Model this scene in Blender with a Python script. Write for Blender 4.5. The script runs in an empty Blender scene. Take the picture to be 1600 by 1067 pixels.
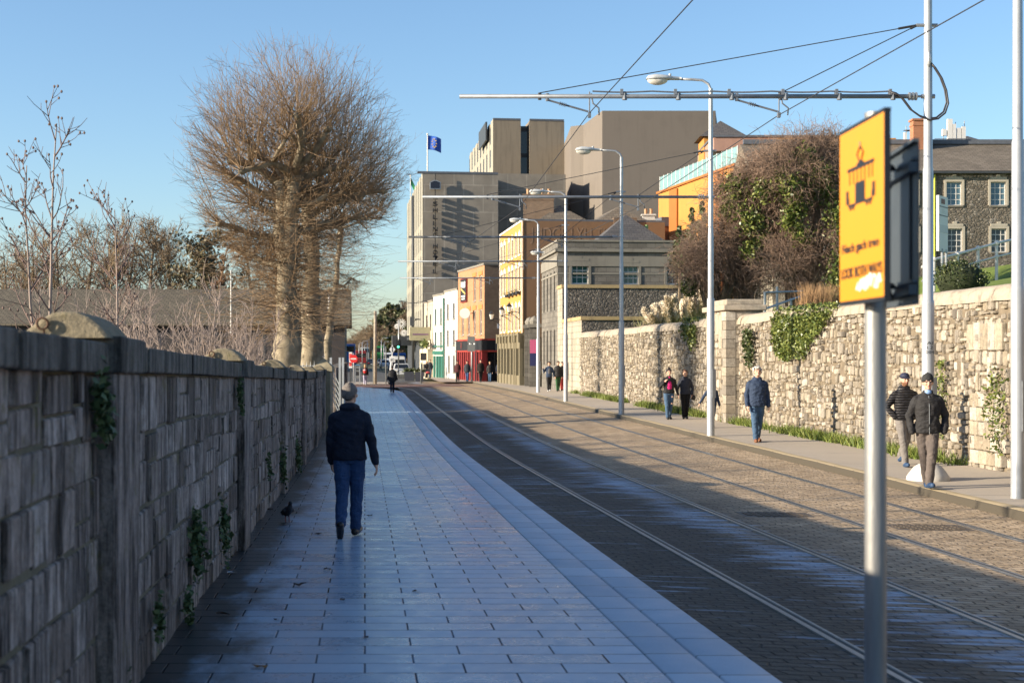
import bpy, math, random
import numpy as np
from mathutils import Vector, Matrix
R = math.radians
sc = bpy.context.scene
col = sc.collection
random.seed(7)

# ------------------------------------------------------------ camera, sky, sun, exposure
CAMZ = 2.2
F = 2222.0
cam_d = bpy.data.cameras.new("camera"); cam = bpy.data.objects.new("camera", cam_d); col.objects.link(cam)
cam.location = (0, 0, CAMZ); cam.rotation_euler = (R(90), 0, 0)
cam_d.lens = 50.0; cam_d.sensor_width = 36.0; cam_d.shift_y = 0.0122
cam_d.clip_start = 0.05; cam_d.clip_end = 6000
cam_d.dof.use_dof = True; cam_d.dof.focus_distance = 27.0; cam_d.dof.aperture_fstop = 3.6
sc.camera = cam
SUN_EL, SUN_A = 15.8, 17.0
sdir = Vector((-math.cos(R(SUN_A)) * math.cos(R(SUN_EL)), -math.sin(R(SUN_A)) * math.cos(R(SUN_EL)), math.sin(R(SUN_EL))))
w = bpy.data.worlds.new("World"); sc.world = w; w.use_nodes = True
bg = w.node_tree.nodes["Background"]
sky = w.node_tree.nodes.new("ShaderNodeTexSky"); sky.sky_type = 'NISHITA'; sky.sun_disc = False
sky.sun_elevation = R(SUN_EL); sky.sun_rotation = math.atan2(sdir.x, sdir.y)
sky.altitude = 0; sky.air_density = 1.0; sky.dust_density = 0.7; sky.ozone_density = 3.5
w.node_tree.links.new(sky.outputs[0], bg.inputs[0]); bg.inputs[1].default_value = 0.100
sun_d = bpy.data.lights.new("sun", 'SUN'); sun_d.energy = 5.0; sun_d.angle = R(0.5); sun_d.color = (1.0, 0.86, 0.66)
sun = bpy.data.objects.new("sun", sun_d); col.objects.link(sun); sun.location = sdir * 100
sun.rotation_euler = sdir.to_track_quat('Z', 'Y').to_euler()
sc.view_settings.view_transform = 'Standard'; sc.view_settings.look = 'None'
sc.view_settings.exposure = 1.2; sc.view_settings.gamma = 1
sc.cycles.max_bounces = 6; sc.cycles.transparent_max_bounces = 8

# ------------------------------------------------------------ street frame: t = across, Y = along
K = -0.1035
def sm(a, b, x):
    t = min(1, max(0, (x - a) / (b - a))); return t * t * (3 - 2 * t)
def zL(Y): return math.log(math.exp((0.42 - 0.0194 * Y) / .06) + math.exp(-0.30 / .06)) * .06 if Y < 200 else -0.30
def zR(Y): return 0.05 - 0.17 * sm(75, 125, Y)
T_KL, T_KR, T_WR, T_WL = 2.5, 9.0, 11.74, -1.31
def zroad(t, Y):
    a = (t - T_KL) / (T_KR - T_KL)
    a = max(-3.0, min(1.2, a))
    if a < 0: return zL(Y) - .05
    return (zL(Y) - .05) * (1 - a) + (zR(Y) - .13) * a
def P(t, Y, z): return (t + K * Y, Y, z)
def at(px, py, Y): return Vector(((px - 800) / F * Y, Y, (553 - py) / F * Y + CAMZ))
def xat(px, Y): return (px - 800) / F * Y
def zat(py, Y): return (553 - py) / F * Y + CAMZ

# ------------------------------------------------------------ object helpers
def tag(o, label=None, cat=None, group=None, kind=None):
    if label: o['label'] = label
    if cat: o['category'] = cat
    if group: o['group'] = group
    if kind: o['kind'] = kind
    return o
def thing(name, loc, label, cat, group=None, rz=0):
    o = bpy.data.objects.new(name, None); col.objects.link(o); o.location = loc; o.rotation_euler = (0, 0, rz)
    o.empty_display_size = .2
    return tag(o, label, cat, group)
def copy_tree(o, parent=None):
    c = o.copy(); col.objects.link(c)
    if parent: c.parent = parent
    for ch in list(o.children): copy_tree(ch, c)
    return c
def mesh_np(name, V, Fc, mats, fm=None, smooth=False, uv=None):
    """V (n,3); Fc list of tuples or (m,k) array"""
    me = bpy.data.meshes.new(name)
    V = np.asarray(V, dtype=np.float32).reshape(-1, 3)
    if isinstance(Fc, np.ndarray):
        m, k = Fc.shape
        me.vertices.add(len(V)); me.vertices.foreach_set("co", V.ravel())
        me.loops.add(m * k); me.loops.foreach_set("vertex_index", Fc.astype(np.int32).ravel())
        me.polygons.add(m); me.polygons.foreach_set("loop_start", np.arange(0, m * k, k, dtype=np.int32))
    else:
        me.from_pydata(V.tolist(), [], Fc)
    for mm in (mats if isinstance(mats, (list, tuple)) else [mats]): me.materials.append(mm)
    if fm is not None: me.polygons.foreach_set("material_index", np.asarray(fm, dtype=np.int32))
    if smooth: me.polygons.foreach_set("use_smooth", np.ones(len(me.polygons), dtype=bool))
    me.update(calc_edges=True); me.validate()
    return me
def link(name, me, parent=None):
    o = bpy.data.objects.new(name, me); col.objects.link(o)
    if parent: o.parent = parent
    return o
def autouv(me, off=(0, 0, 0)):
    """metres: u along the horizontal direction of each face, v up (or x, y on flat faces)"""
    lay = me.uv_layers.new(name="UVMap"); n = len(me.loops)
    co = np.empty(len(me.vertices) * 3, dtype=np.float32); me.vertices.foreach_get("co", co); co = co.reshape(-1, 3) + np.array(off, dtype=np.float32)
    vi = np.empty(n, dtype=np.int32); me.loops.foreach_get("vertex_index", vi)
    nm = np.empty(len(me.polygons) * 3, dtype=np.float32); me.polygons.foreach_get("normal", nm); nm = nm.reshape(-1, 3)
    lt = np.empty(len(me.polygons), dtype=np.int32); me.polygons.foreach_get("loop_total", lt)
    N = np.repeat(nm, lt, axis=0); C = co[vi]
    h = np.sqrt(N[:, 0] ** 2 + N[:, 1] ** 2) + 1e-9
    tx, ty = -N[:, 1] / h, N[:, 0] / h
    steep = h > .25
    flatdown = np.abs(N[:, 2]) + 1e-9
    u = np.where(steep, C[:, 0] * tx + C[:, 1] * ty, C[:, 0])
    sl = np.where(np.abs(N[:, 2]) < .98, np.sqrt(1 - np.minimum(N[:, 2] ** 2, .96)), 1)
    v = np.where(steep, C[:, 2] / sl, C[:, 1])
    lay.data.foreach_set("uv", np.stack([u, v], 1).astype(np.float32).ravel())

class MB:
    """collects shapes in WORLD space, linked as one mesh object under a parent whose base is at o"""
    def __init__(s, o=(0, 0, 0)): s.v = []; s.f = []; s.m = []; s.o = Vector(o)
    def add(s, vs, fs, m=0):
        b = len(s.v); s.v += [tuple(v) for v in vs]; s.f += [tuple(i + b for i in f) for f in fs]; s.m += [m] * len(fs); return s
    def quad(s, a, b, c, d, m=0): return s.add([a, b, c, d], [(0, 1, 2, 3)], m)
    def obox(s, p, ux, uy, uz, m=0):
        """box from corner p with edge vectors"""
        p = Vector(p); ux, uy, uz = Vector(ux), Vector(uy), Vector(uz)
        if ux.cross(uy).dot(uz) < 0: ux, uy = uy, ux
        c = [p, p + ux, p + ux + uy, p + uy]; c += [q + uz for q in c]
        return s.add(c, [(3, 2, 1, 0), (4, 5, 6, 7), (0, 1, 5, 4), (1, 2, 6, 5), (2, 3, 7, 6), (3, 0, 4, 7)], m)
    def box(s, c, d, rz=0, m=0):
        x, y, z = d; ca, sa = math.cos(rz), math.sin(rz)
        ux, uy, uz = Vector((ca * x, sa * x, 0)), Vector((-sa * y, ca * y, 0)), Vector((0, 0, z))
        return s.obox(Vector(c) - ux / 2 - uy / 2 - uz / 2, ux, uy, uz, m)
    def prism(s, poly, z0, z1, m=0, mt=None):
        n = len(poly); a = sum(poly[i][0] * poly[(i + 1) % n][1] - poly[(i + 1) % n][0] * poly[i][1] for i in range(n))
        if a < 0: poly = poly[::-1]
        f0 = z0 if callable(z0) else (lambda x, y: z0); f1 = z1 if callable(z1) else (lambda x, y: z1)
        vs = [(x, y, f0(x, y)) for x, y in poly] + [(x, y, f1(x, y)) for x, y in poly]
        s.add(vs, [(i, (i + 1) % n, (i + 1) % n + n, i + n) for i in range(n)], m)
        return s.add(vs, [tuple(range(n, 2 * n)), tuple(range(n - 1, -1, -1))], m if mt is None else mt)
    def tube(s, pts, rad, n=8, m=0, cap=True):
        pts = [Vector(p) for p in pts]
        if not isinstance(rad, (list, tuple)): rad = [rad] * len(pts)
        vs = []; ref = None
        for i, p in enumerate(pts):
            d = (pts[min(i + 1, len(pts) - 1)] - pts[max(i - 1, 0)])
            if d.length < 1e-9: d = Vector((0, 0, 1))
            d.normalize()
            if ref is None: ref = Vector((1, 0, 0)) if abs(d.x) < .8 else Vector((0, 1, 0))
            a = (ref - d * ref.dot(d)).normalized(); b = d.cross(a); ref = a
            for k in range(n):
                t = 2 * math.pi * k / n
                vs.append(p + (a * math.cos(t) + b * math.sin(t)) * rad[i])
        fs = [(i * n + k, i * n + (k + 1) % n, (i + 1) * n + (k + 1) % n, (i + 1) * n + k) for i in range(len(pts) - 1) for k in range(n)]
        if cap: fs += [tuple(range(n - 1, -1, -1)), tuple(range((len(pts) - 1) * n, len(pts) * n))]
        return s.add(vs, fs, m)
    def ell(s, c, r, n=10, k=7, m=0, rot=None):
        c = Vector(c); vs = [Vector((0, 0, -r[2]))]
        for j in range(1, k):
            a = -math.pi / 2 + math.pi * j / k
            for i in range(n):
                b = 2 * math.pi * i / n
                vs.append(Vector((r[0] * math.cos(a) * math.cos(b), r[1] * math.cos(a) * math.sin(b), r[2] * math.sin(a))))
        vs.append(Vector((0, 0, r[2])))
        if rot is not None: vs = [rot @ v for v in vs]
        vs = [v + c for v in vs]; L = len(vs) - 1
        fs = [(0, 1 + (i + 1) % n, 1 + i) for i in range(n)]
        for j in range(k - 2):
            for i in range(n):
                a0 = 1 + j * n + i; a1 = 1 + j * n + (i + 1) % n
                fs.append((a0, a1, a1 + n, a0 + n))
        b = 1 + (k - 2) * n
        fs += [(b + i, b + (i + 1) % n, L) for i in range(n)]
        return s.add(vs, fs, m)
    def lathe(s, c, prof, n=16, m=0):
        c = Vector(c); vs = []; k = len(prof)
        for r, z in prof:
            for i in range(n):
                b = 2 * math.pi * i / n; vs.append(c + Vector((r * math.cos(b), r * math.sin(b), z)))
        fs = [(j * n + i, j * n + (i + 1) % n, (j + 1) * n + (i + 1) % n, (j + 1) * n + i) for j in range(k - 1) for i in range(n)]
        fs += [tuple(range(n - 1, -1, -1)), tuple(range((k - 1) * n, k * n))]
        return s.add(vs, fs, m)
    def build(s, name, mats, parent=None, smooth=False, label=None, uvoff=True):
        ov = s.o
        me = mesh_np(name, [(v[0] - ov.x, v[1] - ov.y, v[2] - ov.z) for v in s.v], s.f, mats, s.m, smooth)
        autouv(me, ov if uvoff else (0, 0, 0))
        o = link(name, me, parent)
        if parent is None: o.location = s.o
        if label: o['label'] = label
        return o

def bevel(o, w_, seg=1):
    b = o.modifiers.new("bevel", 'BEVEL'); b.width = w_; b.segments = seg; b.limit_method = 'ANGLE'; b.angle_limit = R(40)
    return o
def smooth_by_angle(o, ang=40):
    me = o.data; me.polygons.foreach_set("use_smooth", np.ones(len(me.polygons), dtype=bool))
    try: me.set_sharp_from_angle(angle=R(ang))
    except Exception: pass
    return o

# ------------------------------------------------------------ materials
class NT:
    def __init__(s, name, rough=.8, metal=0, spec=.4):
        s.mat = bpy.data.materials.new(name); s.mat.use_nodes = True; s.t = s.mat.node_tree
        s.b = s.t.nodes["Principled BSDF"]; s.b.inputs['Roughness'].default_value = rough
        s.b.inputs['Metallic'].default_value = metal; s.b.inputs['Specular IOR Level'].default_value = spec
    def n(s, ty, **kw):
        nd = s.t.nodes.new(ty)
        for k, v in kw.items(): setattr(nd, k, v)
        return nd
    def put(s, sock, v):
        if hasattr(v, 'is_linked') or isinstance(v, bpy.types.NodeSocket): s.t.links.new(v, sock)
        elif v is not None:
            if hasattr(sock.default_value, '__len__') and not hasattr(v, '__len__'): v = [v] * len(sock.default_value)
            if hasattr(v, '__len__') and hasattr(sock.default_value, '__len__') and len(sock.default_value) == 4 and len(v) == 3: v = tuple(v) + (1,)
            sock.default_value = v
    def co(s, kind='Object', scale=(1, 1, 1), rot=(0, 0, 0), loc=(0, 0, 0)):
        tc = s.n('ShaderNodeTexCoord'); mp = s.n('ShaderNodeMapping')
        mp.inputs['Scale'].default_value = scale if hasattr(scale, '__len__') else (scale,) * 3
        mp.inputs['Rotation'].default_value = rot; mp.inputs['Location'].default_value = loc
        s.t.links.new(tc.outputs[kind], mp.inputs['Vector']); return mp.outputs[0]
    def noise(s, vec, scale=5, detail=4, rough=.6, dist=0):
        nd = s.n('ShaderNodeTexNoise'); s.put(nd.inputs['Vector'], vec)
        for k, v in (('Scale', scale), ('Detail', detail), ('Roughness', rough), ('Distortion', dist)): nd.inputs[k].default_value = v
        return nd.outputs['Fac']
    def vor(s, vec, scale=5, feat='F1', out='Distance', rnd=1.0):
        nd = s.n('ShaderNodeTexVoronoi', feature=feat); s.put(nd.inputs['Vector'], vec); nd.inputs['Scale'].default_value = scale
        nd.inputs['Randomness'].default_value = rnd
        return nd.outputs[out]
    def ramp(s, fac, stops, interp='LINEAR'):
        nd = s.n('ShaderNodeValToRGB'); cr = nd.color_ramp; cr.interpolation = interp
        while len(cr.elements) < len(stops): cr.elements.new(.5)
        for e, (p, c) in zip(cr.elements, stops):
            e.position = p; e.color = (c, c, c, 1) if not hasattr(c, '__len__') else tuple(c) + (1,) * (4 - len(c))
        s.put(nd.inputs[0], fac); return nd.outputs[0]
    def mix(s, fac, a, b, blend='MIX'):
        nd = s.n('ShaderNodeMix', data_type='RGBA', blend_type=blend); nd.clamp_factor = True
        s.put(nd.inputs[0], fac); s.put(nd.inputs[6], a); s.put(nd.inputs[7], b); return nd.outputs[2]
    def math(s, op, a, b=None, c=None):
        nd = s.n('ShaderNodeMath', operation=op); s.put(nd.inputs[0], a)
        if b is not None: s.put(nd.inputs[1], b)
        if c is not None: s.put(nd.inputs[2], c)
        return nd.outputs[0]
    def sep(s, vec):
        nd = s.n('ShaderNodeSeparateXYZ'); s.put(nd.inputs[0], vec); return nd.outputs
    def comb(s, x, y, z):
        nd = s.n('ShaderNodeCombineXYZ'); s.put(nd.inputs[0], x); s.put(nd.inputs[1], y); s.put(nd.inputs[2], z); return nd.outputs[0]
    def attr(s, name):
        return s.n('ShaderNodeAttribute', attribute_name=name)
    def bump(s, h, strength=.5, dist=.01, normal=None):
        nd = s.n('ShaderNodeBump'); nd.inputs['Strength'].default_value = strength; nd.inputs['Distance'].default_value = dist
        s.put(nd.inputs['Height'], h)
        if normal is not None: s.put(nd.inputs['Normal'], normal)
        return nd.outputs[0]
    def set(s, color=None, rough=None, normal=None):
        if color is not None: s.put(s.b.inputs['Base Color'], color)
        if rough is not None: s.put(s.b.inputs['Roughness'], rough)
        if normal is not None: s.put(s.b.inputs['Normal'], normal)
        return s.mat
def mul(c, k): return tuple(x * k for x in c)
def simple(name, c, rough=.7, var=.2, scale=4, bump=0, bscale=40, metal=0, spec=.4, kind='Object', c2=None, stretch=(1, 1, 1)):
    m = NT(name, rough, metal, spec); v = m.co(kind, stretch)
    n = m.noise(v, scale, 5, .65)
    cc = m.ramp(n, [(.28, mul(c, 1 - var)), (.72, c2 if c2 else mul(c, 1 + var))])
    nm = m.bump(m.noise(v, bscale, 4), bump, .01) if bump else None
    return m.set(cc, None, nm)
def plain(name, c, rough=.6, metal=0, spec=.4):
    m = NT(name, rough, metal, spec); v = m.co('Object'); n = m.noise(v, 9, 3)
    return m.set(m.mix(n, mul(c, .92), mul(c, 1.08)))
def stucco(name, c, stain=(.12, .10, .08), amt=.5, streak=.35, rough=.85):
    """painted or rendered wall with runs of dirt"""
    m = NT(name, rough); v = m.co('UV')
    n1 = m.noise(v, .35, 5, .6); n2 = m.noise(m.co('UV', (2.2, .18, 1)), 1.0, 5, .6); n3 = m.noise(v, 6, 4, .7)
    cc = m.mix(m.ramp(n3, [(.3, 0), (.8, .25)]), c, mul(c, .8))
    cc = m.mix(m.ramp(n2, [(.5, 0), (.78, streak)]), cc, stain)
    cc = m.mix(m.ramp(n1, [(.52, 0), (.8, amt)]), cc, mul(c, .65))
    return m.set(cc, None, m.bump(n3, .25, .02))
def brickmat(name, c1, c2, mortar, bw=.22, bh=.075, ms=.01, rough=.85, bump=.4, stain=.4):
    m = NT(name, rough); v = m.co('UV')
    bt = m.n('ShaderNodeTexBrick'); m.put(bt.inputs['Vector'], v)
    bt.inputs['Color1'].default_value = tuple(c1) + (1,); bt.inputs['Color2'].default_value = tuple(c2) + (1,); bt.inputs['Mortar'].default_value = tuple(mortar) + (1,)
    bt.inputs['Scale'].default_value = 1; bt.inputs['Brick Width'].default_value = bw; bt.inputs['Row Height'].default_value = bh
    bt.inputs['Mortar Size'].default_value = ms; bt.inputs['Bias'].default_value = 0
    n = m.noise(v, .6, 5, .65); n3 = m.noise(v, 11, 4, .7)
    cc = m.mix(m.ramp(n, [(.4, 0), (.75, stain)]), bt.outputs['Color'], mul(c1, .35))
    cc = m.mix(m.ramp(n3, [(.3, .0), (.8, .35)]), cc, mul(c2, .6))
    return m.set(cc, None, m.bump(m.math('ADD', m.math('MULTIPLY', bt.outputs['Fac'], -1), m.math('MULTIPLY', n3, .6)), bump, .015))
def stonemat(name, cols, dark, moss=None, streak=None, zscale=None):
    """per-stone colour from the face attribute 'tint', grain, and stains"""
    m = NT(name, .9, 0, .25); a = m.attr('tint').outputs['Fac']; v = m.co('Object')
    k = len(cols); cc = m.ramp(a, [(i / (k - 1), c) for i, c in enumerate(cols)])
    g = m.noise(v, 9, 6, .72); g2 = m.noise(v, 38, 5, .75); g3 = m.noise(v, 2.3, 4, .6)
    cc = m.mix(m.ramp(g, [(.36, .75), (.62, 0)]), cc, m.mix(.6, cc, dark))
    cc = m.mix(m.ramp(g2, [(.3, .45), (.55, 0)]), cc, dark)
    cc = m.mix(m.ramp(g3, [(.52, 0), (.75, .4)]), cc, dark)
    if streak:
        st = m.noise(m.co('Object', (6, 6, .75)), 1.7, 7, .72)
        cc = m.mix(m.ramp(st, [(.44, 0), (.60, streak)]), cc, mul(dark, .35))
        wt = m.noise(m.co('Object', (8, 8, 1.1), loc=(3, 7, 1)), 1.9, 6, .7)
        cc = m.mix(m.ramp(wt, [(.60, 0), (.68, .6)]), cc, (.44, .40, .39))
    if moss:
        ms = m.noise(m.co('Object', loc=(4, 2, 9)), 2.6, 6, .75)
        cc = m.mix(m.ramp(ms, [(.58, 0), (.70, .85)]), cc, moss)
    nm = m.bump(m.math('ADD', m.math('MULTIPLY', g, .7), m.math('MULTIPLY', g2, .5)), .75, .03)
    return m.set(cc, None, nm)
def glassmat(name, c=(.03, .04, .05), rough=.08):
    m = NT(name, rough, 0, .6); v = m.co('UV'); n = m.noise(v, .8, 3)
    return m.set(m.mix(n, mul(c, .6), mul(c, 1.5)), None, m.bump(m.noise(v, 1.5, 2), .04, .02))

MAT = {}
MAT['white_metal'] = simple('galvanised_pole', (.38, .395, .41), .42, .10, 3, .1, 60, .35, .5)
MAT['steel'] = simple('dull_steel', (.33, .35, .37), .45, .2, 6, .1, 80, .6)
MAT['dark_metal'] = simple('dark_metal', (.06, .065, .07), .5, .25, 5, 0, 40, .3)
MAT['wire'] = plain('dark_wire', (.05, .05, .055), .5, .4)
MAT['lens'] = glassmat('lamp_lens', (.55, .53, .48), .2)
MAT['black'] = plain('black_paint', (.02, .021, .024), .45)
MAT['white'] = simple('white_paint', (.62, .61, .585), .6, .06, 3)
MAT['glass'] = glassmat('window_glass')
MAT['glass_blue'] = glassmat('blue_window_glass', (.08, .15, .2), .1)
MAT['glass_green'] = glassmat('green_window_glass', (.03, .10, .09), .12)
# ------------------------------------------------------------ setting: ground, road, pavements, rails
def sheet(name, tf, Ys, zf, mats, nt=14, kind='structure', thick=None, uvt=None):
    """strip from t0(Y) to t1(Y); UV = (t, distance along), metres"""
    V = []; UV = []; t0f, t1f = tf
    for Y in Ys:
        a, b = (t0f(Y) if callable(t0f) else t0f), (t1f(Y) if callable(t1f) else t1f)
        for i in range(nt + 1):
            t = a + (b - a) * i / nt
            V.append(P(t, Y, zf(t, Y))); UV.append((t, Y))
    n = nt + 1; Fc = np.array([(j * n + i, j * n + i + 1, (j + 1) * n + i + 1, (j + 1) * n + i) for j in range(len(Ys) - 1) for i in range(nt)])
    me = mesh_np(name, V, Fc, mats, None, True)
    lay = me.uv_layers.new(name="UVMap"); vi = np.empty(len(me.loops), dtype=np.int32); me.loops.foreach_get("vertex_index", vi)
    lay.data.foreach_set("uv", np.array(UV, dtype=np.float32)[vi].ravel())
    o = link(name, me); tag(o, kind=kind); return o
def frange(a, b, s): return [a + (b - a) * i / max(1, round((b - a) / s)) for i in range(max(1, round((b - a) / s)) + 1)]

m = NT('earth_and_grass', .95); v = m.co('Object')
MAT['earth'] = m.set(m.mix(m.noise(v, .3, 5), (.05, .045, .03), (.07, .075, .03)))
g = MB((0, 0, 0)); g.quad((-2500, -400, -.62), (2500, -400, -.62), (2500, 4500, -.62), (-2500, 4500, -.62)); tag(g.build('ground', MAT['earth']), kind='structure')

# setts of the tramway road: UV brick, worn brown, the wall's shade painted in on one side, frost lying in streaks
m = NT('road_setts', .6, 0, .12); uv = m.co('UV')
wob = m.noise(uv, 3, 2); vec = m.n('ShaderNodeVectorMath', operation='ADD'); m.put(vec.inputs[0], uv)
m.put(vec.inputs[1], m.comb(m.math('MULTIPLY', m.math('SUBTRACT', wob, .5), .16), m.math('MULTIPLY', m.math('SUBTRACT', m.noise(uv, 1.3, 3), .5), .12), 0))
bt = m.n('ShaderNodeTexBrick'); m.put(bt.inputs['Vector'], vec.outputs[0])
for k_, v_ in (('Scale', 1), ('Brick Width', .23), ('Row Height', .135), ('Mortar Size', .013), ('Mortar Smooth', .8)): bt.inputs[k_].default_value = v_
bt.inputs['Color1'].default_value = (.46, .335, .205, 1); bt.inputs['Color2'].default_value = (.72, .55, .37, 1); bt.inputs['Mortar'].default_value = (.055, .048, .038, 1)
big = m.noise(uv, .5, 5, .65); fine = m.noise(uv, 26, 5, .7)
wear = m.noise(m.co('UV', (1.4, .12, 1)), 1.0, 5, .6)
c = m.mix(m.ramp(big, [(.35, .6), (.65, 0)]), bt.outputs['Color'], (.24, .185, .13))
c = m.mix(m.ramp(wear, [(.52, 0), (.75, .4)]), c, (.13, .105, .08))
c = m.mix(m.ramp(fine, [(.3, .3), (.6, 0)]), c, (.05, .042, .034))
gx = m.sep(uv)
# frost: only left of t = 5.6, streaky across the road and densest by the rails
fr = m.noise(m.co('UV', (1.1, 7.0, 1)), 1.0, 5, .65, .3)
near1 = m.math('SUBTRACT', 1.0, m.math('MULTIPLY', m.math('ABSOLUTE', m.math('SUBTRACT', gx[0], 4.55)), 1.6))
frm = m.math('ADD', fr, m.math('MULTIPLY', m.math('MAXIMUM', near1, 0), .14))
frm = m.math('ADD', frm, m.math('MULTIPLY', m.math('SUBTRACT', m.noise(uv, .22, 3), .5), .5))
frm = m.math('SUBTRACT', frm, m.math('MULTIPLY', m.math('MAXIMUM', m.math('SUBTRACT', gx[0], 5.0), 0), .3))
frost = m.ramp(frm, [(.56, 0), (.72, .9)])
wet = m.ramp(m.math('ADD', gx[0], m.math('MULTIPLY', m.math('SUBTRACT', m.noise(uv, .5, 5), .5), 2.2)), [(.0, 0), (1.0, 1)])  # unused; the shade mask below replaces it
wv = m.math('DIVIDE', m.math('SUBTRACT', m.math('ADD', gx[0], m.math('MULTIPLY', m.math('SUBTRACT', m.noise(uv, .45, 5), .5), 2.4)), 4.0), 2.0)  # mask for the painted shade, ragged edge across the road
c = m.mix(m.ramp(wv, [(0, .86), (1, 0)]), c, (.030, .028, .027))  # wall shade painted into the setts, near black, clearing towards the sunlit side
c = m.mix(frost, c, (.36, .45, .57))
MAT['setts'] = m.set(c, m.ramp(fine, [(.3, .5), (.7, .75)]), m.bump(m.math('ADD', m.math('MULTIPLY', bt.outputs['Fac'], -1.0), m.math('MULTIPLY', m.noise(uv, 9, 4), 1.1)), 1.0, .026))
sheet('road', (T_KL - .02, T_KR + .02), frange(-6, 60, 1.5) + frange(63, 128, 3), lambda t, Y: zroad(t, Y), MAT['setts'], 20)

m = NT('asphalt', .75); uv = m.co('UV'); n1 = m.noise(uv, .25, 5); n2 = m.noise(uv, 30, 4)
MAT['asphalt'] = m.set(m.mix(m.ramp(n2, [(.3, .3), (.7, 0)]), m.mix(n1, (.05, .05, .052), (.085, .083, .08)), (.03, .03, .03)), None, m.bump(n2, .4, .01))
# beyond the crest: junction and the street running on towards the hill
sheet('street', (lambda Y: -9.5 - .02 * (Y - 120), lambda Y: 6.3 - .05 * (Y - 120)), frange(127, 720, 12), lambda t, Y: zroad(-1, 130) + .012, MAT['asphalt'], 8)
m = NT('red_asphalt', .8); uv = m.co('UV')
MAT['red_asphalt'] = m.set(m.mix(m.noise(uv, 1, 5), (.11, .055, .04), (.16, .085, .06)))
sheet('junction', (-2.2, 7.8), frange(107, 118, 1), lambda t, Y: zroad(max(t, 2.5), Y) + .006, MAT['red_asphalt'], 8)

# slabs of the near pavement: frosted granite, wet and dark along the wall
m = NT('granite_slabs', .4, 0, .8); uv = m.co('UV'); gx = m.sep(uv)
bt = m.n('ShaderNodeTexBrick'); m.put(bt.inputs['Vector'], uv); bt.offset = .5; bt.offset_frequency = 2
for k_, v_ in (('Scale', 1), ('Brick Width', .62), ('Row Height', .30), ('Mortar Size', .0075), ('Mortar Smooth', .3)): bt.inputs[k_].default_value = v_
bt.inputs['Color1'].default_value = (.22, .31, .42, 1); bt.inputs['Color2'].default_value = (.35, .46, .585, 1); bt.inputs['Mortar'].default_value = (.02, .02, .022, 1)
spk = m.noise(uv, 70, 4, .8); big = m.noise(uv, .7, 5, .6)
c = m.mix(m.ramp(spk, [(.3, .3), (.6, 0)]), bt.outputs['Color'], (.11, .15, .21))
c = m.mix(m.ramp(big, [(.35, 0), (.7, .4)]), c, (.43, .55, .67))
c = m.mix(m.ramp(m.noise(uv, 2.2, 6, .7), [(.56, 0), (.75, .4)]), c, (.12, .155, .21))
# wet strip by the wall
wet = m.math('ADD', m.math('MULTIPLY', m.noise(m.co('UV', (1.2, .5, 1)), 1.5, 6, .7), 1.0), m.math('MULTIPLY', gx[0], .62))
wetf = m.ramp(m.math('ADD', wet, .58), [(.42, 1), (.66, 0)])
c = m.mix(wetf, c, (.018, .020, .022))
joint = bt.outputs['Fac']
rough = m.mix(wetf, m.math('ADD', m.ramp(m.noise(uv, 5, 5, .7), [(.3, .22), (.7, .40)]), m.math('MULTIPLY', m.math('SUBTRACT', m.sep(bt.outputs['Color'])[0], .27), .8)), (.36, .36, .36))
m.put(m.b.inputs['Specular IOR Level'], m.math('MULTIPLY', m.math('SUBTRACT', 1.0, joint), .75))
MAT['slabs'] = m.set(c, rough, m.bump(m.math('ADD', m.math('MULTIPLY', joint, -1.0), m.math('ADD', m.math('MULTIPLY', spk, .05), m.math('MULTIPLY', m.sep(bt.outputs['Color'])[0], 1.2))), .55, .004))
def left_edge(Y): return T_KL - .68 - max(0, Y - 94) ** 1.6 * .03
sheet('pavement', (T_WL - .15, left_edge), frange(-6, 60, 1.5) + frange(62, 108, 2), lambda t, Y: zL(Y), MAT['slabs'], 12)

# kerb stones of the near side: two rows, the outer one lower by a lip
m = NT('kerb_granite', .42, 0, .5); uv = m.co('UV'); spk = m.noise(uv, 60, 4, .8)
bt = m.n('ShaderNodeTexBrick'); m.put(bt.inputs['Vector'], uv); bt.offset = .5
for k_, v_ in (('Scale', 1), ('Brick Width', 60), ('Row Height', .62), ('Mortar Size', .008)): bt.inputs[k_].default_value = v_
bt.inputs['Color1'].default_value = (.30, .39, .50, 1); bt.inputs['Color2'].default_value = (.43, .53, .64, 1); bt.inputs['Mortar'].default_value = (.02, .02, .02, 1)
c = m.mix(m.ramp(spk, [(.3, .3), (.65, 0)]), bt.outputs['Color'], (.14, .14, .14))
MAT['kerb_left'] = m.set(c, m.ramp(m.noise(uv, 4, 5), [(.3, .38), (.7, .55)]), m.bump(m.math('ADD', m.math('MULTIPLY', bt.outputs['Fac'], -1.0), m.math('MULTIPLY', spk, .12)), .5, .005))
def kerbrow(name, a, b, z, mat, Y0=-6, Y1=104):
    V = []; UV = []; Ys = frange(Y0, Y1, 1.5)
    prof = [(a, -.25), (a, -.006), (a + .012, .0), (b - .02, .0), (b, -.012), (b, -.25)]
    for Y in Ys:
        sh = max(0, Y - 94) ** 1.6 * .03 if Y1 > 100 else 0
        for t, dz in prof: V.append(P(t - sh, Y, z(Y) + dz)); UV.append((t + (.0 if dz > -.1 else .0), Y))
    n = len(prof); Fc = np.array([(j * n + i, j * n + i + 1, (j + 1) * n + i + 1, (j + 1) * n + i) for j in range(len(Ys) - 1) for i in range(n - 1)])
    me = mesh_np(name, V, Fc, mat, None, False)
    lay = me.uv_layers.new(name="UVMap"); vi = np.empty(len(me.loops), dtype=np.int32); me.loops.foreach_get("vertex_index", vi)
    lay.data.foreach_set("uv", np.array(UV, dtype=np.float32)[vi].ravel())
    return tag(link(name, me), kind='structure')
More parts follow.
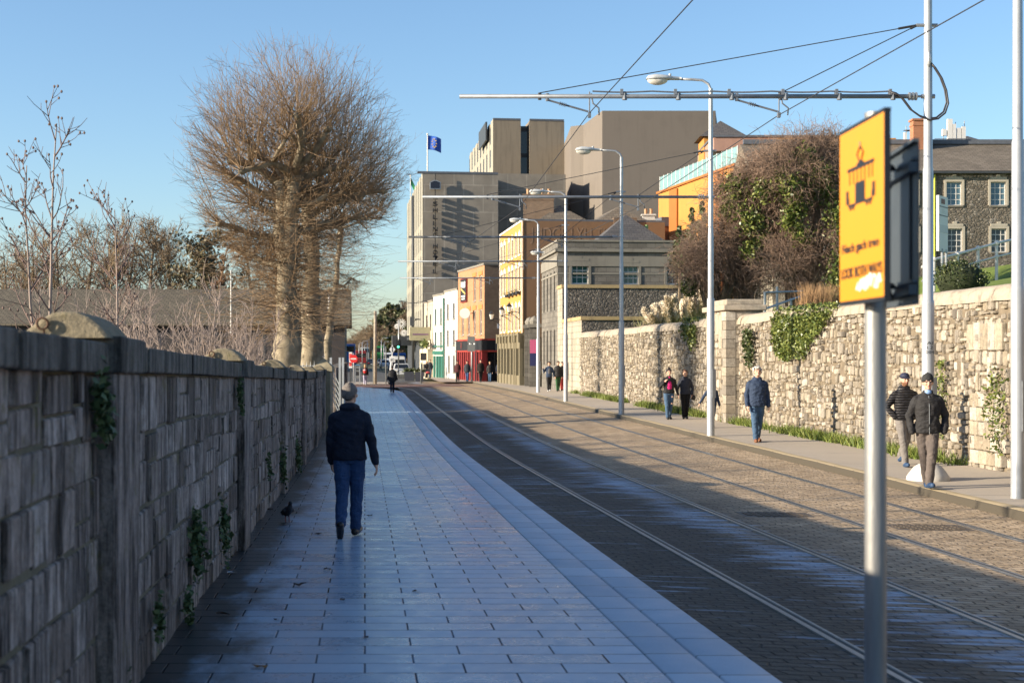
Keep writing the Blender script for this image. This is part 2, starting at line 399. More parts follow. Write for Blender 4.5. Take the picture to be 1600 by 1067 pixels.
kerbrow('kerb_stones', T_KL - .67, T_KL - .36, lambda Y: zL(Y) + .004, MAT['kerb_left'])
kerbrow('kerb_edge', T_KL - .335, T_KL, lambda Y: zL(Y) - .008, MAT['kerb_left'])

# far pavement: smooth concrete, with yellowish granite kerb
m = NT('concrete_pavement', .8); uv = m.co('UV'); n1 = m.noise(uv, .35, 5); n2 = m.noise(uv, 40, 4, .7); n3 = m.noise(uv, 1.7, 6, .75)
bt = m.n('ShaderNodeTexBrick'); m.put(bt.inputs['Vector'], uv); bt.offset = 0
for k_, v_ in (('Scale', 1), ('Brick Width', 50), ('Row Height', 3.1), ('Mortar Size', .012)): bt.inputs[k_].default_value = v_
c = m.mix(n1, (.38, .32, .25), (.48, .415, .335)); c = m.mix(m.ramp(n2, [(.3, .25), (.6, 0)]), c, (.13, .12, .11)); c = m.mix(m.ramp(n3, [(.55, 0), (.75, .4)]), c, (.15, .14, .125))
c = m.mix(bt.outputs['Fac'], c, (.09, .085, .08))
MAT['concrete'] = m.set(c, None, m.bump(n2, .3, .006))
def right_in(Y): return T_KR + .2
sheet('footpath', (right_in, T_WR + .2), frange(-6, 128, 2), lambda t, Y: zR(Y), MAT['concrete'], 6)
m = NT('kerb_yellow_granite', .75); uv = m.co('UV'); n1 = m.noise(uv, 1.3, 5, .7); n2 = m.noise(uv, 45, 4, .7)
bt = m.n('ShaderNodeTexBrick'); m.put(bt.inputs['Vector'], uv); bt.offset = 0
for k_, v_ in (('Scale', 1), ('Brick Width', 9), ('Row Height', 1.05), ('Mortar Size', .014)): bt.inputs[k_].default_value = v_
c = m.mix(n1, (.26, .20, .115), (.38, .31, .2)); c = m.mix(m.ramp(n2, [(.3, .3), (.6, 0)]), c, (.15, .12, .08)); c = m.mix(bt.outputs['Fac'], c, (.06, .05, .035))
MAT['kerb_right'] = m.set(c, None, m.bump(n2, .4, .006))
def kerb_right():
    V = []; UV = []; Ys = frange(-6, 128, 1.05)
    for j, Y in enumerate(Ys):
        dz = random.uniform(-.006, .006); dt = random.uniform(-.008, .008)
        for t, z in ((T_KR + .21, zR(Y) + .003), (T_KR + .02, zR(Y) + .003), (T_KR, zR(Y) - .02), (T_KR - .012, zroad(T_KR, Y) - .03)):
            V.append(P(t + dt, Y, z + dz)); UV.append((t, Y))
    Fc = np.array([(j * 4 + i, j * 4 + i + 1, (j + 1) * 4 + i + 1, (j + 1) * 4 + i) for j in range(len(Ys) - 1) for i in range(3)])
    me = mesh_np('kerb_right', V, Fc[:, ::-1].copy(), MAT['kerb_right'])
    lay = me.uv_layers.new(name="UVMap"); vi = np.empty(len(me.loops), dtype=np.int32); me.loops.foreach_get("vertex_index", vi)
    lay.data.foreach_set("uv", np.array(UV, dtype=np.float32)[vi].ravel())
    tag(link('kerb', me), kind='structure')
kerb_right()
# pavement of the far side of the junction
sheet('crossing', (-9.5, 2.0), frange(118, 127, 1.5), lambda t, Y: zL(Y) + .0, MAT['concrete'], 6)
sheet('forecourt', (6.2, 14), frange(118, 200, 4), lambda t, Y: zR(125) + .006, MAT['concrete'], 6)

# tram rails: head, groove, lip
MAT['rail'] = simple('worn_rail_steel', (.19, .185, .18), .34, .3, 12, .15, 90, .8)
MAT['rail_dark'] = plain('rail_groove', (.012, .012, .013), .6, .2)
def rail(t0, label, bend):
    o = thing('tram_rail', P(t0, 20, zroad(t0, 20)), label, 'tram rail', 'tram rails set in the road'); mb = MB(o.location)
    Ys = frange(-5, 60, 2.5) + frange(62, 122, 2)
    def tt(Y): return t0 - (max(0, Y - 96) ** 2) * bend
    prof = [(-.070, .004), (-.066, .014), (-.022, .014), (-.018, .006), (.026, .006), (.030, .012), (.048, .012), (.052, .004)]
    mi = [0, 0, 0, 1, 0, 0, 0]
    vs = [P(tt(Y) + a, Y, zroad(tt(Y), Y) + z) for Y in Ys for a, z in prof]; n = len(prof)
    for i in range(n - 1):
        mb.add(vs, [(j * n + i, j * n + i + 1, (j + 1) * n + i + 1, (j + 1) * n + i) for j in range(len(Ys) - 1)], mi[i])
    b = mb.build('rail_head', [MAT['rail'], MAT['rail_dark']], o)
rail(3.40, 'grooved tram rail next to the slab pavement kerb', .006)
rail(4.93, 'frosted tram rail second from the slab pavement kerb', .005)
rail(6.50, 'sunlit tram rail third from the slab pavement kerb', .004)
rail(7.95, 'sunlit tram rail next to the yellow granite kerb', .003)

# drain covers in the setts
MAT['setts_iron'] = simple('worn_iron', (.12, .095, .07), .6, .3, 10, .3, 60, .2)
def cover(t, Y, label):
    z = zroad(t, Y) + .003; o = thing('manhole_cover', P(t, Y, z), label, 'manhole cover', 'iron covers in the road'); mb = MB(o.location)
    mb.obox(P(t - .5, Y - .33, z), (1.0, 0, -.012), (-.06, .66, 0), (0, 0, .006))
    for i in range(8):
        for j in range(5):
            if abs(i - 3.5) / 4.2 + abs(j - 2) / 4 < 1.15:
                mb.obox(P(t - .44 + i * .11, Y - .27 + j * .115, z + .004 - .012 * (i / 8 - .05)), (.075, 0, 0), (-.007, .07, 0), (0, 0, .012))
    mb.build('lid', MAT['setts_iron'], o)
cover(7.34, 18.5, 'studded iron cover in sunlight between the two far rails'); cover(5.75, 19.9, 'studded iron cover crossed by the shadow edge between the tracks')

# ------------------------------------------------------------ stone walls
def stones(rng, t_face, sgn, Y0, Y1, zb, zt, hh, ww, dd, gap=.012, V=None, Fs=None, tint=None, rnd=1.0, zj=.012, drop=0):
    """irregular coursed rubble; each stone an eight-sided rounded block standing proud of the mortar"""
    nb = 0; H = zt(Y0) - zb(Y0); levels = [0.0]
    while levels[-1] < H - hh[0]: levels.append(levels[-1] + rng.uniform(*hh))
    levels[-1] = H; nl = len(levels) - 1
    for c in range(nl):
        Y = Y0 - rng.uniform(0, ww[0])
        while Y < Y1:
            wdt = rng.uniform(*ww) * (1.5 if rng.random() < .1 else 1)
            ya, yb = max(Y, Y0), min(Y + wdt, Y1); Y += wdt
            if yb - ya < .04: continue
            ym = (ya + yb) / 2; f = (zt(ym) - zb(ym)) / H
            wv = zj * 1.6 * math.sin(ym * 1.3 + c * 2.1); z0 = zb(ym) + levels[c] * f + rng.uniform(-zj, zj) + wv * (c > 0); z1 = zb(ym) + levels[c + 1] * f + rng.uniform(-zj, zj) + zj * 1.6 * math.sin(ym * 1.3 + (c + 1) * 2.1) * (c < nl - 1)
            subs = [(z0, z1)]
            if z1 - z0 > hh[0] * 1.5 and rng.random() < .35:
                zm = z0 + (z1 - z0) * rng.uniform(.35, .65); subs = [(z0, zm), (zm, z1)]
            for (a, b) in subs:
                if rng.random() < drop: continue
                g1 = gap * rng.uniform(.5, 1.8); d = rng.uniform(*dd)
                w2, h2 = (yb - ya) / 2 - g1, (b - a) / 2 - g1
                if w2 < .015 or h2 < .012: continue
                zc = (a + b) / 2; bi = len(V); tf = t_face(ym); tl = rng.uniform(-.25, .25)
                oct_ = [(-1, -.55), (-.6, -1), (.55, -1), (1, -.6), (1, .55), (.6, 1), (-.55, 1), (-1, .6)]; oct_ = [(x + (math.copysign(1, x) - x) * (1 - rnd), y + (math.copysign(1, y) - y) * (1 - rnd)) for x, y in oct_]
                sk = rng.uniform(-.06, .06)
                ja = .9 if rnd > .5 else .96; jit = [(x * rng.uniform(ja, 1.02) + sk * y, y * rng.uniform(ja, 1.02)) for x, y in oct_]
                for k_, (s_, dp) in enumerate(((1.0, -.02), (.98, d * .6), (.80 if rnd > .5 else .92, d))):
                    for x, y in jit:
                        ex = dp + (tl * d * x if k_ == 2 else 0)
                        V.append(P(tf + sgn * ex, ym + x * s_ * w2, zc + y * s_ * h2))
                fl = []
                for k_ in range(2):
                    for i in range(8):
                        j = (i + 1) % 8; q = (bi + k_ * 8 + i, bi + k_ * 8 + j, bi + k_ * 8 + 8 + j, bi + k_ * 8 + 8 + i)
                        fl.append(q if sgn < 0 else q[::-1])
                top = tuple(bi + 16 + i for i in range(8)); fl.append(top if sgn < 0 else top[::-1])
                tv = rng.random(); Fs += fl; tint += [tv] * len(fl)
def stone_obj(name, V, Fs, tint, mats, o, extra=None):
    """extra: MB with the mortar body, second material"""
    n0 = len(Fs); V = list(V); fm = [0] * n0
    if extra: b = len(V); V += extra.v; Fs = Fs + [tuple(i + b for i in f) for f in extra.f]; fm += [1] * len(extra.f); tint = tint + [.5] * len(extra.f)
    ov = o.location
    me = mesh_np(name, [(v[0] - ov.x, v[1] - ov.y, v[2] - ov.z) for v in V], Fs, mats, fm)
    a = me.attributes.new('tint', 'FLOAT', 'FACE'); a.data.foreach_set('value', np.array(tint, dtype=np.float32)[:len(me.polygons)])
    autouv(me, ov); return link(name, me, o)
def strip_body(mb, t0, t1, Ys, zb, zt, m=0):
    """solid strip between t0(Y) and t1(Y)"""
    vs = []
    for Y in Ys:
        a, b = (t0(Y) if callable(t0) else t0), (t1(Y) if callable(t1) else t1)
        vs += [P(a, Y, zb(Y)), P(b, Y, zb(Y)), P(b, Y, zt(Y)), P(a, Y, zt(Y))]
    fs = []
    for j in range(len(Ys) - 1):
        for i in range(4): fs.append((j * 4 + i, j * 4 + (i + 1) % 4, (j + 1) * 4 + (i + 1) % 4, (j + 1) * 4 + i)[::-1])
    e = (len(Ys) - 1) * 4; fs += [(0, 1, 2, 3), (e + 3, e + 2, e + 1, e)]
    return mb.add(vs, fs, m)

MAT['left_stone'] = stonemat('grey_limestone', [(.20, .165, .14), (.42, .355, .31), (.54, .47, .42), (.30, .25, .22), (.62, .55, .50), (.14, .12, .105)], (.07, .057, .048), (.13, .12, .03), .92)
MAT['left_mortar'] = simple('old_mortar', (.12, .11, .075), .95, .4, 3, .5, 20)
MAT['lichen_stone'] = stonemat('lichen_stone', [(.26, .215, .145), (.34, .29, .20)], (.08, .07, .05), (.20, .17, .075))
MAT['coping_dark'] = stonemat('stained_coping', [(.20, .185, .16), (.28, .26, .22), (.16, .15, .135)], (.05, .046, .04), (.09, .085, .04), .85)
MAT['right_stone'] = stonemat('calp_stone', [(.24, .21, .17), (.41, .36, .295), (.31, .26, .19), (.52, .47, .40), (.20, .175, .145), (.44, .38, .29), (.13, .115, .10), (.36, .325, .275)], (.085, .068, .05), None)
MAT['right_mortar'] = simple('brown_mortar', (.15, .12, .085), .95, .35, 5, .6, 25)
m = NT('weathered_coping', .9, 0, .3); v = m.co('Object'); g1 = m.noise(v, 1.1, 6, .7); g2 = m.noise(v, 22, 5, .75)
c = m.mix(g1, (.30, .245, .185), (.44, .385, .31)); c = m.mix(m.ramp(m.noise(v, 2.7, 6, .75), [(.5, 0), (.66, .75)]), c, (.16, .14, .115)); c = m.mix(m.ramp(g2, [(.3, .3), (.55, 0)]), c, (.12, .1, .08))
MAT['right_coping'] = m.set(c, None, m.bump(m.math('ADD', g1, g2), .5, .02))

def ltop(Y): return zL(Y) + 1.98 if Y > 0 else zL(Y) + 1.98
LW_END = 59.7
def left_wall():
    o = thing('stone_boundary_wall', P(T_WL, 8, zL(8)), 'soot-stained grey stone wall with coping, running beside the slab pavement', 'wall')
    rng = random.Random(3); V, Fs, tint = [], [], []
    tf = lambda Y: T_WL - .06
    stones(rng, tf, 1, -6, 30, lambda Y: zL(Y) - .02, lambda Y: ltop(Y) - .15, (.19, .34), (.2, .62), (.012, .036), .005, V, Fs, tint, .22)
    stones(rng, tf, 1, 30, LW_END, lambda Y: zL(Y) - .02, lambda Y: ltop(Y) - .15, (.22, .36), (.3, .8), (.015, .04), .008, V, Fs, tint, .3)
    body = MB(o.location); strip_body(body, T_WL - .50, T_WL - .052, frange(-6, LW_END, 2), lambda Y: -.62, lambda Y: ltop(Y) - .15)
    stone_obj('stonework', V, Fs, tint, [MAT['left_stone'], MAT['left_mortar']], o, body)
    # coping stones: slabs about 1.1 m long with slightly uneven faces
    cp = MB(o.location); Y = -6.0
    while Y < LW_END:
        L = rng.uniform(.95, 1.35); e = min(Y + L - .008, LW_END); dz = rng.uniform(-.006, .006); dt = rng.uniform(-.008, .008)
        strip_body(cp, T_WL - .56, T_WL + .02 + dt, [Y, (Y + e) / 2, e], lambda q: ltop(q) - .15 + dz, lambda q: ltop(q) + dz); Y += L
    c = cp.build('coping', MAT['coping_dark'], o); bevel(c, .012, 2)
    # piers with their saddle-backed cap stones and an iron ring in the near face
    for i, Yp in enumerate([-.4, 7.2, 15.0, 22.7, 30.2, 37.6, 45.0, 52.3]):
        p = MB(o.location); strip_body(p, T_WL - .3, T_WL + .05, [Yp, Yp + .38, Yp + .75], lambda q: zL(q) - .05, lambda q: ltop(q) - .152)
        pp = p.build('pier', MAT['left_stone'], o); bevel(pp, .012)
        a = pp.data.attributes.new('tint', 'FLOAT', 'FACE'); a.data.foreach_set('value', [.55 + .1 * (i % 3 - 1)] * len(pp.data.polygons))
        p = MB(o.location); strip_body(p, T_WL - .3, T_WL + .085, [Yp - .02, Yp + .38, Yp + .77], lambda q: ltop(q) - .156, lambda q: ltop(q) + .03)
        bevel(p.build('pier_coping', MAT['coping_dark'], o), .014, 2)
        prof = [(-.50, 0), (-.42, .055), (-.34, .115), (-.27, .15), (-.20, .158), (-.12, .155), (-.05, .128), (.02, .075), (.06, .03), (.08, 0)]
        p = MB(o.location); prof = [((t_ + .21) * .81 - .205, h_ * .82) for t_, h_ in prof]; n = len(prof); Ya, Yb = Yp - .12, Yp + .50; zz = lambda q: ltop(q) + .018
        vs = [P(T_WL + t + .01, q, zz(q) + h * 1.02) for q in (Ya, (Ya + Yb) / 2, Yb) for t, h in prof]
        fs = [(j * n + k, j * n + k + 1, (j + 1) * n + k + 1, (j + 1) * n + k) for j in range(2) for k in range(n - 1)]
        fs += [tuple(range(n - 1, -1, -1)), tuple(range(2 * n, 3 * n))]
        p.add(vs, [f[::-1] for f in fs]); cs = p.build('cap_stone', MAT['lichen_stone'], o); bevel(cs, .02, 2)
        a = cs.data.attributes.new('tint', 'FLOAT', 'FACE'); a.data.foreach_set('value', [.5] * len(cs.data.polygons))
        if i < 5:
            rg = MB(o.location); cc = Vector(P(T_WL - .29, Ya - .02, zz(Ya) + .07))
            rg.tube([cc + Vector((math.cos(q) * .028, 0, math.sin(q) * .028)) for q in [k * math.pi / 6 - 1.2 for k in range(12)]], .0065, 6)
            rg.tube([cc + Vector((.005, 0, -.026)), cc + Vector((.008, .02, -.085))], .006, 6); rg.build('iron_ring', MAT['rust'], cs)
    return o
MAT['rust'] = simple('rusty_iron', (.10, .05, .03), .8, .35, 20, .4, 60, .3)
left_wall()

RT = 3.34  # top of the far wall above datum
def rtop(Y): return 3.40 - .0024 * (Y - 25)
def right_wall(Y0, Y1, label, pier_at=None, seed=1):
    o = thing('stone_retaining_wall', P(T_WR, (Y0 + Y1) / 2, zR((Y0 + Y1) / 2)), label, 'wall', 'rubble walls along the far footpath')
    rng = random.Random(seed); V, Fs, tint = [], [], []
    ph = [rng.uniform(0, 6) for _ in range(3)]
    tf = lambda Y: T_WR - .05 + .03 * math.sin(Y * .7 + ph[0]) + .015 * math.sin(Y * 1.9 + ph[1])
    stones(rng, tf, -1, Y0, Y1, lambda Y: zR(Y) - .04, lambda Y: rtop(Y) - .2, (.10, .23), (.05, .24), (.01, .085), .009, V, Fs, tint, .8, .030, .09)
    body = MB(o.location); strip_body(body, lambda Y: tf(Y) + .002, T_WR + .55, frange(Y0, Y1, 1), lambda Y: -.4, lambda Y: rtop(Y) - .19)
    stone_obj('stonework', V, Fs, tint, [MAT['right_stone'], MAT['right_mortar']], o, body)
    cp = MB(o.location); Y = Y0
    while Y < Y1 - .01:
        L = min(rng.uniform(1.6, 3.0), Y1 - Y); prof = [(-.11, -.21), (-.115, -.14), (-.075, -.03), (.0, .055), (.12, .10), (.28, .105), (.45, .07), (.60, -.02), (.62, -.2)]
        n = len(prof); dz = rng.uniform(-.02, .02); dt = rng.uniform(-.02, .02); Ys = frange(Y + .006, Y + L - .006, .6)
        vs = [P(T_WR - .02 + t + dt + .02 * math.sin(q * .7 + ph[0]), q, rtop(q) - .02 + h + dz + rng.uniform(-.008, .008)) for q in Ys for t, h in prof]
        fs = [(j * n + k, (j + 1) * n + k, (j + 1) * n + k + 1, j * n + k + 1) for j in range(len(Ys) - 1) for k in range(n - 1)]
        fs += [tuple(range(n)), tuple(range(len(Ys) * n - 1, (len(Ys) - 1) * n - 1, -1))]
        cp.add(vs, [f[::-1] for f in fs]); Y += L
    smooth_by_angle(cp.build('coping', MAT['right_coping'], o), 50)
    return o
def dressed(o):
    rng = random.Random(6); q = []
    for k in range(5): q.append((27.5 - k * .31, .29, 2.27, .5 + .03 * (k % 2)))
    for j in range(5):
        y = 27.35
        while y > 26.0: w_ = rng.uniform(.22, .42); q.append((y, w_ - .015, .12 + j * .27, .255)); y -= w_
    q += [(27.75, .1, 1.5, .7), (26.6, .12, 1.55, .6), (27.1, .1, 1.5, .35)]
    V, Fs, tint = [], [], []
    for y, w_, z, h in q: b = MB(); bi = len(V); b.obox(P(T_WR - .115, y, z), (.1, 0, 0), (K * -w_, -w_, 0), (0, 0, h)); V += b.v; Fs += [tuple(i + bi for i in f) for f in b.f]; tint += [rng.choice((.3, .42, .45, .7))] * 6
    bevel(stone_obj('dressed_stones', V, Fs, tint, [MAT['right_stone']], o), .02, 2)
dressed(right_wall(2, 44.4, 'sunlit rubble wall with rounded coping, between the pier and the two walking men', seed=11))
right_wall(47.0, 77.0, 'sunlit rubble wall with rounded coping, between the pier and the stepped walls', seed=12)
def wall_pier():
    Y0, Y1, tp = 44.4, 47.0, T_WR - .42; o = thing('wall_pier', P(tp, 45.7, zR(45)), 'taller stone pier with quoins and flat capstones interrupting the rubble wall', 'pier')
    rng = random.Random(5); V, Fs, tint = [], [], []
    stones(rng, lambda Y: tp, -1, Y0 + .45, Y1, lambda Y: zR(Y), lambda Y: 3.55, (.16, .3), (.14, .4), (.01, .04), .008, V, Fs, tint)
    for k in range(12):   # quoins on the near corner
        L = .55 if k % 2 else .4; bi = len(V); z0, z1 = .06 + k * .29, .06 + (k + 1) * .29 - .015
        b = MB(); b.obox(P(tp - .05, Y0 - .02, z0), (.3, 0, 0), (K * L, L, 0), (0, 0, z1 - z0)); V += b.v; Fs += [tuple(i + bi for i in f) for f in b.f]; tint += [rng.random()] * 6
    # near side face
    for k in range(14):
        z0 = .06 + k * .25; bi = len(V); b = MB(); b.obox(P(tp + .26, Y0 - .005 - rng.random() * .02, z0), (.8, 0, 0), (0, .1, 0), (0, 0, .235)); V += b.v; Fs += [tuple(i + bi for i in f) for f in b.f]; tint += [rng.random()] * 6
    body = MB(o.location); strip_body(body, tp + .003, T_WR + .7, [Y0 + .02, Y1], lambda Y: -.4, lambda Y: 3.56)
    stone_obj('stonework', V, Fs, tint, [MAT['right_stone'], MAT['right_mortar']], o, body)
    c = MB(o.location)
    c.obox(P(tp - .14, Y0 - .12, 3.56), (1.35, 0, 0), (K * 2.9, 2.9, 0), (0, 0, .17)); c.obox(P(tp - .03, Y0 + .02, 3.732), (1.15, 0, 0), (K * 2.5, 2.5, 0), (0, 0, .18))
    bevel(c.build('capstone', MAT['right_coping'], o), .03, 2)
    # tall narrow stones of the blocked arch
    a = MB(o.location)
    for (y, wd, z0, h) in ((44.95, .35, 2.35, 1.1), (45.35, .4, 2.8, .68), (45.8, .4, 2.9, .6), (46.25, .4, 2.7, .8), (46.65, .3, 2.3, 1.15)):
        a.obox(P(tp - .055, y, z0), (.1, 0, 0), (K * wd, wd - .03, 0), (0, 0, h))
    bevel(a.build('arch_stones', MAT['right_coping'], o), .02)
wall_pier()
# second stretch of the near wall, beyond the gap
def left_wall_far():
    o = thing('stone_boundary_wall', P(T_WL, 80, zL(80)), 'far stretch of the stained stone wall, from the gap by the louvred gate to the junction', 'wall')
    rng = random.Random(9); V, Fs, tint = [], [], []
    Y0, Y1 = 60.9, 109
    stones(rng, lambda Y: T_WL - .06, 1, Y0, Y1, lambda Y: zL(Y), lambda Y: zL(Y) + 1.72, (.3, .5), (.5, 1.2), (.02, .05), .012, V, Fs, tint)
    body = MB(o.location); strip_body(body, T_WL - .5, T_WL - .055, frange(Y0, Y1, 4), lambda Y: -.6, lambda Y: zL(Y) + 1.72)
    stone_obj('stonework', V, Fs, tint, [MAT['left_stone'], MAT['left_mortar']], o, body)
    c = MB(o.location); strip_body(c, T_WL - .56, T_WL + .02, frange(Y0, Y1, 2), lambda Y: zL(Y) + 1.72, lambda Y: zL(Y) + 1.87); c.build('coping', MAT['coping_dark'], o)
    for Yp in (60.9, 69, 77, 85, 93, 101):
        p = MB(o.location); strip_body(p, T_WL - .3, T_WL + .075, [Yp, Yp + .75], lambda q: zL(q) - .05, lambda q: zL(q) + 1.89)
        pp = p.build('pier', MAT['left_stone'], o); a = pp.data.attributes.new('tint', 'FLOAT', 'FACE'); a.data.foreach_set('value', [.5] * len(pp.data.polygons))
left_wall_far()
def gate_pier():
    x, y = xat(506, 47), 47.0
    o = thing('gate_pier', (x, y, -.3), 'pale square pier with a pyramid cap standing just behind the stained wall', 'pier'); mb = MB(o.location)
    mb.box((x, y, .68), (.50, .50, 1.96)); mb.build('shaft', MAT['lichen_stone2'], o)
    mb = MB(o.location); mb.box((x, y, 1.70), (.62, .62, .14)); s = .31; zt = 1.77
    mb.add([(x - s, y - s, zt), (x + s, y - s, zt), (x + s, y + s, zt), (x - s, y + s, zt), (x, y, zt + .3)], [(0, 1, 4), (1, 2, 4), (2, 3, 4), (3, 0, 4)]); mb.build('cap', MAT['lichen_stone2'], o)
MAT['lichen_stone2'] = simple('pale_lichen_stone', (.27, .235, .16), .9, .3, 3, .5, 25)
gate_pier()
def louvre_gate():
    Y = 60.2; o = thing('metal_gate', P(T_WL - .1, Y, -.3), 'grey metal gate with flat bars beside the end of the stained wall', 'gate')
    x0, x1, x2 = xat(506, Y), xat(517, Y), xat(531, Y)
    mb = MB(o.location)
    for x in (x1, x2, xat(536, Y)): mb.box((x, Y, .85), (.09, .09, 2.4))
    mb.build('post', MAT['grey_gate'], o)
    mb = MB(o.location)
    for k in range(7): mb.obox((x0, Y + .02, .55 + k * .2), (x1 - x0 - .06, 0, 0), (0, .03, 0), (0, 0, .10))
    mb.build('slat_panel', MAT['grey_gate'], o)
    mb = MB(o.location)
    for k in range(6): mb.obox((x1 + .05, Y, 1.5 - k * .24), (x2 - x1 - .1, 0, -.62), (0, .03, 0), (0, 0, .09))
    mb.build('barred_leaf', MAT['grey_gate'], o)
MAT['grey_gate'] = simple('grey_gate_paint', (.42, .45, .47), .5, .1, 4, 0, 40, .2)
louvre_gate()
def railing(pa, pb, Ya, Yb, z0, h, label):
    x0, x1 = xat(pa, Ya), xat(pb, Yb); o = thing('spiked_railing', (x0, Ya, z0), label, 'railing', 'spiked railings behind the near wall')
    n = max(4, int(math.hypot(x1 - x0, Yb - Ya) / .13)); mb = MB(o.location)
    for i in range(n + 1):
        f = i / n; c = Vector((x0 + (x1 - x0) * f, Ya + (Yb - Ya) * f, z0))
        mb.tube([c, c + Vector((0, 0, h * .93)), c + Vector((0, 0, h))], [.014, .014, .002], 5)
    mb.build('bars', MAT['white_metal'], o)
    for zz in (.2, h - .18): mb = MB(o.location); mb.obox((x0, Ya, z0 + zz), (x1 - x0, Yb - Ya, 0), (0, .03, 0), (0, 0, .035)); mb.build('rail', MAT['white_metal'], o)
railing(450, 491, 49.5, 49.5, -.3, 2.25, 'low spiked railing in pale paint behind the stained wall, in front of the pier')
railing(491, 507, 58.0, 58.5, -.3, 2.55, 'taller spiked railing in pale paint between the pier and the louvred gate')

# ------------------------------------------------------------ buildings
def V2(a, b): return Vector((a, b, 0))
def facade(mb, p0, u, W, z0, z1, n, ops=(), m=0, rev=.14, mr=None):
    """wall in the plane p0 + u*s with rectangular openings (s, z, w, h) and their reveals"""
    us = sorted({0, W} | {o[0] for o in ops} | {o[0] + o[2] for o in ops}); zs = sorted({z0, z1} | {o[1] for o in ops} | {o[1] + o[3] for o in ops})
    def q(s, z, d=0): return (p0.x + u.x * s - n.x * d, p0.y + u.y * s - n.y * d, z)
    for i in range(len(us) - 1):
        for j in range(len(zs) - 1):
            cu, cz = (us[i] + us[i + 1]) / 2, (zs[j] + zs[j + 1]) / 2
            if any(o[0] < cu < o[0] + o[2] and o[1] < cz < o[1] + o[3] for o in ops): continue
            mb.quad(q(us[i], zs[j]), q(us[i + 1], zs[j]), q(us[i + 1], zs[j + 1]), q(us[i], zs[j + 1]), m)
    for (s, z, w_, h) in ops:
        r = m if mr is None else mr
        mb.quad(q(s, z), q(s, z, rev), q(s, z + h, rev), q(s, z + h), r); mb.quad(q(s + w_, z), q(s + w_, z + h), q(s + w_, z + h, rev), q(s + w_, z, rev), r)
        mb.quad(q(s, z), q(s + w_, z), q(s + w_, z, rev), q(s, z, rev), r); mb.quad(q(s, z + h), q(s, z + h, rev), q(s + w_, z + h, rev), q(s + w_, z + h), r)
def window(parent, p0, u, n, op, frame, glass, cols=2, rows=2, rev=.14, fw=.06, sill=None, arch=None, surround=None):
    s, z, w_, h = op; o = Vector(parent.location)
    def q(a, b, d): return Vector((p0.x + u.x * a - n.x * d, p0.y + u.y * a - n.y * d, b))
    mb = MB(o)
    def bar(a, b, wa, hb, d0, th): mb.obox(q(a, b, d0), u * wa, -n * th, Vector((0, 0, hb)))
    d = rev - .05
    bar(s, z, fw, h, d, .05); bar(s + w_ - fw, z, fw, h, d, .05); bar(s + fw, z, w_ - 2 * fw, fw, d, .05); bar(s + fw, z + h - fw, w_ - 2 * fw, fw, d, .05)
    for i in range(1, cols): bar(s + w_ * i / cols - .015, z + fw, .03, h - 2 * fw, d + .012, .03)
    for j in range(1, rows): bar(s + fw, z + h * j / rows - .02, w_ - 2 * fw, .04, d + .01, .035)
    wo = mb.build('window', frame, parent)
    g_ = MB(o); g_.quad(q(s + .01, z + .01, rev - .012), q(s + w_ - .01, z + .01, rev - .012), q(s + w_ - .01, z + h - .01, rev - .012), q(s + .01, z + h - .01, rev - .012)); g_.build('pane', glass, wo)
    if sill:
        b = MB(o); b.obox(q(s - .08, z - .1, -.07), u * (w_ + .16), -n * .10, Vector((0, 0, .098))); b.build('sill', sill, wo)
    if surround:
        b = MB(o); k = .15
        b.obox(q(s - k, z, -.045), u * (k - .003), -n * .05, Vector((0, 0, h + k))); b.obox(q(s + w_ + .003, z, -.045), u * (k - .003), -n * .05, Vector((0, 0, h + k)))
        b.obox(q(s, z + h + .003, -.045), u * w_, -n * .05, Vector((0, 0, k))); b.obox(q(s - k * .3, z + h + k + .003, -.06), u * (w_ + k * .6), -n * .06, Vector((0, 0, k)))
        b.obox(q(s + w_ / 2 - .12, z + h + 2 * k + .006, -.06), u * .24, -n * .06, Vector((0, 0, .13))); b.build('surround', surround, wo)
    return wo
def hip(mb, c4, z0, apex_h, ridge=.4, m=0, over=.25):
    """hip roof over four corners (list of Vectors), ridge as a share of the long side"""
    c = sum(c4, Vector()) / 4; q = [c + (p - c) * (1 + over / max(.1, (p - c).length)) for p in c4]
    a, b = (q[0] + q[3]) / 2, (q[1] + q[2]) / 2
    if (q[0] - q[1]).length < (q[1] - q[2]).length: a, b = (q[0] + q[1]) / 2, (q[3] + q[2]) / 2; order = [(0, 1, 4), (1, 2, 5, 4), (2, 3, 5), (3, 0, 4, 5)]
    else: order = [(0, 1, 5, 4), (1, 2, 5), (2, 3, 4, 5), (3, 0, 4)]
    mid = (a + b) / 2; a, b = mid + (a - mid) * ridge, mid + (b - mid) * ridge
    vs = [Vector((p.x, p.y, z0)) for p in q] + [Vector((a.x, a.y, z0 + apex_h)), Vector((b.x, b.y, z0 + apex_h))]
    mb.add(vs, order + [(3, 2, 1, 0)], m)
def chimney(parent, x, y, z0, z1, w_, d, mat, pots=3, rz=0):
    mb = MB(parent.location); mb.box((x, y, (z0 + z1) / 2), (w_, d, z1 - z0), rz); mb.box((x, y, z1 + .06), (w_ + .16, d + .16, .12), rz); mb.box((x, y, z1 - .28), (w_ + .08, d + .08, .1), rz)
    c = mb.build('chimney', mat, parent)
    if pots:
        p = MB(parent.location)
        for i in range(pots): p.lathe((x + (i - (pots - 1) / 2) * w_ / (pots + .3), y, z1 + .12), [(.13, 0), (.10, .1), (.11, .34), (.13, .4)], 8)
        p.build('chimney_pot', MAT['terracotta'], c)
MAT['terracotta'] = simple('terracotta', (.42, .26, .15), .8, .2)
MAT['slate'] = brickmat('slate_roof', (.085, .08, .082), (.13, .12, .115), (.03, .03, .03), .35, .22, .012, .7, .5, .5)
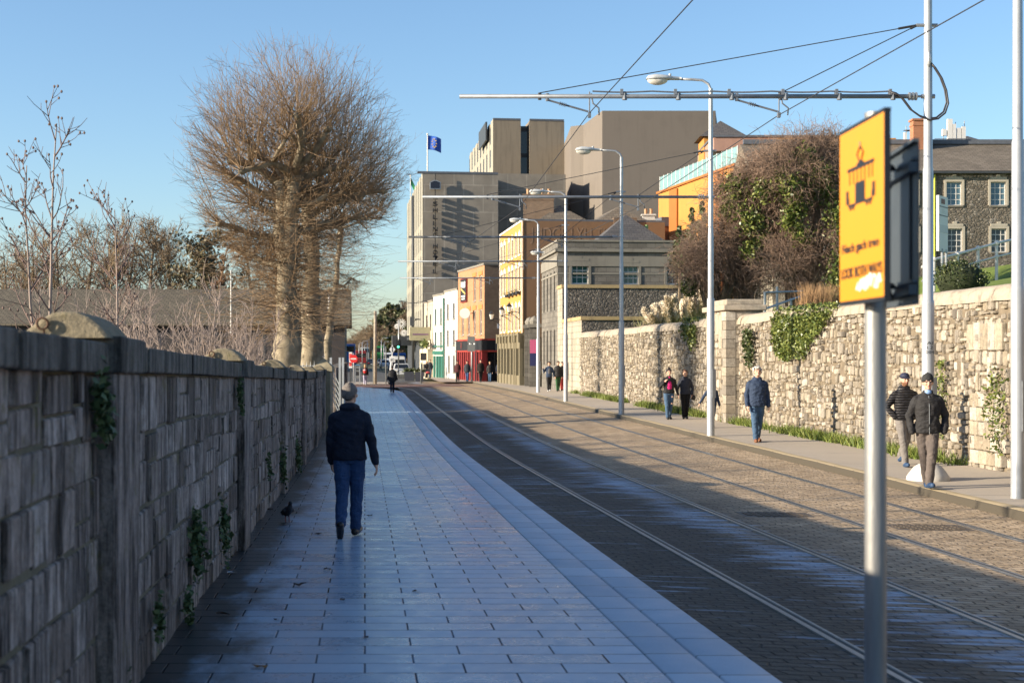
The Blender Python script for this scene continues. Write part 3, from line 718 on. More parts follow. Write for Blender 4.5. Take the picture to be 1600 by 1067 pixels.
MAT['slate_brown'] = brickmat('brown_slate_roof', (.15, .125, .095), (.215, .18, .14), (.06, .05, .04), .4, .28, .014, .85, .6, .5)
MAT['yellow'] = stucco('yellow_render', (.42, .235, .058), (.28, .16, .05), .3, .25)
MAT['brown'] = stucco('brown_render', (.20, .12, .068), (.11, .07, .048), .4, .35)
MAT['red_brick'] = brickmat('orange_brick', (.34, .14, .058), (.41, .185, .08), (.42, .30, .2), .22, .075, .01, .85, .3, .35)
MAT['dark_brick'] = brickmat('weathered_brick', (.17, .11, .075), (.25, .17, .115), (.16, .13, .1), .22, .075, .012, .9, .4, .5)
MAT['white_wall'] = stucco('white_render', (.50, .485, .45), (.34, .31, .27), .2, .25)
MAT['beige_wall'] = stucco('beige_render', (.42, .365, .29), (.22, .19, .15), .5, .5)
MAT['olive'] = stucco('olive_paint', (.175, .15, .095), (.11, .095, .06), .3, .25, .6)
MAT['red_paint'] = simple('red_shop_paint', (.17, .018, .017), .45, .18, 2)
MAT['red_bright'] = simple('bright_red_paint', (.30, .04, .03), .45, .15, 2)
MAT['dark_glass'] = glassmat('dark_shop_glass', (.012, .014, .017), .12)
MAT['green_paint'] = simple('green_shop_paint', (.03, .13, .10), .5, .2)
MAT['orange_wall'] = stucco('orange_render', (.46, .21, .048), (.32, .14, .035), .3, .25)
MAT['orange_dark'] = stucco('burnt_orange_render', (.34, .115, .024), (.3, .12, .03), .35, .3)
MAT['ashlar'] = brickmat('ashlar_stone', (.125, .115, .10), (.20, .185, .16), (.075, .068, .06), .55, .3, .012, .9, .5, .6)
MAT['ashlar_light'] = brickmat('light_ashlar', (.31, .275, .215), (.40, .36, .29), (.16, .14, .11), .7, .34, .014, .9, .5, .45)
MAT['stone_trim'] = stucco('stone_trim', (.21, .195, .165), (.10, .09, .08), .6, .6)
MAT['ochre_coping'] = stucco('ochre_coping', (.36, .27, .14), (.12, .10, .07), .5, .5)
def rubblemat(name, cols, mortar, scale=(4.6, 6.6, 1), bump=.7):
    m = NT(name, .92, 0, .25); v = m.co('UV', scale); v0 = m.co('UV')
    wv = m.n('ShaderNodeVectorMath', operation='ADD'); m.put(wv.inputs[0], v); nz = m.noise(v, 1.7, 3)
    m.put(wv.inputs[1], m.comb(m.math('MULTIPLY', nz, .5), m.math('MULTIPLY', m.noise(v, 1.1, 2), .4), 0))
    cell = m.sep(m.vor(wv.outputs[0], 1, 'F1', 'Color', .85))[0]; edge = m.vor(wv.outputs[0], 1, 'DISTANCE_TO_EDGE', 'Distance', .85)
    k = len(cols); c = m.ramp(cell, [(i / (k - 1), q) for i, q in enumerate(cols)]); g = m.noise(v0, 12, 5, .75)
    c = m.mix(m.ramp(g, [(.35, .6), (.62, 0)]), c, mortar); c = m.mix(m.ramp(edge, [(.0, .8), (.07, 0)]), c, mortar)
    c = m.mix(m.ramp(m.noise(v0, .5, 5), [(.5, 0), (.75, .5)]), c, mul(mortar, .7))
    return m.set(c, None, m.bump(m.math('ADD', m.ramp(edge, [(0, 0), (.2, 1)]), m.math('MULTIPLY', g, .5)), bump, .05))
MAT['rubble_dark'] = rubblemat('dark_rubble', [(.10, .09, .08), (.20, .18, .16), (.15, .135, .12), (.27, .25, .22)], (.055, .048, .04))
MAT['rubble_house'] = rubblemat('house_rubble', [(.13, .115, .095), (.23, .205, .17), (.18, .155, .125), (.33, .30, .26)], (.07, .06, .048), (4.2, 6.4, 1))
MAT['concrete_wall'] = brickmat('precast_concrete', (.225, .20, .168), (.265, .238, .20), (.34, .31, .265), 2.1, 2.9, .05, .9, .1, .45)
MAT['concrete_fin'] = stucco('concrete_fin', (.29, .275, .225), (.18, .165, .13), .3, .35)
MAT['lead'] = simple('lead_sheet', (.10, .11, .13), .6, .2)

def lodge():
    A = V2(xat(871.5, 86.7), 86.7); B = V2(xat(846.6, 94.6), 94.6); u1 = (B - A); W1 = u1.length; u1.normalize(); n1 = Vector((-u1.y, u1.x, 0)); u2 = -n1
    o = thing('stone_lodge', A, 'grey ashlar stone lodge with parapet and slate roof, behind the stepped walls', 'building')
    zt = CAMZ + 6.85; W2 = 9.6; z0 = -.2
    ops1 = [(1.2 + k * 1.75, zb, .62, h) for k in range(4) for zb, h in ((1.5, 2.2), (4.9, 2.4))]
    ops2 = [(.85, zat(444, 87), 1.05, 1.25), (4.05, zat(444, 87), .95, 1.15), (6.75, zat(444, 87), 1.15, 1.35)]
    mb = MB(o.location); facade(mb, A, u1, W1, z0, zt, n1, ops1, 0, .22); facade(mb, A, u2, W2, z0, zt, -u1, ops2, 0, .2)
    C = A + u2 * W2; D = B + u2 * W2; facade(mb, C, u1, W1, z0, zt, u2, (), 0); facade(mb, B, u2, W2, z0, zt, u1, (), 0)
    mb.add([tuple(A + Vector((0, 0, zt))), tuple(C + Vector((0, 0, zt))), tuple(D + Vector((0, 0, zt))), tuple(B + Vector((0, 0, zt)))], [(0, 1, 2, 3)])
    mb.build('wall', MAT['ashlar'], o)
    c = MB(o.location)
    for dz, pr, h in ((-.62, .16, .18), (-1.5, .05, .62), (.003, .06, .12), (-2.0, .03, .12)):
        p = A + n1 * pr - u1 * pr; c.obox((p.x, p.y, zt + dz), u1 * (W1 + 2 * pr), u2 * pr * .98, (0, 0, h)); c.obox((p.x, p.y, zt + dz + .001), u2 * (W2 + pr), u1 * pr * .98, (0, 0, h - .002))
    c.build('cornice', MAT['stone_trim'], o)
    for op in ops1: window(o, A, u1, n1, op, MAT['black'], MAT['dark_glass'], 2, 3, .22)
    for i, op in enumerate(ops2): window(o, A, u2, -u1, op, MAT['white'], MAT['glass_green'] if i != 2 else MAT['dark_glass'], 3, 3, .2, .07, MAT['stone_trim'], None, MAT['stone_trim'])
    r = MB(o.location); s = 2.3; hip(r, [A + u1 * .9 + u2 * s, C + u1 * .9 - u2 * s, D - u1 * 2 - u2 * s, B - u1 * 2 + u2 * s], zt - .1, 2.1, .08, 0, 0); r.build('roof', MAT['slate'], o)
    p = MB(o.location); q = at(1010, 372, 90); p.box((q.x, q.y, zt + .12), (1.2, .5, .25)); p.build('stone_block', MAT['stone_trim'], o)
    p = MB(o.location); p.tube([(q.x, q.y, zt + .2), (q.x, q.y, zt + 1.3)], .12, 8); p.build('vent_pipe', plain('green_pipe', (.25, .36, .13)), o)
lodge()
def stepped_wall(pa, pb, Y, Yd, ytop, label, front):
    """front wall facing the camera at Y, with its end running along the footpath back to Yd"""
    o = thing('stone_terrace_wall', (xat(pa, Y), Y, 0), label, 'wall', 'stepped walls below the lodge'); zt = zat(ytop, Y)
    A = V2(T_WR + K * Y, Y); B = V2(T_WR + K * Yd, Yd); u1 = B - A; W1 = u1.length; u1.normalize(); n1 = Vector((-u1.y, u1.x, 0)); u2 = -n1; W2 = (pb - pa) / F * Y
    mb = MB(o.location); mb.obox((A.x, A.y, -.3), u1 * W1, u2 * .5, (0, 0, zt + .3), 1); mb.obox((A.x + .002, A.y, -.3), u2 * W2, u1 * .45, (0, 0, zt + .297), 0)
    mb.build('stonework', [front, MAT['ashlar_light']], o)
    c = MB(o.location); p = A + n1 * .06 - u1 * .08
    c.obox((p.x, p.y, zt + .001), u1 * (W1 + .08), u2 * .62, (0, 0, .2)); c.obox((p.x + .01, p.y, zt + .003), u2 * (W2 + .1), u1 * .6, (0, 0, .196)); c.build('coping', MAT['ochre_coping'], o)
stepped_wall(908, 1100, 77, 84.4, 500, 'lower stepped stone wall with ochre coping, just past the rounded rubble wall', MAT['rubble_dark'])
stepped_wall(874, 1110, 84.5, 86.6, 450, 'upper stepped wall of dark rubble directly below the lodge windows', MAT['rubble_dark'])

def gate_pillars():
    for px, Y, lab in ((824, 96.8, 'rough stone gate pillar beside the lodge'), (833, 99.5, 'rough stone gate pillar against the olive shopfront')):
        x = 11.55 + K * Y; o = thing('gate_pillar', (x, Y, 0), lab, 'pillar', 'stone gate pillars'); mb = MB(o.location)
        mb.box((x, Y, 1.9), (.75, .75, 4.2)); mb.build('shaft', MAT['ashlar'], o); mb = MB(o.location); mb.box((x, Y, 4.12), (.95, .95, .24)); mb.lathe((x, Y, 4.24), [(.3, 0), (.36, .2), (.2, .45), (.02, .55)], 10); mb.build('cap', MAT['stone_trim'], o)
    o = thing('hanging_banner', P(11.2, 95.4, 1), 'narrow pink and navy banner hung on the lodge side wall', 'banner'); mb = MB(o.location)
    a = Vector(P(11.55, 95.2, 1.4)); mb.obox(a, (-.5, -.05, 0), (0, .03, 0), (0, 0, .85)); mb.build('lower_cloth', plain('navy_cloth', (.03, .035, .12)), o)
    mb = MB(o.location); mb.obox(a + Vector((0, 0, .853)), (-.5, -.05, 0), (0, .03, 0), (0, 0, .9)); mb.build('upper_cloth', plain('pink_cloth', (.6, .12, .25)), o)
gate_pillars()

def yellow_house():
    A = V2(xat(817.5, 102), 102); B = V2(xat(781.5, 115.5), 115.5); u1 = B - A; W1 = u1.length; u1.normalize(); n1 = Vector((-u1.y, u1.x, 0)); u2 = -n1; W2 = 10.4
    o = thing('yellow_house', A, 'tall yellow house with white arched window surrounds and a bare brown gable', 'building')
    z0 = -.2; zt = CAMZ + 9.55; ops = []
    for s in (1.3, 3.2, 5.3, 7.3, 10.0, 11.9):
        ops += [(s, CAMZ + 7.25, .85, 1.35), (s, CAMZ + 4.6, .85, 1.75), (s, CAMZ + 1.75, .85, 1.7)]
    C = A + u2 * W2; D = B + u2 * W2
    mb = MB(o.location); facade(mb, A, u1, W1, CAMZ + 1.2, zt, n1, ops, 0, .15)
    sops = [(3.0, CAMZ + 7.6, 1.5, .45)]
    facade(mb, A, u2, W2, z0, zt, -u1, sops, 1, .15); facade(mb, C, u1, W1, z0, zt, u2, (), 1); facade(mb, B, u2, W2, z0, zt, u1, (), 1)
    mb.add([A + Vector((0, 0, zt - .3)), C + Vector((0, 0, zt - .3)), D + Vector((0, 0, zt - .3)), B + Vector((0, 0, zt - .3))], [(0, 1, 2, 3)], 1)
    mb.build('wall', [MAT['yellow'], MAT['brown']], o)
    for i, op in enumerate(ops): window(o, A, u1, n1, op, MAT['white'], MAT['glass'], 1, 2, .15, .06, MAT['white'], None, MAT['white'])
    window(o, A, u2, -u1, sops[0], MAT['glass_blue'], MAT['glass'], 3, 1, .15)
    mb = MB(o.location); p = A - u1 * .05 + n1 * .05; mb.obox((p.x, p.y, zt), u1 * (W1 + .1), u2 * .35, (0, 0, .14)); mb.obox((p.x, p.y, CAMZ + 1.3), u1 * -.0 + n1 * .0 + u1 * .18, n1 * .05, (0, 0, zt - CAMZ - 1.3))
    q = B - u1 * .15; mb.obox((q.x, q.y, CAMZ + 1.3), u1 * .15, n1 * .06, (0, 0, zt - CAMZ - 1.3)); mb.build('white_trim', MAT['white'], o)
    mb = MB(o.location); mb.obox((A.x, A.y, zt + .001), u2 * W2, u1 * .3, (0, 0, .13)); mb.build('parapet_coping', MAT['lead'], o)
    for i in (1, 4, 7, 10):
        s = ops[i][0]; q = A + u1 * (s - .1) + n1 * .02; fb = MB(o.location); fb.obox((q.x, q.y, CAMZ + 4.35), u1 * 1.05, n1 * .28, (0, 0, .2)); fo = fb.build('window_box', MAT['black'], o)
        leaf_clump('box_plants', [(q + u1 * .5 + n1 * .14 + Vector((0, 0, CAMZ + 4.62)))], .5, 60, .1, MAT['leaf_dark'], fo, o.location, (1, 1, .5))
    r = MB(o.location)
    a1 = A + u2 * .9 + u1 * .3; hip(r, [a1, a1 + u2 * 4.1, a1 + u2 * 4.1 + u1 * 11, a1 + u1 * 11], zt - .05, 1.35, .72, 0, .1)
    a2 = A + u2 * 5.3 + u1 * .3; hip(r, [a2, a2 + u2 * 4.1, a2 + u2 * 4.1 + u1 * 11, a2 + u1 * 11], zt - .05, 1.35, .72, 0, .1); r.build('roof', MAT['slate_brown'], o)
    q = A + u2 * 1.35 + u1 * 1.6; chimney(o, q.x, q.y, zt - .2, CAMZ + 11.5, 2.2, .8, MAT['dark_brick'], 4)
    q = A + u2 * 6.6 - u1 * .12; mb = MB(o.location); mb.obox((q.x, q.y, z0), u2 * 1.7, u1 * .5, (0, 0, zt + .5)); mb.build('chimney_breast', MAT['dark_brick'], o)
    q = A + u2 * 9.4 + u1 * 1; chimney(o, q.x, q.y, zt - .2, zt + .55, .9, .5, MAT['white_wall'], 2)
    # faded painted letters on the bare gable
    lettering('JUDGE LYLLTUS', A + u2 * .5 - u1 * .012 + Vector((0, 0, zt - 1.35)), u2, Vector((0, 0, 1)), .92, MAT['faded'], o, 6.3, 'faded_lettering')
    # olive shopfront at street level
    mb = MB(o.location); p = A + n1 * .25 - u1 * .3; H = CAMZ + 1.35
    mb.obox((p.x, p.y, H - .95), u1 * 13.4, -n1 * .5, (0, 0, .95)); mb.obox((p.x + n1.x * .12, p.y + n1.y * .12, H), u1 * 13.4, -n1 * .6, (0, 0, .16))
    mb.obox((p.x, p.y, z0), u1 * 13.4, -n1 * .5, (0, 0, .85))
    for s in (0, 2.1, 3.2, 5.0, 7.2, 9.0, 10.8, 12.8):
        q = p + u1 * s + n1 * .06; mb.obox((q.x, q.y, z0), u1 * .45, -n1 * .5, (0, 0, H + .2)); mb.obox((q.x + n1.x * .1, q.y + n1.y * .1, H - .5), u1 * .5, -n1 * .12, (0, 0, .72))
    so = mb.build('shopfront', MAT['olive'], o)
    mb = MB(o.location); q = p - n1 * .18; mb.obox((q.x, q.y, .6), u1 * 13.2, -n1 * .05, (0, 0, H - 1.5)); mb.build('shop_window', MAT['dark_glass'], so)
    return A, B, u1, n1, u2

def lettering(txt, p, u, v, h, mat, parent, width=None, name='lettering', depth=.004, sy=None):
    """flat raised letters: baseline start p, along u, up v"""
    cu = bpy.data.curves.new(name, 'FONT'); cu.body = txt; cu.size = 1; cu.extrude = 0; cu.offset = .022 if sy else 0
    tmp = bpy.data.objects.new(name, cu); col.objects.link(tmp); dg = bpy.context.evaluated_depsgraph_get()
    me = bpy.data.meshes.new_from_object(tmp.evaluated_get(dg)); bpy.data.objects.remove(tmp); bpy.data.curves.remove(cu)
    co = np.empty(len(me.vertices) * 3, dtype=np.float32); me.vertices.foreach_get("co", co); co = co.reshape(-1, 3)
    if len(co) == 0: return None
    x0, x1 = co[:, 0].min(), co[:, 0].max(); sx = (width / (x1 - x0)) if width else h / .72
    u = Vector(u).normalized(); v = Vector(v).normalized(); n = u.cross(v); base = Vector(p); q_ = parent
    while q_: base = base - q_.location; q_ = q_.parent
    sy = h / .72
    W_ = np.array(base)[None] + (co[:, :1] - x0) * sx * np.array(u)[None] + co[:, 1:2] * sy * np.array(v)[None] + np.array(n)[None] * depth
    me.vertices.foreach_set("co", W_.astype(np.float32).ravel()); me.materials.clear(); me.materials.append(mat); me.update()
    return link(name, me, parent)
MAT['faded'] = simple('faded_white_paint', (.25, .165, .11), .9, .25, 2)
# leaves: small quads scattered through a volume
def leaf_clump(name, centres, rad, n, size, mat, parent, origin, squash=(1, 1, 1), seed=0, shell=.5):
    rng = np.random.default_rng(seed + len(centres)); C = np.array([tuple(c) for c in centres], dtype=float); k = rng.integers(0, len(C), n)
    r = rad if hasattr(rad, '__len__') else np.full(len(C), rad); r = np.asarray(r)[k]
    d = rng.normal(size=(n, 3)); d /= np.linalg.norm(d, axis=1)[:, None]; rr = r * (shell + (1 - shell) * rng.random(n)) * (.75 + .5 * rng.random(n) ** 2)
    p = C[k] + d * rr[:, None] * np.array(squash)
    a = rng.normal(size=(n, 3)) + d * .6; a /= np.linalg.norm(a, axis=1)[:, None]; b = np.cross(a, rng.normal(size=(n, 3))); b /= np.linalg.norm(b, axis=1)[:, None]
    s = size * (.5 + rng.random(n))[:, None]; c = np.cross(a, b)
    V = np.stack([p - b * s * .5, p + c * s * .32, p + b * s * .6, p - c * s * .32], 1).reshape(-1, 3) - np.array(tuple(origin))
    Fc = np.arange(n * 4).reshape(n, 4); me = mesh_np(name, V, Fc, mat)
    at_ = me.attributes.new('tint', 'FLOAT', 'FACE'); at_.data.foreach_set('value', rng.random(n).astype(np.float32)); return link(name, me, parent)
def leafmat(name, cols, rough=.55):
    m = NT(name, rough, 0, .4); a = m.attr('tint').outputs['Fac']; k = len(cols)
    c = m.ramp(a, [(i / (k - 1), q) for i, q in enumerate(cols)]); m.put(m.b.inputs['Subsurface Weight'], 0.0); return m.set(c)
MAT['leaf_dark'] = leafmat('dark_leaves', [(.03, .05, .015), (.06, .09, .025), (.10, .11, .04)])
MAT['leaf_ivy'] = leafmat('ivy_leaves', [(.03, .055, .012), (.09, .12, .025), (.20, .22, .05), (.05, .08, .02)], .4)
MAT['leaf_bush'] = leafmat('bush_leaves', [(.02, .035, .01), (.045, .065, .02), (.09, .10, .03)], .45)
MAT['grass'] = leafmat('weed_grass', [(.06, .10, .015), (.12, .17, .022), (.20, .22, .05), (.08, .11, .03)], .6)
MAT['fern'] = leafmat('fern_leaves', [(.03, .06, .02), (.06, .10, .035), (.09, .13, .05)], .6)

def batch_tubes(name, pts, rad, mat, parent, origin, sides=3):
    """pts (N,P,3), rad (N,P)"""
    N, Pn, _ = pts.shape; tan = np.gradient(pts, axis=1); tan /= np.linalg.norm(tan, axis=2, keepdims=True) + 1e-9
    ref = np.where(np.abs(tan[..., 2:3]) > .9, np.array([1., 0, 0]), np.array([0, 0, 1.])); a = np.cross(tan, ref); a /= np.linalg.norm(a, axis=2, keepdims=True) + 1e-9; b = np.cross(tan, a)
    ang = np.arange(sides) * 2 * np.pi / sides
    V = pts[:, :, None, :] + (a[:, :, None, :] * np.cos(ang)[:, None] + b[:, :, None, :] * np.sin(ang)[:, None]) * rad[:, :, None, None]
    V = V.reshape(-1, 3) - np.array(tuple(origin))
    i = np.arange(N)[:, None, None]; j = np.arange(Pn - 1)[None, :, None]; k = np.arange(sides)[None, None, :]; k2 = (k + 1) % sides
    base = (i * Pn + j) * sides; Fc = np.stack([base + k, base + k2, base + sides + k2, base + sides + k], -1).reshape(-1, 4)
    me = mesh_np(name, V, Fc, mat, None, sides > 4); return link(name, me, parent)
def grow(rng, start, d, length, npts, up=.0, wob=.1, rnd_up=None):
    """(N,npts,3) gently bending polylines"""
    N = len(start); d = d / (np.linalg.norm(d, axis=1, keepdims=True) + 1e-9); pts = np.zeros((N, npts, 3)); pts[:, 0] = start; st = (length / (npts - 1))[:, None]
    u = np.zeros((N, 3)); u[:, 2] = up if rnd_up is None else rnd_up
    for j in range(1, npts):
        pts[:, j] = pts[:, j - 1] + d * st; d = d + u / (npts - 1) + rng.normal(size=(N, 3)) * wob; d /= np.linalg.norm(d, axis=1, keepdims=True) + 1e-9
    return pts
def along(rng, pts, n, lo=.2, hi=1.0):
    """n random points on each polyline: positions, tangents, index"""
    N, Pn, _ = pts.shape; idx = np.repeat(np.arange(N), n); s = (lo + (hi - lo) * rng.random(N * n)) * (Pn - 1) * .9999; j = s.astype(int); f = (s - j)[:, None]
    p = pts[idx, j] * (1 - f) + pts[idx, j + 1] * f; t = pts[idx, j + 1] - pts[idx, j]; t /= np.linalg.norm(t, axis=1, keepdims=True) + 1e-9
    return p, t, idx, s / (Pn - 1)
def side(rng, t, mixv):
    r = rng.normal(size=t.shape); r -= t * (r * t).sum(1, keepdims=True); r /= np.linalg.norm(r, axis=1, keepdims=True) + 1e-9
    return t * (1 - mixv) + r * mixv
def taper(N, r0, r1, Pn): return np.asarray(r0).reshape(-1, 1) * np.ones((N, 1)) * (1 - np.linspace(0, 1, Pn)[None]) + np.asarray(r1).reshape(-1, 1) * np.linspace(0, 1, Pn)[None]

MAT['bark'] = simple('plane_bark', (.19, .155, .105), .9, .45, 2.6, 1.0, 14, 0, .3, 'Object', (.37, .31, .22))
MAT['twig'] = simple('brown_twigs', (.235, .158, .092), .85, .3, 1.5)
MAT['twig_far'] = simple('grey_brown_twigs', (.21, .155, .10), .9, .35, .3)
MAT['birch'] = simple('pale_sapling_bark', (.25, .195, .17), .7, .35, 3, .3, 30)
MAT['sapling_twig'] = simple('reddish_sapling_twigs', (.13, .085, .075), .7, .3, 3)

def plane_tree(px, Y, trunkw, head_y, crown_c, crown_r, nkn, ntw, label, seed, lean=0, nlimb=8, low=(), fork=True):
    rng = np.random.default_rng(seed); rr = random.Random(seed); x = xat(px, Y); zb = -.35
    o = thing('plane_tree', (x, Y, zb), label, 'tree', 'pollarded plane trees behind the near wall')
    zh = zat(head_y, Y); r = trunkw / 2; mb = MB(o.location)
    def trunk(a, b, r0, r1, n=9, w_=.06):
        pts, rad = [], []
        for i in range(n):
            f = i / (n - 1); p = a.lerp(b, f) + Vector((rr.uniform(-w_, w_), rr.uniform(-w_, w_), 0)) * (1 if 0 < i < n - 1 else 0); pts.append(p); rad.append((r0 * (1 - f) + r1 * f) * rr.uniform(.9, 1.12) * (1.28 if i == 0 else 1))
        mb.tube(pts, rad, 14); return pts
    top = Vector((x + lean, Y, zh)); mid = Vector((x + lean * .4 + .05, Y, zb + (zh - zb) * .56))
    trunk(Vector((x, Y, zb)), mid, r * 1.05, r * .78)
    heads = []
    la = trunk(mid - Vector((0, 0, .15)), top + Vector((-.20, .1, .1)), r * .66, r * .54); lb = trunk(mid - Vector((0, 0, .15)), top + Vector((.26, -.12, .35)), r * .6, r * .48) if fork else la
    cc = at(crown_c[0], crown_c[1], Y); rx, rz = crown_r[0] / F * Y, crown_r[1] / F * Y
    kn = []
    for i in range(nlimb):      # stubby limbs from the heads, ending in swollen knuckles
        a = 2 * math.pi * i / nlimb + rr.uniform(-.3, .3); src = rr.choice([la[-1], lb[-1], la[-2], lb[-2], la[-1], lb[-3]]); L = rr.uniform(.35, .62)
        e = Vector((cc.x + math.cos(a) * rx * L, Y + math.sin(a) * rx * L, max(zh - .6, src.z - .1) + rr.uniform(-.2, .55) * rz)); m_ = src.lerp(e, .55) + Vector((rr.uniform(-.3, .3), rr.uniform(-.3, .3), rr.uniform(-.1, .4)))
        pts = [src, src.lerp(m_, .5) + Vector((0, 0, .08)), m_, m_.lerp(e, .6), e]; mb.tube(pts, [r * .34, r * .27, r * .22, r * .2, r * .17], 9)
        mb.ell(e, (r * .3, r * .3, r * .24), 8, 6); kn += [(e, 1.0), (m_, .6), (m_.lerp(e, .6), .8)]
        for q in range(2):
            e2 = m_ + Vector((rr.uniform(-1, 1), rr.uniform(-1, 1), rr.uniform(.2, 1))).normalized() * rx * rr.uniform(.15, .3); mb.tube([m_, m_.lerp(e2, .5) + Vector((0, 0, .06)), e2], [r * .17, r * .13, r * .09], 7); kn.append((e2, .8))
    for (lx, ly) in low:      # low limbs off the trunk
        e = at(lx, ly, Y + rr.uniform(-.6, .6)); f = max(.3, min(.95, (e.z - .5 - zb) / (zh - zb))); src = Vector((x, Y, zb)).lerp(mid, f / .56) if f < .56 else mid.lerp(la[-1], (f - .56) / .44); m_ = src.lerp(e, .5) + Vector((0, rr.uniform(-.2, .2), -.12))
        mb.tube([src, src.lerp(m_, .5), m_, m_.lerp(e, .55) + Vector((0, 0, .06)), e], [r * .3, r * .25, r * .2, r * .18, r * .15], 9); mb.ell(e, (r * .27, r * .27, r * .22), 8, 6); kn += [(e, 2.2), (m_, 1.2), (m_.lerp(e, .5), 1.2)]
    for p in (la[-1], lb[-1]): kn.append((p, 1.4)); mb.ell(p, (r * .66, r * .62, r * .5), 10, 7)
    for p in la[2:-1] + lb[2:-1]: kn.append((p, .4))
    for k in range(10):         # burrs
        f = rr.uniform(.3, 1); p = Vector((x, Y, zb)).lerp(mid, f); a = rr.uniform(0, 6.28); mb.ell(p + Vector((math.cos(a), math.sin(a), 0)) * r * .72, (r * .32, r * .32, r * .3), 8, 6)
    mb.build('trunk', MAT['bark'], o, True)
    # long whippy shoots
    KP = np.array([tuple(k[0]) for k in kn]); wgt = np.array([k[1] for k in kn]); wgt /= wgt.sum(); N = ntw
    idx = rng.choice(len(KP), N, p=wgt); st = KP[idx]; d = rng.normal(size=(N, 3)); d[:, 2] = d[:, 2] * .85 + .38
    outw = st - np.array([cc.x, Y, cc.z - rz * .55]); outw /= np.linalg.norm(outw, axis=1, keepdims=True) + 1e-6; d = d / np.linalg.norm(d, axis=1, keepdims=True) + outw * .75
    # shoots end on a dome
    dn = d / np.linalg.norm(d, axis=1, keepdims=True); rel = (st - np.array([cc.x, Y, cc.z])) / np.array([rx, rx, rz]); dd = dn / np.array([rx, rx, rz])
    A_ = (dd ** 2).sum(1); B_ = (rel * dd).sum(1); C_ = (rel ** 2).sum(1) - 1; reach = (-B_ + np.sqrt(np.maximum(B_ ** 2 - A_ * C_, .01))) / A_
    L = np.clip(reach * rng.uniform(.55, 1.06, N), .5, rx * 1.25)
    p1 = grow(rng, st, d, L, 7, 0, .055, rng.uniform(.0, .55, N)); r1 = taper(N, rng.uniform(.009, .019, N), np.full(N, .003), 7)
    tw = [(p1, r1)]
    q, t, ix, s = along(rng, p1, 3, .25, .9); n2 = len(q); l2 = L[ix] * (1.05 - s) * rng.uniform(.5, .95, n2); p2 = grow(rng, q, side(rng, t, .42), l2, 5, 0, .07, rng.uniform(0, .4, n2)); tw.append((p2, taper(n2, np.full(n2, .0065), np.full(n2, .0022), 5)))
    q, t, ix, s = along(rng, p2, 2, .2, .9); n3 = len(q); p3 = grow(rng, q, side(rng, t, .5), rng.uniform(.15, .5, n3), 3, .2, .08); tw.append((p3, taper(n3, np.full(n3, .0045), np.full(n3, .002), 3)))
    # epicormic shoots down the trunk
    n4 = int(ntw * .72); f = rng.random(n4); st4 = np.stack([x + lean * f * .6 + rng.normal(size=n4) * r * .3, Y + rng.normal(size=n4) * r * .4, zb + (zh - zb) * (.40 + .60 * f)], 1)
    d4 = rng.normal(size=(n4, 3)); d4[:, 2] = rng.uniform(-.35, .5, n4); p4 = grow(rng, st4, d4, rng.uniform(.7, rx * 1.05, n4), 6, 0, .08, rng.uniform(-.3, .5, n4)); tw.append((p4, taper(n4, np.full(n4, .010), np.full(n4, .0025), 6)))
    q, t, ix, s = along(rng, p4, 3, .2, .95); n5 = len(q); p5 = grow(rng, q, side(rng, t, .5), rng.uniform(.2, .8, n5), 4, .1, .08); tw.append((p5, taper(n5, np.full(n5, .0055), np.full(n5, .002), 4)))
    crown_from(tw, o, MAT['twig'])
    return o
def crown_from(parts, o, mat, name='crown'):
    Vs, Fs, b = [], [], 0
    for p, r in parts:
        ob = batch_tubes('tmp', p, r, mat, None, o.location, 3); me = ob.data; co = np.empty(len(me.vertices) * 3, dtype=np.float32); me.vertices.foreach_get("co", co); vi = np.empty(len(me.loops), dtype=np.int32); me.loops.foreach_get("vertex_index", vi)
        Vs.append(co.reshape(-1, 3)); Fs.append(vi.reshape(-1, 4) + b); b += len(me.vertices); bpy.data.objects.remove(ob); bpy.data.meshes.remove(me)
    return link(name, mesh_np(name, np.concatenate(Vs), np.concatenate(Fs), mat), o)

plane_tree(446, 47, .98, 296, (458, 232), (180, 190), 0, 1150, 'huge pollarded plane tree with thick pale trunk and a dome of bare shoots', 1, .05, 9, [(343, 350), (395, 318), (380, 395), (520, 345), (362, 275), (535, 300), (420, 370)])
plane_tree(483, 52, .88, 300, (522, 258), (132, 145), 0, 430, 'second plane tree with crooked pale trunk, close beside the huge one', 2, .15, 7, [(560, 340), (575, 300), (450, 400)], False)
plane_tree(503, 67, .40, 345, (545, 315), (90, 105), 0, 360, 'slender leaning plane tree with burrs, nearest to the junction', 3, 1.15, 6, [(552, 435), (590, 330)], False)

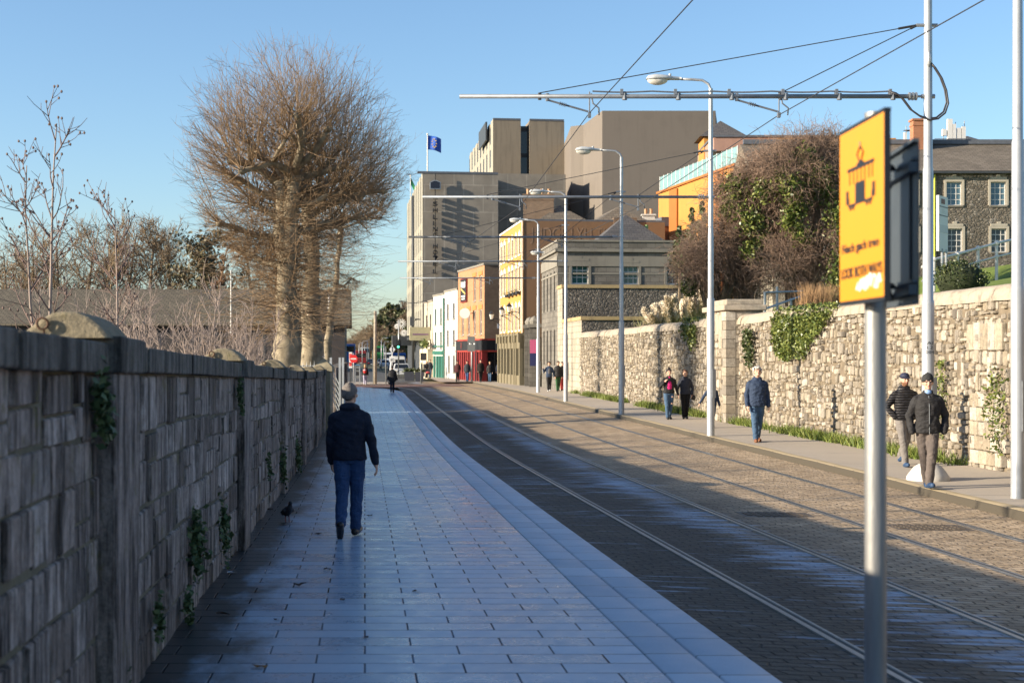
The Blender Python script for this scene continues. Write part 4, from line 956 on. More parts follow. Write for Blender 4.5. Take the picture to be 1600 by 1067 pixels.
def bare_tree(name, loc, h, spread, label, seed, mat=None, n1=16, n2=7, n3=6, up=.5, group=None, trunk_r=None, cat='tree', tr=.011, base=.25, leaf=None, nleaf=0, lsize=.3, bark=None, lrad=.16):
    """trunk with three orders of bare branches"""
    rng = np.random.default_rng(seed); o = thing(name, loc, label, cat, group); L = np.array(loc, dtype=float); tr0 = trunk_r or h * .018
    t0 = grow(rng, L[None], np.array([[.02, .02, 1.]]), np.array([h * .92]), 9, .1, .035)
    batch_tubes('trunk', t0, taper(1, [tr0], [tr0 * .18], 9), bark or mat or MAT['twig_far'], o, loc, 8)
    q, t, ix, s = along(rng, t0, n1, base, .98); n = len(q); l1 = spread * (1.15 - s * .75) * rng.uniform(.6, 1.05, n); p1 = grow(rng, q, side(rng, t, .62), l1, 6, 0, .10, np.full(n, up)); r1 = taper(n, tr0 * (.55 - .4 * s), np.full(n, tr * 1.6), 6); tw = [(p1, r1)]
    q, t, ix, s = along(rng, p1, n2, .2, 1); n = len(q); l2 = l1[ix] * rng.uniform(.3, .6, n); p2 = grow(rng, q, side(rng, t, .5), l2, 5, 0, .10, np.full(n, up * .8)); tw.append((p2, taper(n, np.full(n, tr * 1.6), np.full(n, tr * .7), 5)))
    if n3: q, t, ix, s = along(rng, p2, n3, .15, 1); n = len(q); p3 = grow(rng, q, side(rng, t, .5), l2[ix] * rng.uniform(.3, .7, n), 4, 0, .1, np.full(n, up * .5)); tw.append((p3, taper(n, np.full(n, tr * .9), np.full(n, tr * .4), 4)))
    crown_from(tw, o, mat or MAT['twig_far'])
    if leaf: leaf_clump('foliage', [tuple(p) for p in p2[::3, -1]], spread * lrad, nleaf, lsize, leaf, o, loc, (1, 1, 1), seed, .1)
    return o

# saplings behind the wall: two tall ones with seed heads, and a thicket of whips
def sapling(px, Y, topy, label, seed, n1, spread, stems=1, buds=True):
    rng = np.random.default_rng(seed); x = xat(px, Y); z0 = -.5; H = zat(topy, Y) - z0; o = thing('young_tree', (x, Y, z0), label, 'young tree', 'bare saplings behind the near wall')
    st = np.array([[x, Y, z0]] * stems, dtype=float) + rng.normal(size=(stems, 3)) * np.array([.12, .12, 0]); d = np.array([[0, 0, 1.]] * stems) + rng.normal(size=(stems, 3)) * np.array([.13, .13, 0]) * (1 if stems > 1 else .3)
    l0 = np.full(stems, H * .97) * (1 if stems == 1 else rng.uniform(.7, 1, stems)); t0 = grow(rng, st, d, l0, 10, .1, .03); r0 = .034 if buds else .018
    batch_tubes('trunk', t0, taper(stems, np.full(stems, r0), np.full(stems, .006), 10), MAT['birch'], o, o.location, 6)
    q, t, ix, s = along(rng, t0, n1, .34, .98); n = len(q); l1 = spread * (1.15 - s * .7) * rng.uniform(.6, 1.1, n); p1 = grow(rng, q, side(rng, t, .45), l1, 7, 0, .09, np.full(n, .5)); tw = [(p1, taper(n, .018 - .010 * s if buds else np.full(n, .008), np.full(n, .004), 7))]
    q, t, ix, s = along(rng, p1, 4, .2, .97); n2 = len(q); l2 = rng.uniform(.1, .38, n2) * (1 if buds else 1.2); p2 = grow(rng, q, side(rng, t, .42), l2, 4, .25, .1); tw.append((p2, taper(n2, np.full(n2, .0055), np.full(n2, .003), 4)))
    if buds:
        q, t, ix, s = along(rng, p2, 1, .2, .9); n3 = len(q); p3 = grow(rng, q, side(rng, t, .55), rng.uniform(.05, .16, n3), 3, .2, .05); tw.append((p3, taper(n3, np.full(n3, .004), np.full(n3, .0025), 3)))
    crown_from(tw, o, MAT['sapling_twig'] if buds else MAT['birch'])
    if buds:
        mb = MB(o.location)
        for e in np.concatenate([p2[::2, -1], p1[:, -1], p3[::2, -1]]): mb.ell(e, (.014, .014, .018), 5, 4)
        mb.build('seed_heads', MAT['sapling_twig'], o)['kind'] = 'stuff'
sapling(48, 16, 165, 'tall bare sapling with dark seed heads, rising by the large cap stone', 21, 24, 1.0)
sapling(78, 17.2, 240, 'bare sapling with seed heads just behind the tall one by the cap stone', 29, 17, 1.0)
sapling(196, 19, 305, 'mid-height bare sapling with dark seed heads, apart from the tall one', 22, 22, 1.0)
ORD = ['first', 'second', 'third', 'fourth', 'fifth', 'sixth', 'seventh', 'eighth', 'ninth', 'tenth', 'eleventh', 'twelfth']
for i, (px, Y, ty) in enumerate([(118, 26, 395), (150, 31, 440), (210, 30, 430), (232, 25, 400), (262, 27, 430), (284, 22, 450), (300, 30, 440), (330, 29, 465), (356, 33, 455), (388, 35, 450), (412, 38, 465)]):
    sapling(px, Y, ty, '%s pale-barked whip sapling in the thicket, counting from the tall budded sapling' % ORD[i], 40 + i, 14, 1.0, 5, False)
# wood behind, left of the plane trees
wood = []
def far_tree(px, Y, topy, label, seed, spread=.3, **kw):
    h = zat(topy, Y) + .5; return bare_tree('bare_tree', (xat(px, Y), Y, -.5), h, h * spread, label, seed, kw.pop('mat', None), kw.pop('n1', 26), kw.pop('n2', 8), kw.pop('n3', 6), .75, kw.pop('group', 'bare trees behind the tiled hall'), h * .02, 'tree', kw.pop('tr', .042), .12, **kw)
for px, Y, ty, sp, lb in ((-45, 240, 380, .5, 'bare tree of the wood half cut by the picture edge'), (12, 236, 378, .5, 'bare blue-grey tree of the wood at the picture edge, over the hall roof'), (52, 250, 366, .5, 'bare tree over the hall roof, seen through the tall budded sapling'), (92, 242, 358, .5, 'broad bare tree over the hall roof, just past the tall budded sapling'), (128, 250, 352, .5, 'bare tree over the hall roof between the two budded saplings, the first of two'), (160, 238, 350, .5, 'bare tree over the hall roof between the two budded saplings, the second of two'),
                           (196, 246, 344, .5, 'bare tree over the hall roof right behind the mid-height sapling'), (228, 240, 350, .48, 'bare tree over the hall roof just past the mid-height sapling'), (262, 250, 348, .48, 'bare tree over the hall roof next to the dark evergreen'), (395, 244, 360, .45, 'bare tree over the hall roof, half hidden by the huge plane tree'), (436, 250, 372, .45, 'bare tree over the hall roof behind the huge plane trunk')):
    far_tree(px, Y, ty, lb, 60 + abs(int(px)), sp)
MAT['leaf_far'] = leafmat('far_ivy', [(.085, .07, .035), (.12, .10, .05), (.07, .062, .03)])
ev = far_tree(312, 232, 354, 'dark ivy-covered tree over the hall roof with a rounded crown', 67, .34, leaf=MAT['leaf_far'], nleaf=7000, lsize=.5, lrad=.34)
cy = far_tree(330, 226, 362, 'narrow rust-brown columnar tree over the hall roof', 68, .10, n1=60, n2=9, n3=5, mat=simple('rust_twigs', (.20, .115, .065), .9, .3, .4))

MAT['tiles'] = brickmat('pantile_roof', (.12, .10, .072), (.17, .145, .105), (.045, .04, .03), .8, .55, .07, .9, .8, .55)
MAT['dark_clad'] = simple('dark_cladding', (.035, .03, .032), .7, .2, .3)
def hall():
    Y0, Y1 = 200, 212; xe = xat(547.5, Y0); L = 75; o = thing('tiled_hall', (xe - 20, Y0, -.5), 'long low hall with a grey-brown tiled roof and dark wall behind the trees', 'building')
    ze, zr = zat(506, Y0), zat(452, Y1); u = Vector((-1, 0, 0)); k = Vector((K, 1, 0))
    A = Vector((xe, Y0, 0)); mb = MB(o.location); w_ = Y1 - Y0
    mb.add([A + k * 1 + Vector((-.8, 0, -.6)), A + k * 1 + Vector((-L, 0, -.6)), A + k * 1 + Vector((-L, 0, ze)), A + k * 1 + Vector((-.8, 0, ze))], [(0, 1, 2, 3)])
    mb.add([A + k * 1 + Vector((-.8, 0, -.6)), A + k * 23 + Vector((-.8, 0, -.6)), A + k * 23 + Vector((-.8, 0, ze)), A + k * 12 + Vector((-.8, 0, zr - .3)), A + k * 1 + Vector((-.8, 0, ze))], [(4, 3, 2, 1, 0)])
    mb.build('wall', MAT['dark_clad'], o)
    r = MB(o.location); e = Vector((0, 0, .25))
    a, b, c = A + Vector((0, 0, ze)), A + k * w_ + Vector((0, 0, zr)), A + k * 2 * w_ + Vector((0, 0, ze)); far = u * L
    vs = [a, a + far, b + far, b, c + far, c, a - e, a + far - e, b + far - e, b - e, c + far - e, c - e]
    r.add(vs, [(0, 3, 2, 1), (3, 5, 4, 2), (6, 7, 8, 9), (9, 8, 10, 11), (0, 1, 7, 6), (0, 6, 9, 3), (3, 9, 11, 5)]); r.build('roof', MAT['tiles'], o)
    for i in range(int(L / 9)):
        p = MB(o.location); p.obox(A + k * .96 + u * (3 + i * 9) + Vector((0, 0, -.6)), u * .35, k * .05, (0, 0, ze + .6)); p.build('wall_post', MAT['dark_metal'], o)
hall()
def lamp_mast(px, Y, y0, y1, label):
    b = Vector((xat(px, Y), Y, zat(y1, Y))); o = thing('white_post', b, label, 'post', 'thin white posts by the hall'); mb = MB(b); mb.tube([b, b + Vector((0, 0, (zat(y0, Y) - b.z) * .6)), Vector((b.x, b.y, zat(y0, Y)))], [.11, .10, .08], 8); mb.ell((b.x, b.y, zat(y0, Y)), (.12, .12, .1), 8, 5); mb.build('shaft', MAT['white'], o)
lamp_mast(361, 190, 423, 520, 'thin white post over the hall roof, seen through the plane tree shoots')
lamp_mast(514, 120, 462, 590, 'thin white post standing just beyond the crooked plane tree trunk')

# hill at the end of the street: wooded slope with trees one can tell apart
MAT['hill'] = simple('wooded_slope', (.075, .062, .035), .95, .4, .02, 0, 40, 0, .2, 'Object', (.075, .08, .035))
def hill():
    V = []; nx, ny = 60, 14; x0, x1, y0, y1 = -500, 260, 470, 900
    for j in range(ny + 1):
        for i in range(nx + 1):
            x = x0 + (x1 - x0) * i / nx; y = y0 + (y1 - y0) * j / ny
            h = 9 * sm(500, 640, y) * sm(-150, -40, x) + 5 * sm(520, 640, y); h *= .8 + .25 * math.sin(x * .03) * math.sin(y * .021 + 1)
            V.append((x, y, -.6 + h))
    Fc = np.array([(j * (nx + 1) + i, j * (nx + 1) + i + 1, (j + 1) * (nx + 1) + i + 1, (j + 1) * (nx + 1) + i) for j in range(ny) for i in range(nx)])
    tag(link('hill', mesh_np('hill', V, Fc, MAT['hill'], None, True)), kind='structure')
hill()
hp = [bare_tree('bare_tree', (0, 0, 0), 15, 6, 'x', 70 + k, None, 18, 6, 5, .6, 'brown trees on the hill', .3, 'tree', .045, .12) for k in range(3)]
hg = [bare_tree('leafy_tree', (0, 0, 0), 14, 5.5, 'x', 75 + k, None, 16, 5, 3, .6, 'green trees on the hill', .3, 'tree', .03, .15, MAT['leaf_hill'] if 'leaf_hill' in MAT else leafmat('hill_leaves', [(.04, .055, .018), (.075, .085, .03), (.10, .10, .035)]), 1900, 1.1) for k in range(2)]
rr = random.Random(4); used_b, used_g = 0, 0
spots = []
for i in range(26):
    px = 546 + i * 4.0 + rr.uniform(-2, 2); f = (px - 552) / 100
    crest = 520 - 58 * min(1, max(0, f) * 1.15) ** .8
    for layer in range(3):
        Y = 540 - layer * 36 + rr.uniform(-8, 8); ty = crest + 4 + layer * (548 - crest) * .27 * rr.uniform(.8, 1.2); spots.append((px + rr.uniform(-3, 3), Y, ty))
for i, (px, Y, ty) in enumerate(spots):
    green = (px > 598 and ty > 478 and rr.random() < .75); src = hg if green else hp
    if green: first = used_g < 2; k = used_g % 2; used_g += 1
    else: first = used_b < 3; k = used_b % 3; used_b += 1
    t_ = src[k] if first else copy_tree(src[k]); top = zat(ty, Y); h = 14 if green else 15
    s_ = rr.uniform(.85, 1.3); zb = max(-1.5, top - h * 1.5); t_.location = (xat(px, Y), Y, zb); t_.scale = (s_, s_, (top - zb) / h); t_.rotation_euler = (0, 0, rr.uniform(0, 6.28))
    t_['label'] = 'green ivy-clad tree on the wooded hill at the street end' if green else 'bare brown tree on the wooded hill at the street end'

# ------------------------------------------------------------ yellow house, pub, white houses, hotel
YA, YB, Yu, Yn, Yr = yellow_house()
def wall_lantern(p, n, label):
    o = thing('wall_lantern', p, label, 'lantern', 'old lanterns on brackets'); mb = MB(o.location); q = p + n * .75
    mb.tube([p, p + n * .4 + Vector((0, 0, .1)), q], [.03, .03, .03], 6); mb.tube([p + Vector((0, 0, -.5)), p + n * .4 + Vector((0, 0, -.15)), q], .025, 6); mb.build('bracket', MAT['black'], o)
    mb = MB(o.location); mb.lathe(q + Vector((0, 0, .05)), [(.10, 0), (.2, .4)], 6); mb.build('glass', MAT['lens'], o)
    mb = MB(o.location); mb.lathe(q + Vector((0, 0, .60)), [(.25, -.15), (.12, .02), (.06, .08), (.02, .2)], 6); mb.lathe(q + Vector((0, 0, -.03)), [(.04, -.06), (.11, .06)], 6); mb.build('cap', MAT['black'], o)
for s, dz, lab in ((1.9, .0, 'black lantern on a bracket nearest the corner of the yellow house'), (6.2, -.1, 'black lantern on a bracket in the middle of the yellow house front'), (13.0, -.25, 'white lantern on a bracket at the far end of the yellow house front')):
    wall_lantern(YA + Yu * s + Yn * .02 + Vector((0, 0, CAMZ + 3.0 + dz)), Yn, lab)
def front_house(name, pxa, Ya, pxb, Yb, top, wallm, ops, frame, label, sidem=None, depth=9, win=(1, 2), z0=-.3, glass=None, roofm=None, cap=None):
    A = V2(xat(pxa, Ya), Ya); B = V2(xat(pxb, Yb), Yb); u = B - A; W = u.length; u.normalize(); n = Vector((-u.y, u.x, 0)); r = -n
    o = thing(name, A, label, 'building'); zt = CAMZ + top; mb = MB(o.location)
    real = [(s, CAMZ + z, w_, h) for s, z, w_, h in ops]
    facade(mb, A, u, W, z0, zt, n, real, 0, .14); C = A + r * depth; D = B + r * depth
    facade(mb, A, r, depth, z0, zt, -u, (), 1); facade(mb, C, u, W, z0, zt, r, (), 1); facade(mb, B, r, depth, z0, zt, u, (), 1)
    e = Vector((0, 0, zt - .25)); mb.add([A + e, C + e, D + e, B + e], [(0, 1, 2, 3)], 1); mb.build('wall', [wallm, sidem or wallm], o)
    for op in real: window(o, A, u, n, op, frame, glass or MAT['glass'], win[0], win[1], .14, .06, MAT['stone_trim'])
    mb = MB(o.location); p = A - u * .05 + n * .08; mb.obox((p.x, p.y, zt + .002), u * (W + .1), r * .4, (0, 0, .16)); mb.obox((p.x, p.y + .002, zt + .004), r * depth, u * .35, (0, 0, .15)); mb.build('parapet_coping', cap or MAT['stone_trim'], o)
    return o, A, B, u, n, r, W
# brick pub
ops = [(1.1, 4.6, .85, 2.1), (3.6, 4.6, .85, 2.1)] + [(s, 1.7, .85, 2.1) for s in (1.1, 3.6, 6.1, 8.8)]
o, A, B, u, n, r, W = front_house('brick_pub', 757, 120, 716, 131, 7.5, MAT['red_brick'], ops, MAT['white'], 'orange brick pub with a red shopfront and a poster high on its front', MAT['dark_brick'], 9, (1, 2), cap=MAT['stone_trim'])
mb = MB(o.location); q = A + n * .03
for s in (.75, 3.25): mb.obox((q.x + u.x * s, q.y + u.y * s, CAMZ + 6.72), u * 1.55, n * .02, (0, 0, .35))
for s in (.75, 3.25, 5.75, 8.45): mb.obox((q.x + u.x * s, q.y + u.y * s, CAMZ + 3.82), u * 1.55, n * .02, (0, 0, .4))
mb.build('brick_arch', MAT['red_bright2'] if 'red_bright2' in MAT else simple('rubbed_brick', (.55, .17, .05), .85, .2), o)
H = CAMZ + 1.15; z0 = -.2; mb = MB(o.location); p = A + n * .32 - u * .32
mb.obox((p.x, p.y, H), u * (W + .3), r * .5, (0, 0, .14)); mb.obox((p.x, p.y, H - .98), u * (W + .3), r * .5, (0, 0, .14)); mb.obox((p.x, p.y, H + .002), r * 4.5, u * .5, (0, 0, .138)); mb.obox((p.x, p.y, H - .978), r * 4.5, u * .5, (0, 0, .138))
so = mb.build('fascia_moulding', MAT['red_bright'], o)
mb = MB(o.location); p2 = p - n * .06; mb.obox((p2.x, p2.y, H - .84), u * (W + .2), r * .4, (0, 0, .84)); p3 = p + u * .06; mb.obox((p3.x + .003, p3.y, H - .838), r * 4.4, u * .4, (0, 0, .836)); mb.build('fascia', MAT['black'], so)
mb = MB(o.location)
for k in range(12):
    q = p + u * (.02 + k * W / 12 + .0) - n * .04; mb.obox((q.x, q.y, z0), u * (.46 if k % 3 else .62), r * .4, (0, 0, H - .98 - z0))
for k in range(3):
    q = p + r * (.03 + k * 1.7) + u * .04; mb.obox((q.x, q.y, z0), r * .5, u * .4, (0, 0, H - .98 - z0))
q = p - n * .1 + u * .1; mb.obox((q.x, q.y, z0), u * (W - .1), r * .3, (0, 0, .75)); mb.build('pilaster', MAT['red_paint'], o)
mb = MB(o.location); q = p - n * .22 + u * .2; mb.obox((q.x, q.y, z0 + .5), u * (W - .2), r * .1, (0, 0, H - 1.2 - z0)); mb.obox((q.x, q.y + .02, z0), r * 4.2, u * .1, (0, 0, H - 1 - z0)); mb.build('shop_window', MAT['dark_glass'], o)
lettering('V', p + u * 8.9 + Vector((0, 0, H - .72)) + n * .03, -u, Vector((0, 0, 1)), .62, MAT['red_bright'], o, .6, 'lettering')
mb = MB(o.location)
for k in range(3): q = A + u * (2.6 + k * .95) + n * .27; mb.obox((q.x, q.y, H - .65), u * .5, n * .02, (0, 0, .45))
mb.build('window_sticker', MAT['white'], o)
# poster
def poster():
    po = thing('wall_poster', A + u * 8.4 + n * .05 + Vector((0, 0, CAMZ + 4.6)), 'black poster with white and gold bands high on the orange brick pub', 'poster'); mb = MB(po.location); q = A + u * 7.0 + n * .06
    mb.obox((q.x, q.y, CAMZ + 4.65), u * 2.7, n * .06, (0, 0, 2.15)); mb.build('frame', MAT['red_paint'], po); mb = MB(po.location); q += n * .062 + u * .12
    mb.obox((q.x, q.y, CAMZ + 4.75), u * 2.46, n * .02, (0, 0, 1.95)); b = mb.build('board', MAT['black'], po)
    mb = MB(po.location); q += n * .022
    for (s, z, w_, h) in ((.3, 1.2, .35, .55), (.75, 1.2, .3, .5), (1.15, 1.22, .3, .5), (1.55, 1.24, .3, .5), (1.95, 1.26, .25, .5), (.4, .35, 1.7, .16), (.5, .14, 1.4, .12)): mb.obox((q.x + u.x * s, q.y + u.y * s, CAMZ + 4.75 + z), u * w_, n * .012, (0, 0, h))
    mb.build('white_print', MAT['white'], po)
    mb = MB(po.location); mb.obox((q.x + u.x * .3, q.y + u.y * .3, CAMZ + 5.3), u * 1.9 + Vector((0, 0, .5)), n * .012, (0, 0, .16)); mb.build('gold_band', plain('gold_print', (.6, .42, .12)), po)
poster()
dsk = thing('round_sign', A + u * 4.9 + n * .3 + Vector((0, 0, CAMZ + 3.5)), 'white round sign hanging out from the orange brick pub front', 'sign'); mb = MB(dsk.location); c = A + u * 4.6 + n * .75 + Vector((0, 0, CAMZ + 3.55))
ax = (n * .35 - u).normalized(); mb.tube([c, c + ax * .08], [.46, .46], 24); mb.build('disc', MAT['white'], dsk); mb = MB(dsk.location); mb.tube([A + u * 4.6 + Vector((0, 0, CAMZ + 3.55)), c], .04, 6); mb.build('bracket', MAT['black'], dsk)
sg = thing('street_sign', A + r * 2 + Vector((0, 0, CAMZ + 2.3)), 'small pale street name plate on the dark brick side of the pub', 'sign'); mb = MB(sg.location); q = A + r * 1.1 - u * .05; mb.obox((q.x, q.y, CAMZ + 2.15), r * 1.6, u * .04, (0, 0, .42)); mb.build('plate', simple('pale_plate', (.42, .45, .52), .6, .1), sg)
chimney(o, *(A + u * 6 + r * 4).to_tuple()[:2], CAMZ + 7.3, CAMZ + 9.1, 2.2, .8, MAT['dark_brick'], 4)
# three white and beige houses
def wops(W, n, z1, z2, w_=.8, h=1.35, s0=1.0): return [(s0 + k * (W - 2 * s0) / (n - 1) - w_ / 2 + .1, z, w_, h) for k in range(n) for z in (z1, z2)]
o1, A1, B1, u1, n1, r1, W1 = front_house('white_house', 715, 131.6, 694.6, 137.5, 5.95, MAT['white_wall'], wops(6.0, 2, 3.3, .8, .75, 1.45, 1.6) + [(1.3, -1.75, .8, 1.6), (3.6, -1.75, .8, 1.6)], MAT['black'], 'white rendered house with brown shop windows, adjoining the brick pub', None, 9)
o2, A2, B2, u2, n2, r2, W2 = front_house('white_house', 694.4, 137.6, 677, 143, 5.75, MAT['white_wall'], wops(5.9, 2, 2.9, .55, .8, 1.6, 1.6), MAT['green_paint'], 'white house with green windows and a green shop door', None, 9)
o3, A3, B3, u3, n3, r3, W3 = front_house('beige_house', 676.8, 143.1, 662.8, 148.5, 5.3, MAT['beige_wall'], wops(5.5, 2, 2.5, .0, .8, 1.5, 1.5), MAT['black'], 'narrow beige house squeezed between the white houses and the hotel', None, 9)
mb = MB(o2.location)
for s in (.6, 1.8, 3.0, 4.4): q = A2 + u2 * s + n2 * .03; mb.obox((q.x, q.y, -.3), u2 * .62, n2 * .1, (0, 0, 2.3))
mb.build('door', MAT['green_paint'], o2)
mb = MB(o2.location); q = A2 + u2 * .3 + n2 * .03; mb.obox((q.x, q.y, 2.15), u2 * 4.9, n2 * .14, (0, 0, .35)); mb.obox((q.x, q.y, 2.9), u2 * 4.9, n2 * .10, (0, 0, .12)); mb.build('shop_fascia', MAT['green_paint'], o2)
mb = MB(o1.location); q = A1 + u1 * (W1 - .1) + n1 * .12; mb.tube([(q.x, q.y, -.3), (q.x, q.y, CAMZ + 5.4)], .09, 8); mb.build('drainpipe', MAT['green_paint'], o1)
mb = MB(o3.location); q = A3 + u3 * .3 + n3 * .02; mb.obox((q.x, q.y, -.3), u3 * 4.9, n3 * .5, (0, 0, 3.0)); sf = mb.build('shopfront', simple('cream_paint', (.60, .53, .38), .6, .1), o3)
mb = MB(o3.location); q += n3 * .5
for s, z, w_, h in ((.5, 1.55, 3.9, .75), (.4, -.1, .9, 1.3), (1.7, -.1, .9, 1.3), (3.2, -.1, 1.1, 1.3)): mb.obox((q.x + u3.x * s, q.y + u3.y * s, z), u3 * w_, n3 * .02, (0, 0, h))
mb.build('shop_window', MAT['dark_glass'], sf)
hs = thing('hanging_sign', A3 + n3 * .5 + Vector((0, 0, 3.6)), 'faded cream hanging sign over the beige house shopfront', 'sign'); mb = MB(hs.location); q = A3 + u3 * .2 + n3 * .25; mb.obox((q.x, q.y, 3.55), n3 * 2.1, u3 * .12, (0, 0, 1.35)); mb.build('board', simple('cream_board', (.5, .44, .27), .7, .15), hs)
mb = MB(hs.location); mb.obox((q.x + n3.x * .2 - u3.x * .014, q.y + n3.y * .2 - u3.y * .014, 4.1), n3 * 1.6, u3 * .01, (0, 0, .14)); mb.build('print', plain('violet_print', (.25, .12, .22)), hs)
fl = thing('hanging_plants', A3 + n3 * .9 + Vector((0, 0, 3.0)), 'hanging flower baskets under the cream sign of the beige house', 'plants'); leaf_clump('foliage', [A2 + u2 * (5 + k * .5) + n2 * .9 + Vector((0, 0, 3.1 + .2 * (k % 2))) for k in range(4)], .55, 420, .2, MAT['leaf_ivy'], fl, fl.location, (1, 1, .7), 5, .2)

def hotel():
    A = V2(xat(661, 152), 152); B = V2(xat(636, 186), 186); u = B - A; W = u.length; u.normalize(); n = Vector((-u.y, u.x, 0)); r = -n
    o = thing('hotel_building', A, 'large grey concrete hotel with finned fronts and a tall blank rear block', 'building'); zt = zat(271, 152); z0 = -.3; Wf = (779 - 661) / F * 152; zs = 4.1
    mb = MB(o.location)
    def block(A, u, W, r, D, z0, z1, m=0, cap=True):
        B = A + u * W; C = A + r * D; D_ = B + r * D; n = -r
        facade(mb, A, r, D, z0, z1, -u, (), m); facade(mb, C, u, W, z0, z1, r, (), m); facade(mb, B, r, D, z0, z1, u, (), m); facade(mb, A, u, W, z0, z1, n, (), m)
        mb.add([p + Vector((0, 0, z1)) for p in (A, C, D_, B)], [(0, 1, 2, 3)], 1)
    block(A, u, W, r, Wf, zs, zt); A_low = A + r * .3 + u * .2; block(A_low, u, W - .4, r, Wf - .3, z0, zs - .003, 2)
    M1 = A + u * 4 + r * (Wf + .01); block(M1, u, 12, r, 8, z0, zat(273, 158))
    T = V2(xat(771, 175), 175); Tz = zat(187.6, 175); TB = V2(xat(733.5, 207), 207); ut = (TB - T); TW = ut.length; ut.normalize(); rt = Vector((ut.y, -ut.x, 0)); T2 = T + rt * ((883 - 771) / F * 175)
    s1, s2 = (814 - 771) / F * 175, (828 - 771) / F * 175
    block(T, ut, TW, rt, s1, z0, Tz, 3); block(T + rt * s2, ut, TW, rt, (883 - 828) / F * 175, z0, Tz, 3); block(T + rt * s1 + ut * 1.2, ut, TW - 2, rt, s2 - s1, z0, Tz - .5, 2)
    mb.build('wall', [MAT['concrete_wall'], MAT['lead'], MAT['dark_glass'], MAT['concrete_warm']], o)
    # blank rear block with a cranked corner
    zb = zat(179.5, 155); pts = [V2(xat(879, 180), 180), V2(xat(892, 163), 163), V2(xat(911.5, 162), 162), V2(xat(941, 152.5), 152.5), V2(xat(1118, 152.5), 152.5), V2(xat(1130, 205), 205), V2(xat(905, 205), 205)]
    mb = MB(o.location); mb.prism([(p.x, p.y) for p in pts], z0, zb, 0, 1); mb.build('rear_block', [MAT['concrete_plain'], MAT['lead']], o)
    # fins and the slots of glass between them
    def fins(A, u, n, W, z0, z1, k, nm):
        mb = MB(o.location); g_ = MB(o.location); st = W / k
        for i in range(k):
            q = A + u * (i * st) + n * .02; mb.obox((q.x, q.y, z0), u * (st * .62), n * .035, (0, 0, z1 - z0 + .12))
            q = A + u * (i * st + st * .625) + n * .004; g_.obox((q.x, q.y, z0), u * (st * .37), n * .012, (0, 0, z1 - z0 - .5))
            for f in range(int((z1 - z0) / 2.9)):
                q = A + u * (i * st + st * .625) + n * .017; mb.obox((q.x, q.y, z0 + f * 2.9), u * (st * .37), n * .012, (0, 0, .7))
        mb.build('fin', MAT['concrete_fin'], o); g_.build('window_strip', MAT['dark_metal'], o)
    fins(A, u, n, W, zs, zt, 9, 'low'); fins(T, ut, -rt, TW, zs + 12, Tz, 8, 'tower')
    mb = MB(o.location)
    for i in range(5): q = T + rt * (s1 + .03) + ut * 1.16; mb.obox((q.x, q.y, Tz - 1.2 - i * 3.2), rt * (s2 - s1 - .06), ut * .03, (0, 0, .5))
    mb.build('spandrel', MAT['black'], o)
    for pq, uu, L in ((A - u * .05 + n * .6, r, Wf + .6), (T - ut * .05 - rt * .05, rt, s1 + .05), (T + rt * s2 - ut * .05, rt, 4.3)):
        zz = zt if L > 4 and pq.y < 170 else Tz; mb = MB(o.location); mb.obox((pq.x, pq.y, zz + .003), uu * L, u * .5, (0, 0, .22)); mb.build('roof_edge', MAT['lead'], o)
    # ground floor canopy and glazing bars
    mb = MB(o.location); q = A + u * 1 + n * .03; mb.obox((q.x, q.y, zs - .3), u * (W - 2), n * 1.0, (0, 0, .3)); q = A + u * 14 + n * .1; mb.obox((q.x, q.y, 3.2), u * 3, n * 2.6, (0, 0, 1.15)); mb.build('canopy', MAT['dark_metal'], o)
    mb = MB(o.location)
    for i in range(22): q = A + u * (.3 + i * W / 22.3) + n * -.2; mb.obox((q.x, q.y, z0), u * .14, n * .2, (0, 0, zs - z0 - .35))
    mb.build('glazing_bar', MAT['steel'], o)
    # name in upright letters standing off the wall, and the logo panel above
    mb = MB(o.location); c = A + r * ((679.5 - 661) / F * 152) - u * .46; mb.tube([(c.x, c.y, zat(427, 152)), (c.x, c.y, zat(272, 152))], .05, 6)
    lo = mb.build('sign_rod', MAT['black'], o)
    for ch, y in zip('ASHLINGHOTEL', (312, 322.5, 332.5, 343, 353, 362, 371, 388.5, 398, 407, 416, 428)):
        z = zat(y, 152); q = c - r * .25; bx = lettering(ch, (q.x, q.y, z), r, Vector((0, 0, 1)), .47, MAT['black'], o, .12 if ch == 'I' else .5, 'letter', .02)
        sl = bx.modifiers.new('thick', 'SOLIDIFY'); sl.thickness = .62; sl.offset = 0
    mb = MB(o.location); q = A + r * ((671 - 661) / F * 152) - u * .62; hw = 17 / F * 152; zb_ = zat(296.5, 152); h = 14 / F * 152
    def badge(mb, q, hw, z, h, d):
        v = [(0, 0), (hw, 0), (hw, h * .78), (hw * .62, h), (hw * .38, h), (0, h * .78)]; a = [(q.x + r.x * s, q.y + r.y * s, z + y) for s, y in v]; b = [(x + u.x * d, y + u.y * d, zz) for x, y, zz in a]; k = 6
        mb.add(a + b, [tuple(range(k)), tuple(range(2 * k - 1, k - 1, -1))] + [(i, i + k, (i + 1) % k + k, (i + 1) % k) for i in range(k)])
    badge(mb, q, hw, zb_, h, .3); lg = mb.build('logo_panel', MAT['steel'], o); mb = MB(o.location); badge(mb, q + r * .09 - u * .03, hw - .18, zb_ + .09, h - .18, .02); mb.build('logo_face', plain('navy_sign', (.015, .02, .035), .4), lg)
    mb = MB(o.location); q = at(757, 236, 186) ; mb.obox(T - rt * .55 + ut * 4 + Vector((0, 0, Tz - 1.9)), ut * 9, rt * .2, (0, 0, 2.3)); mb.build('roof_sign', MAT['dark_metal'], o)
MAT['concrete_warm'] = stucco('warm_precast', (.23, .19, .14), (.085, .072, .06), .5, .6)
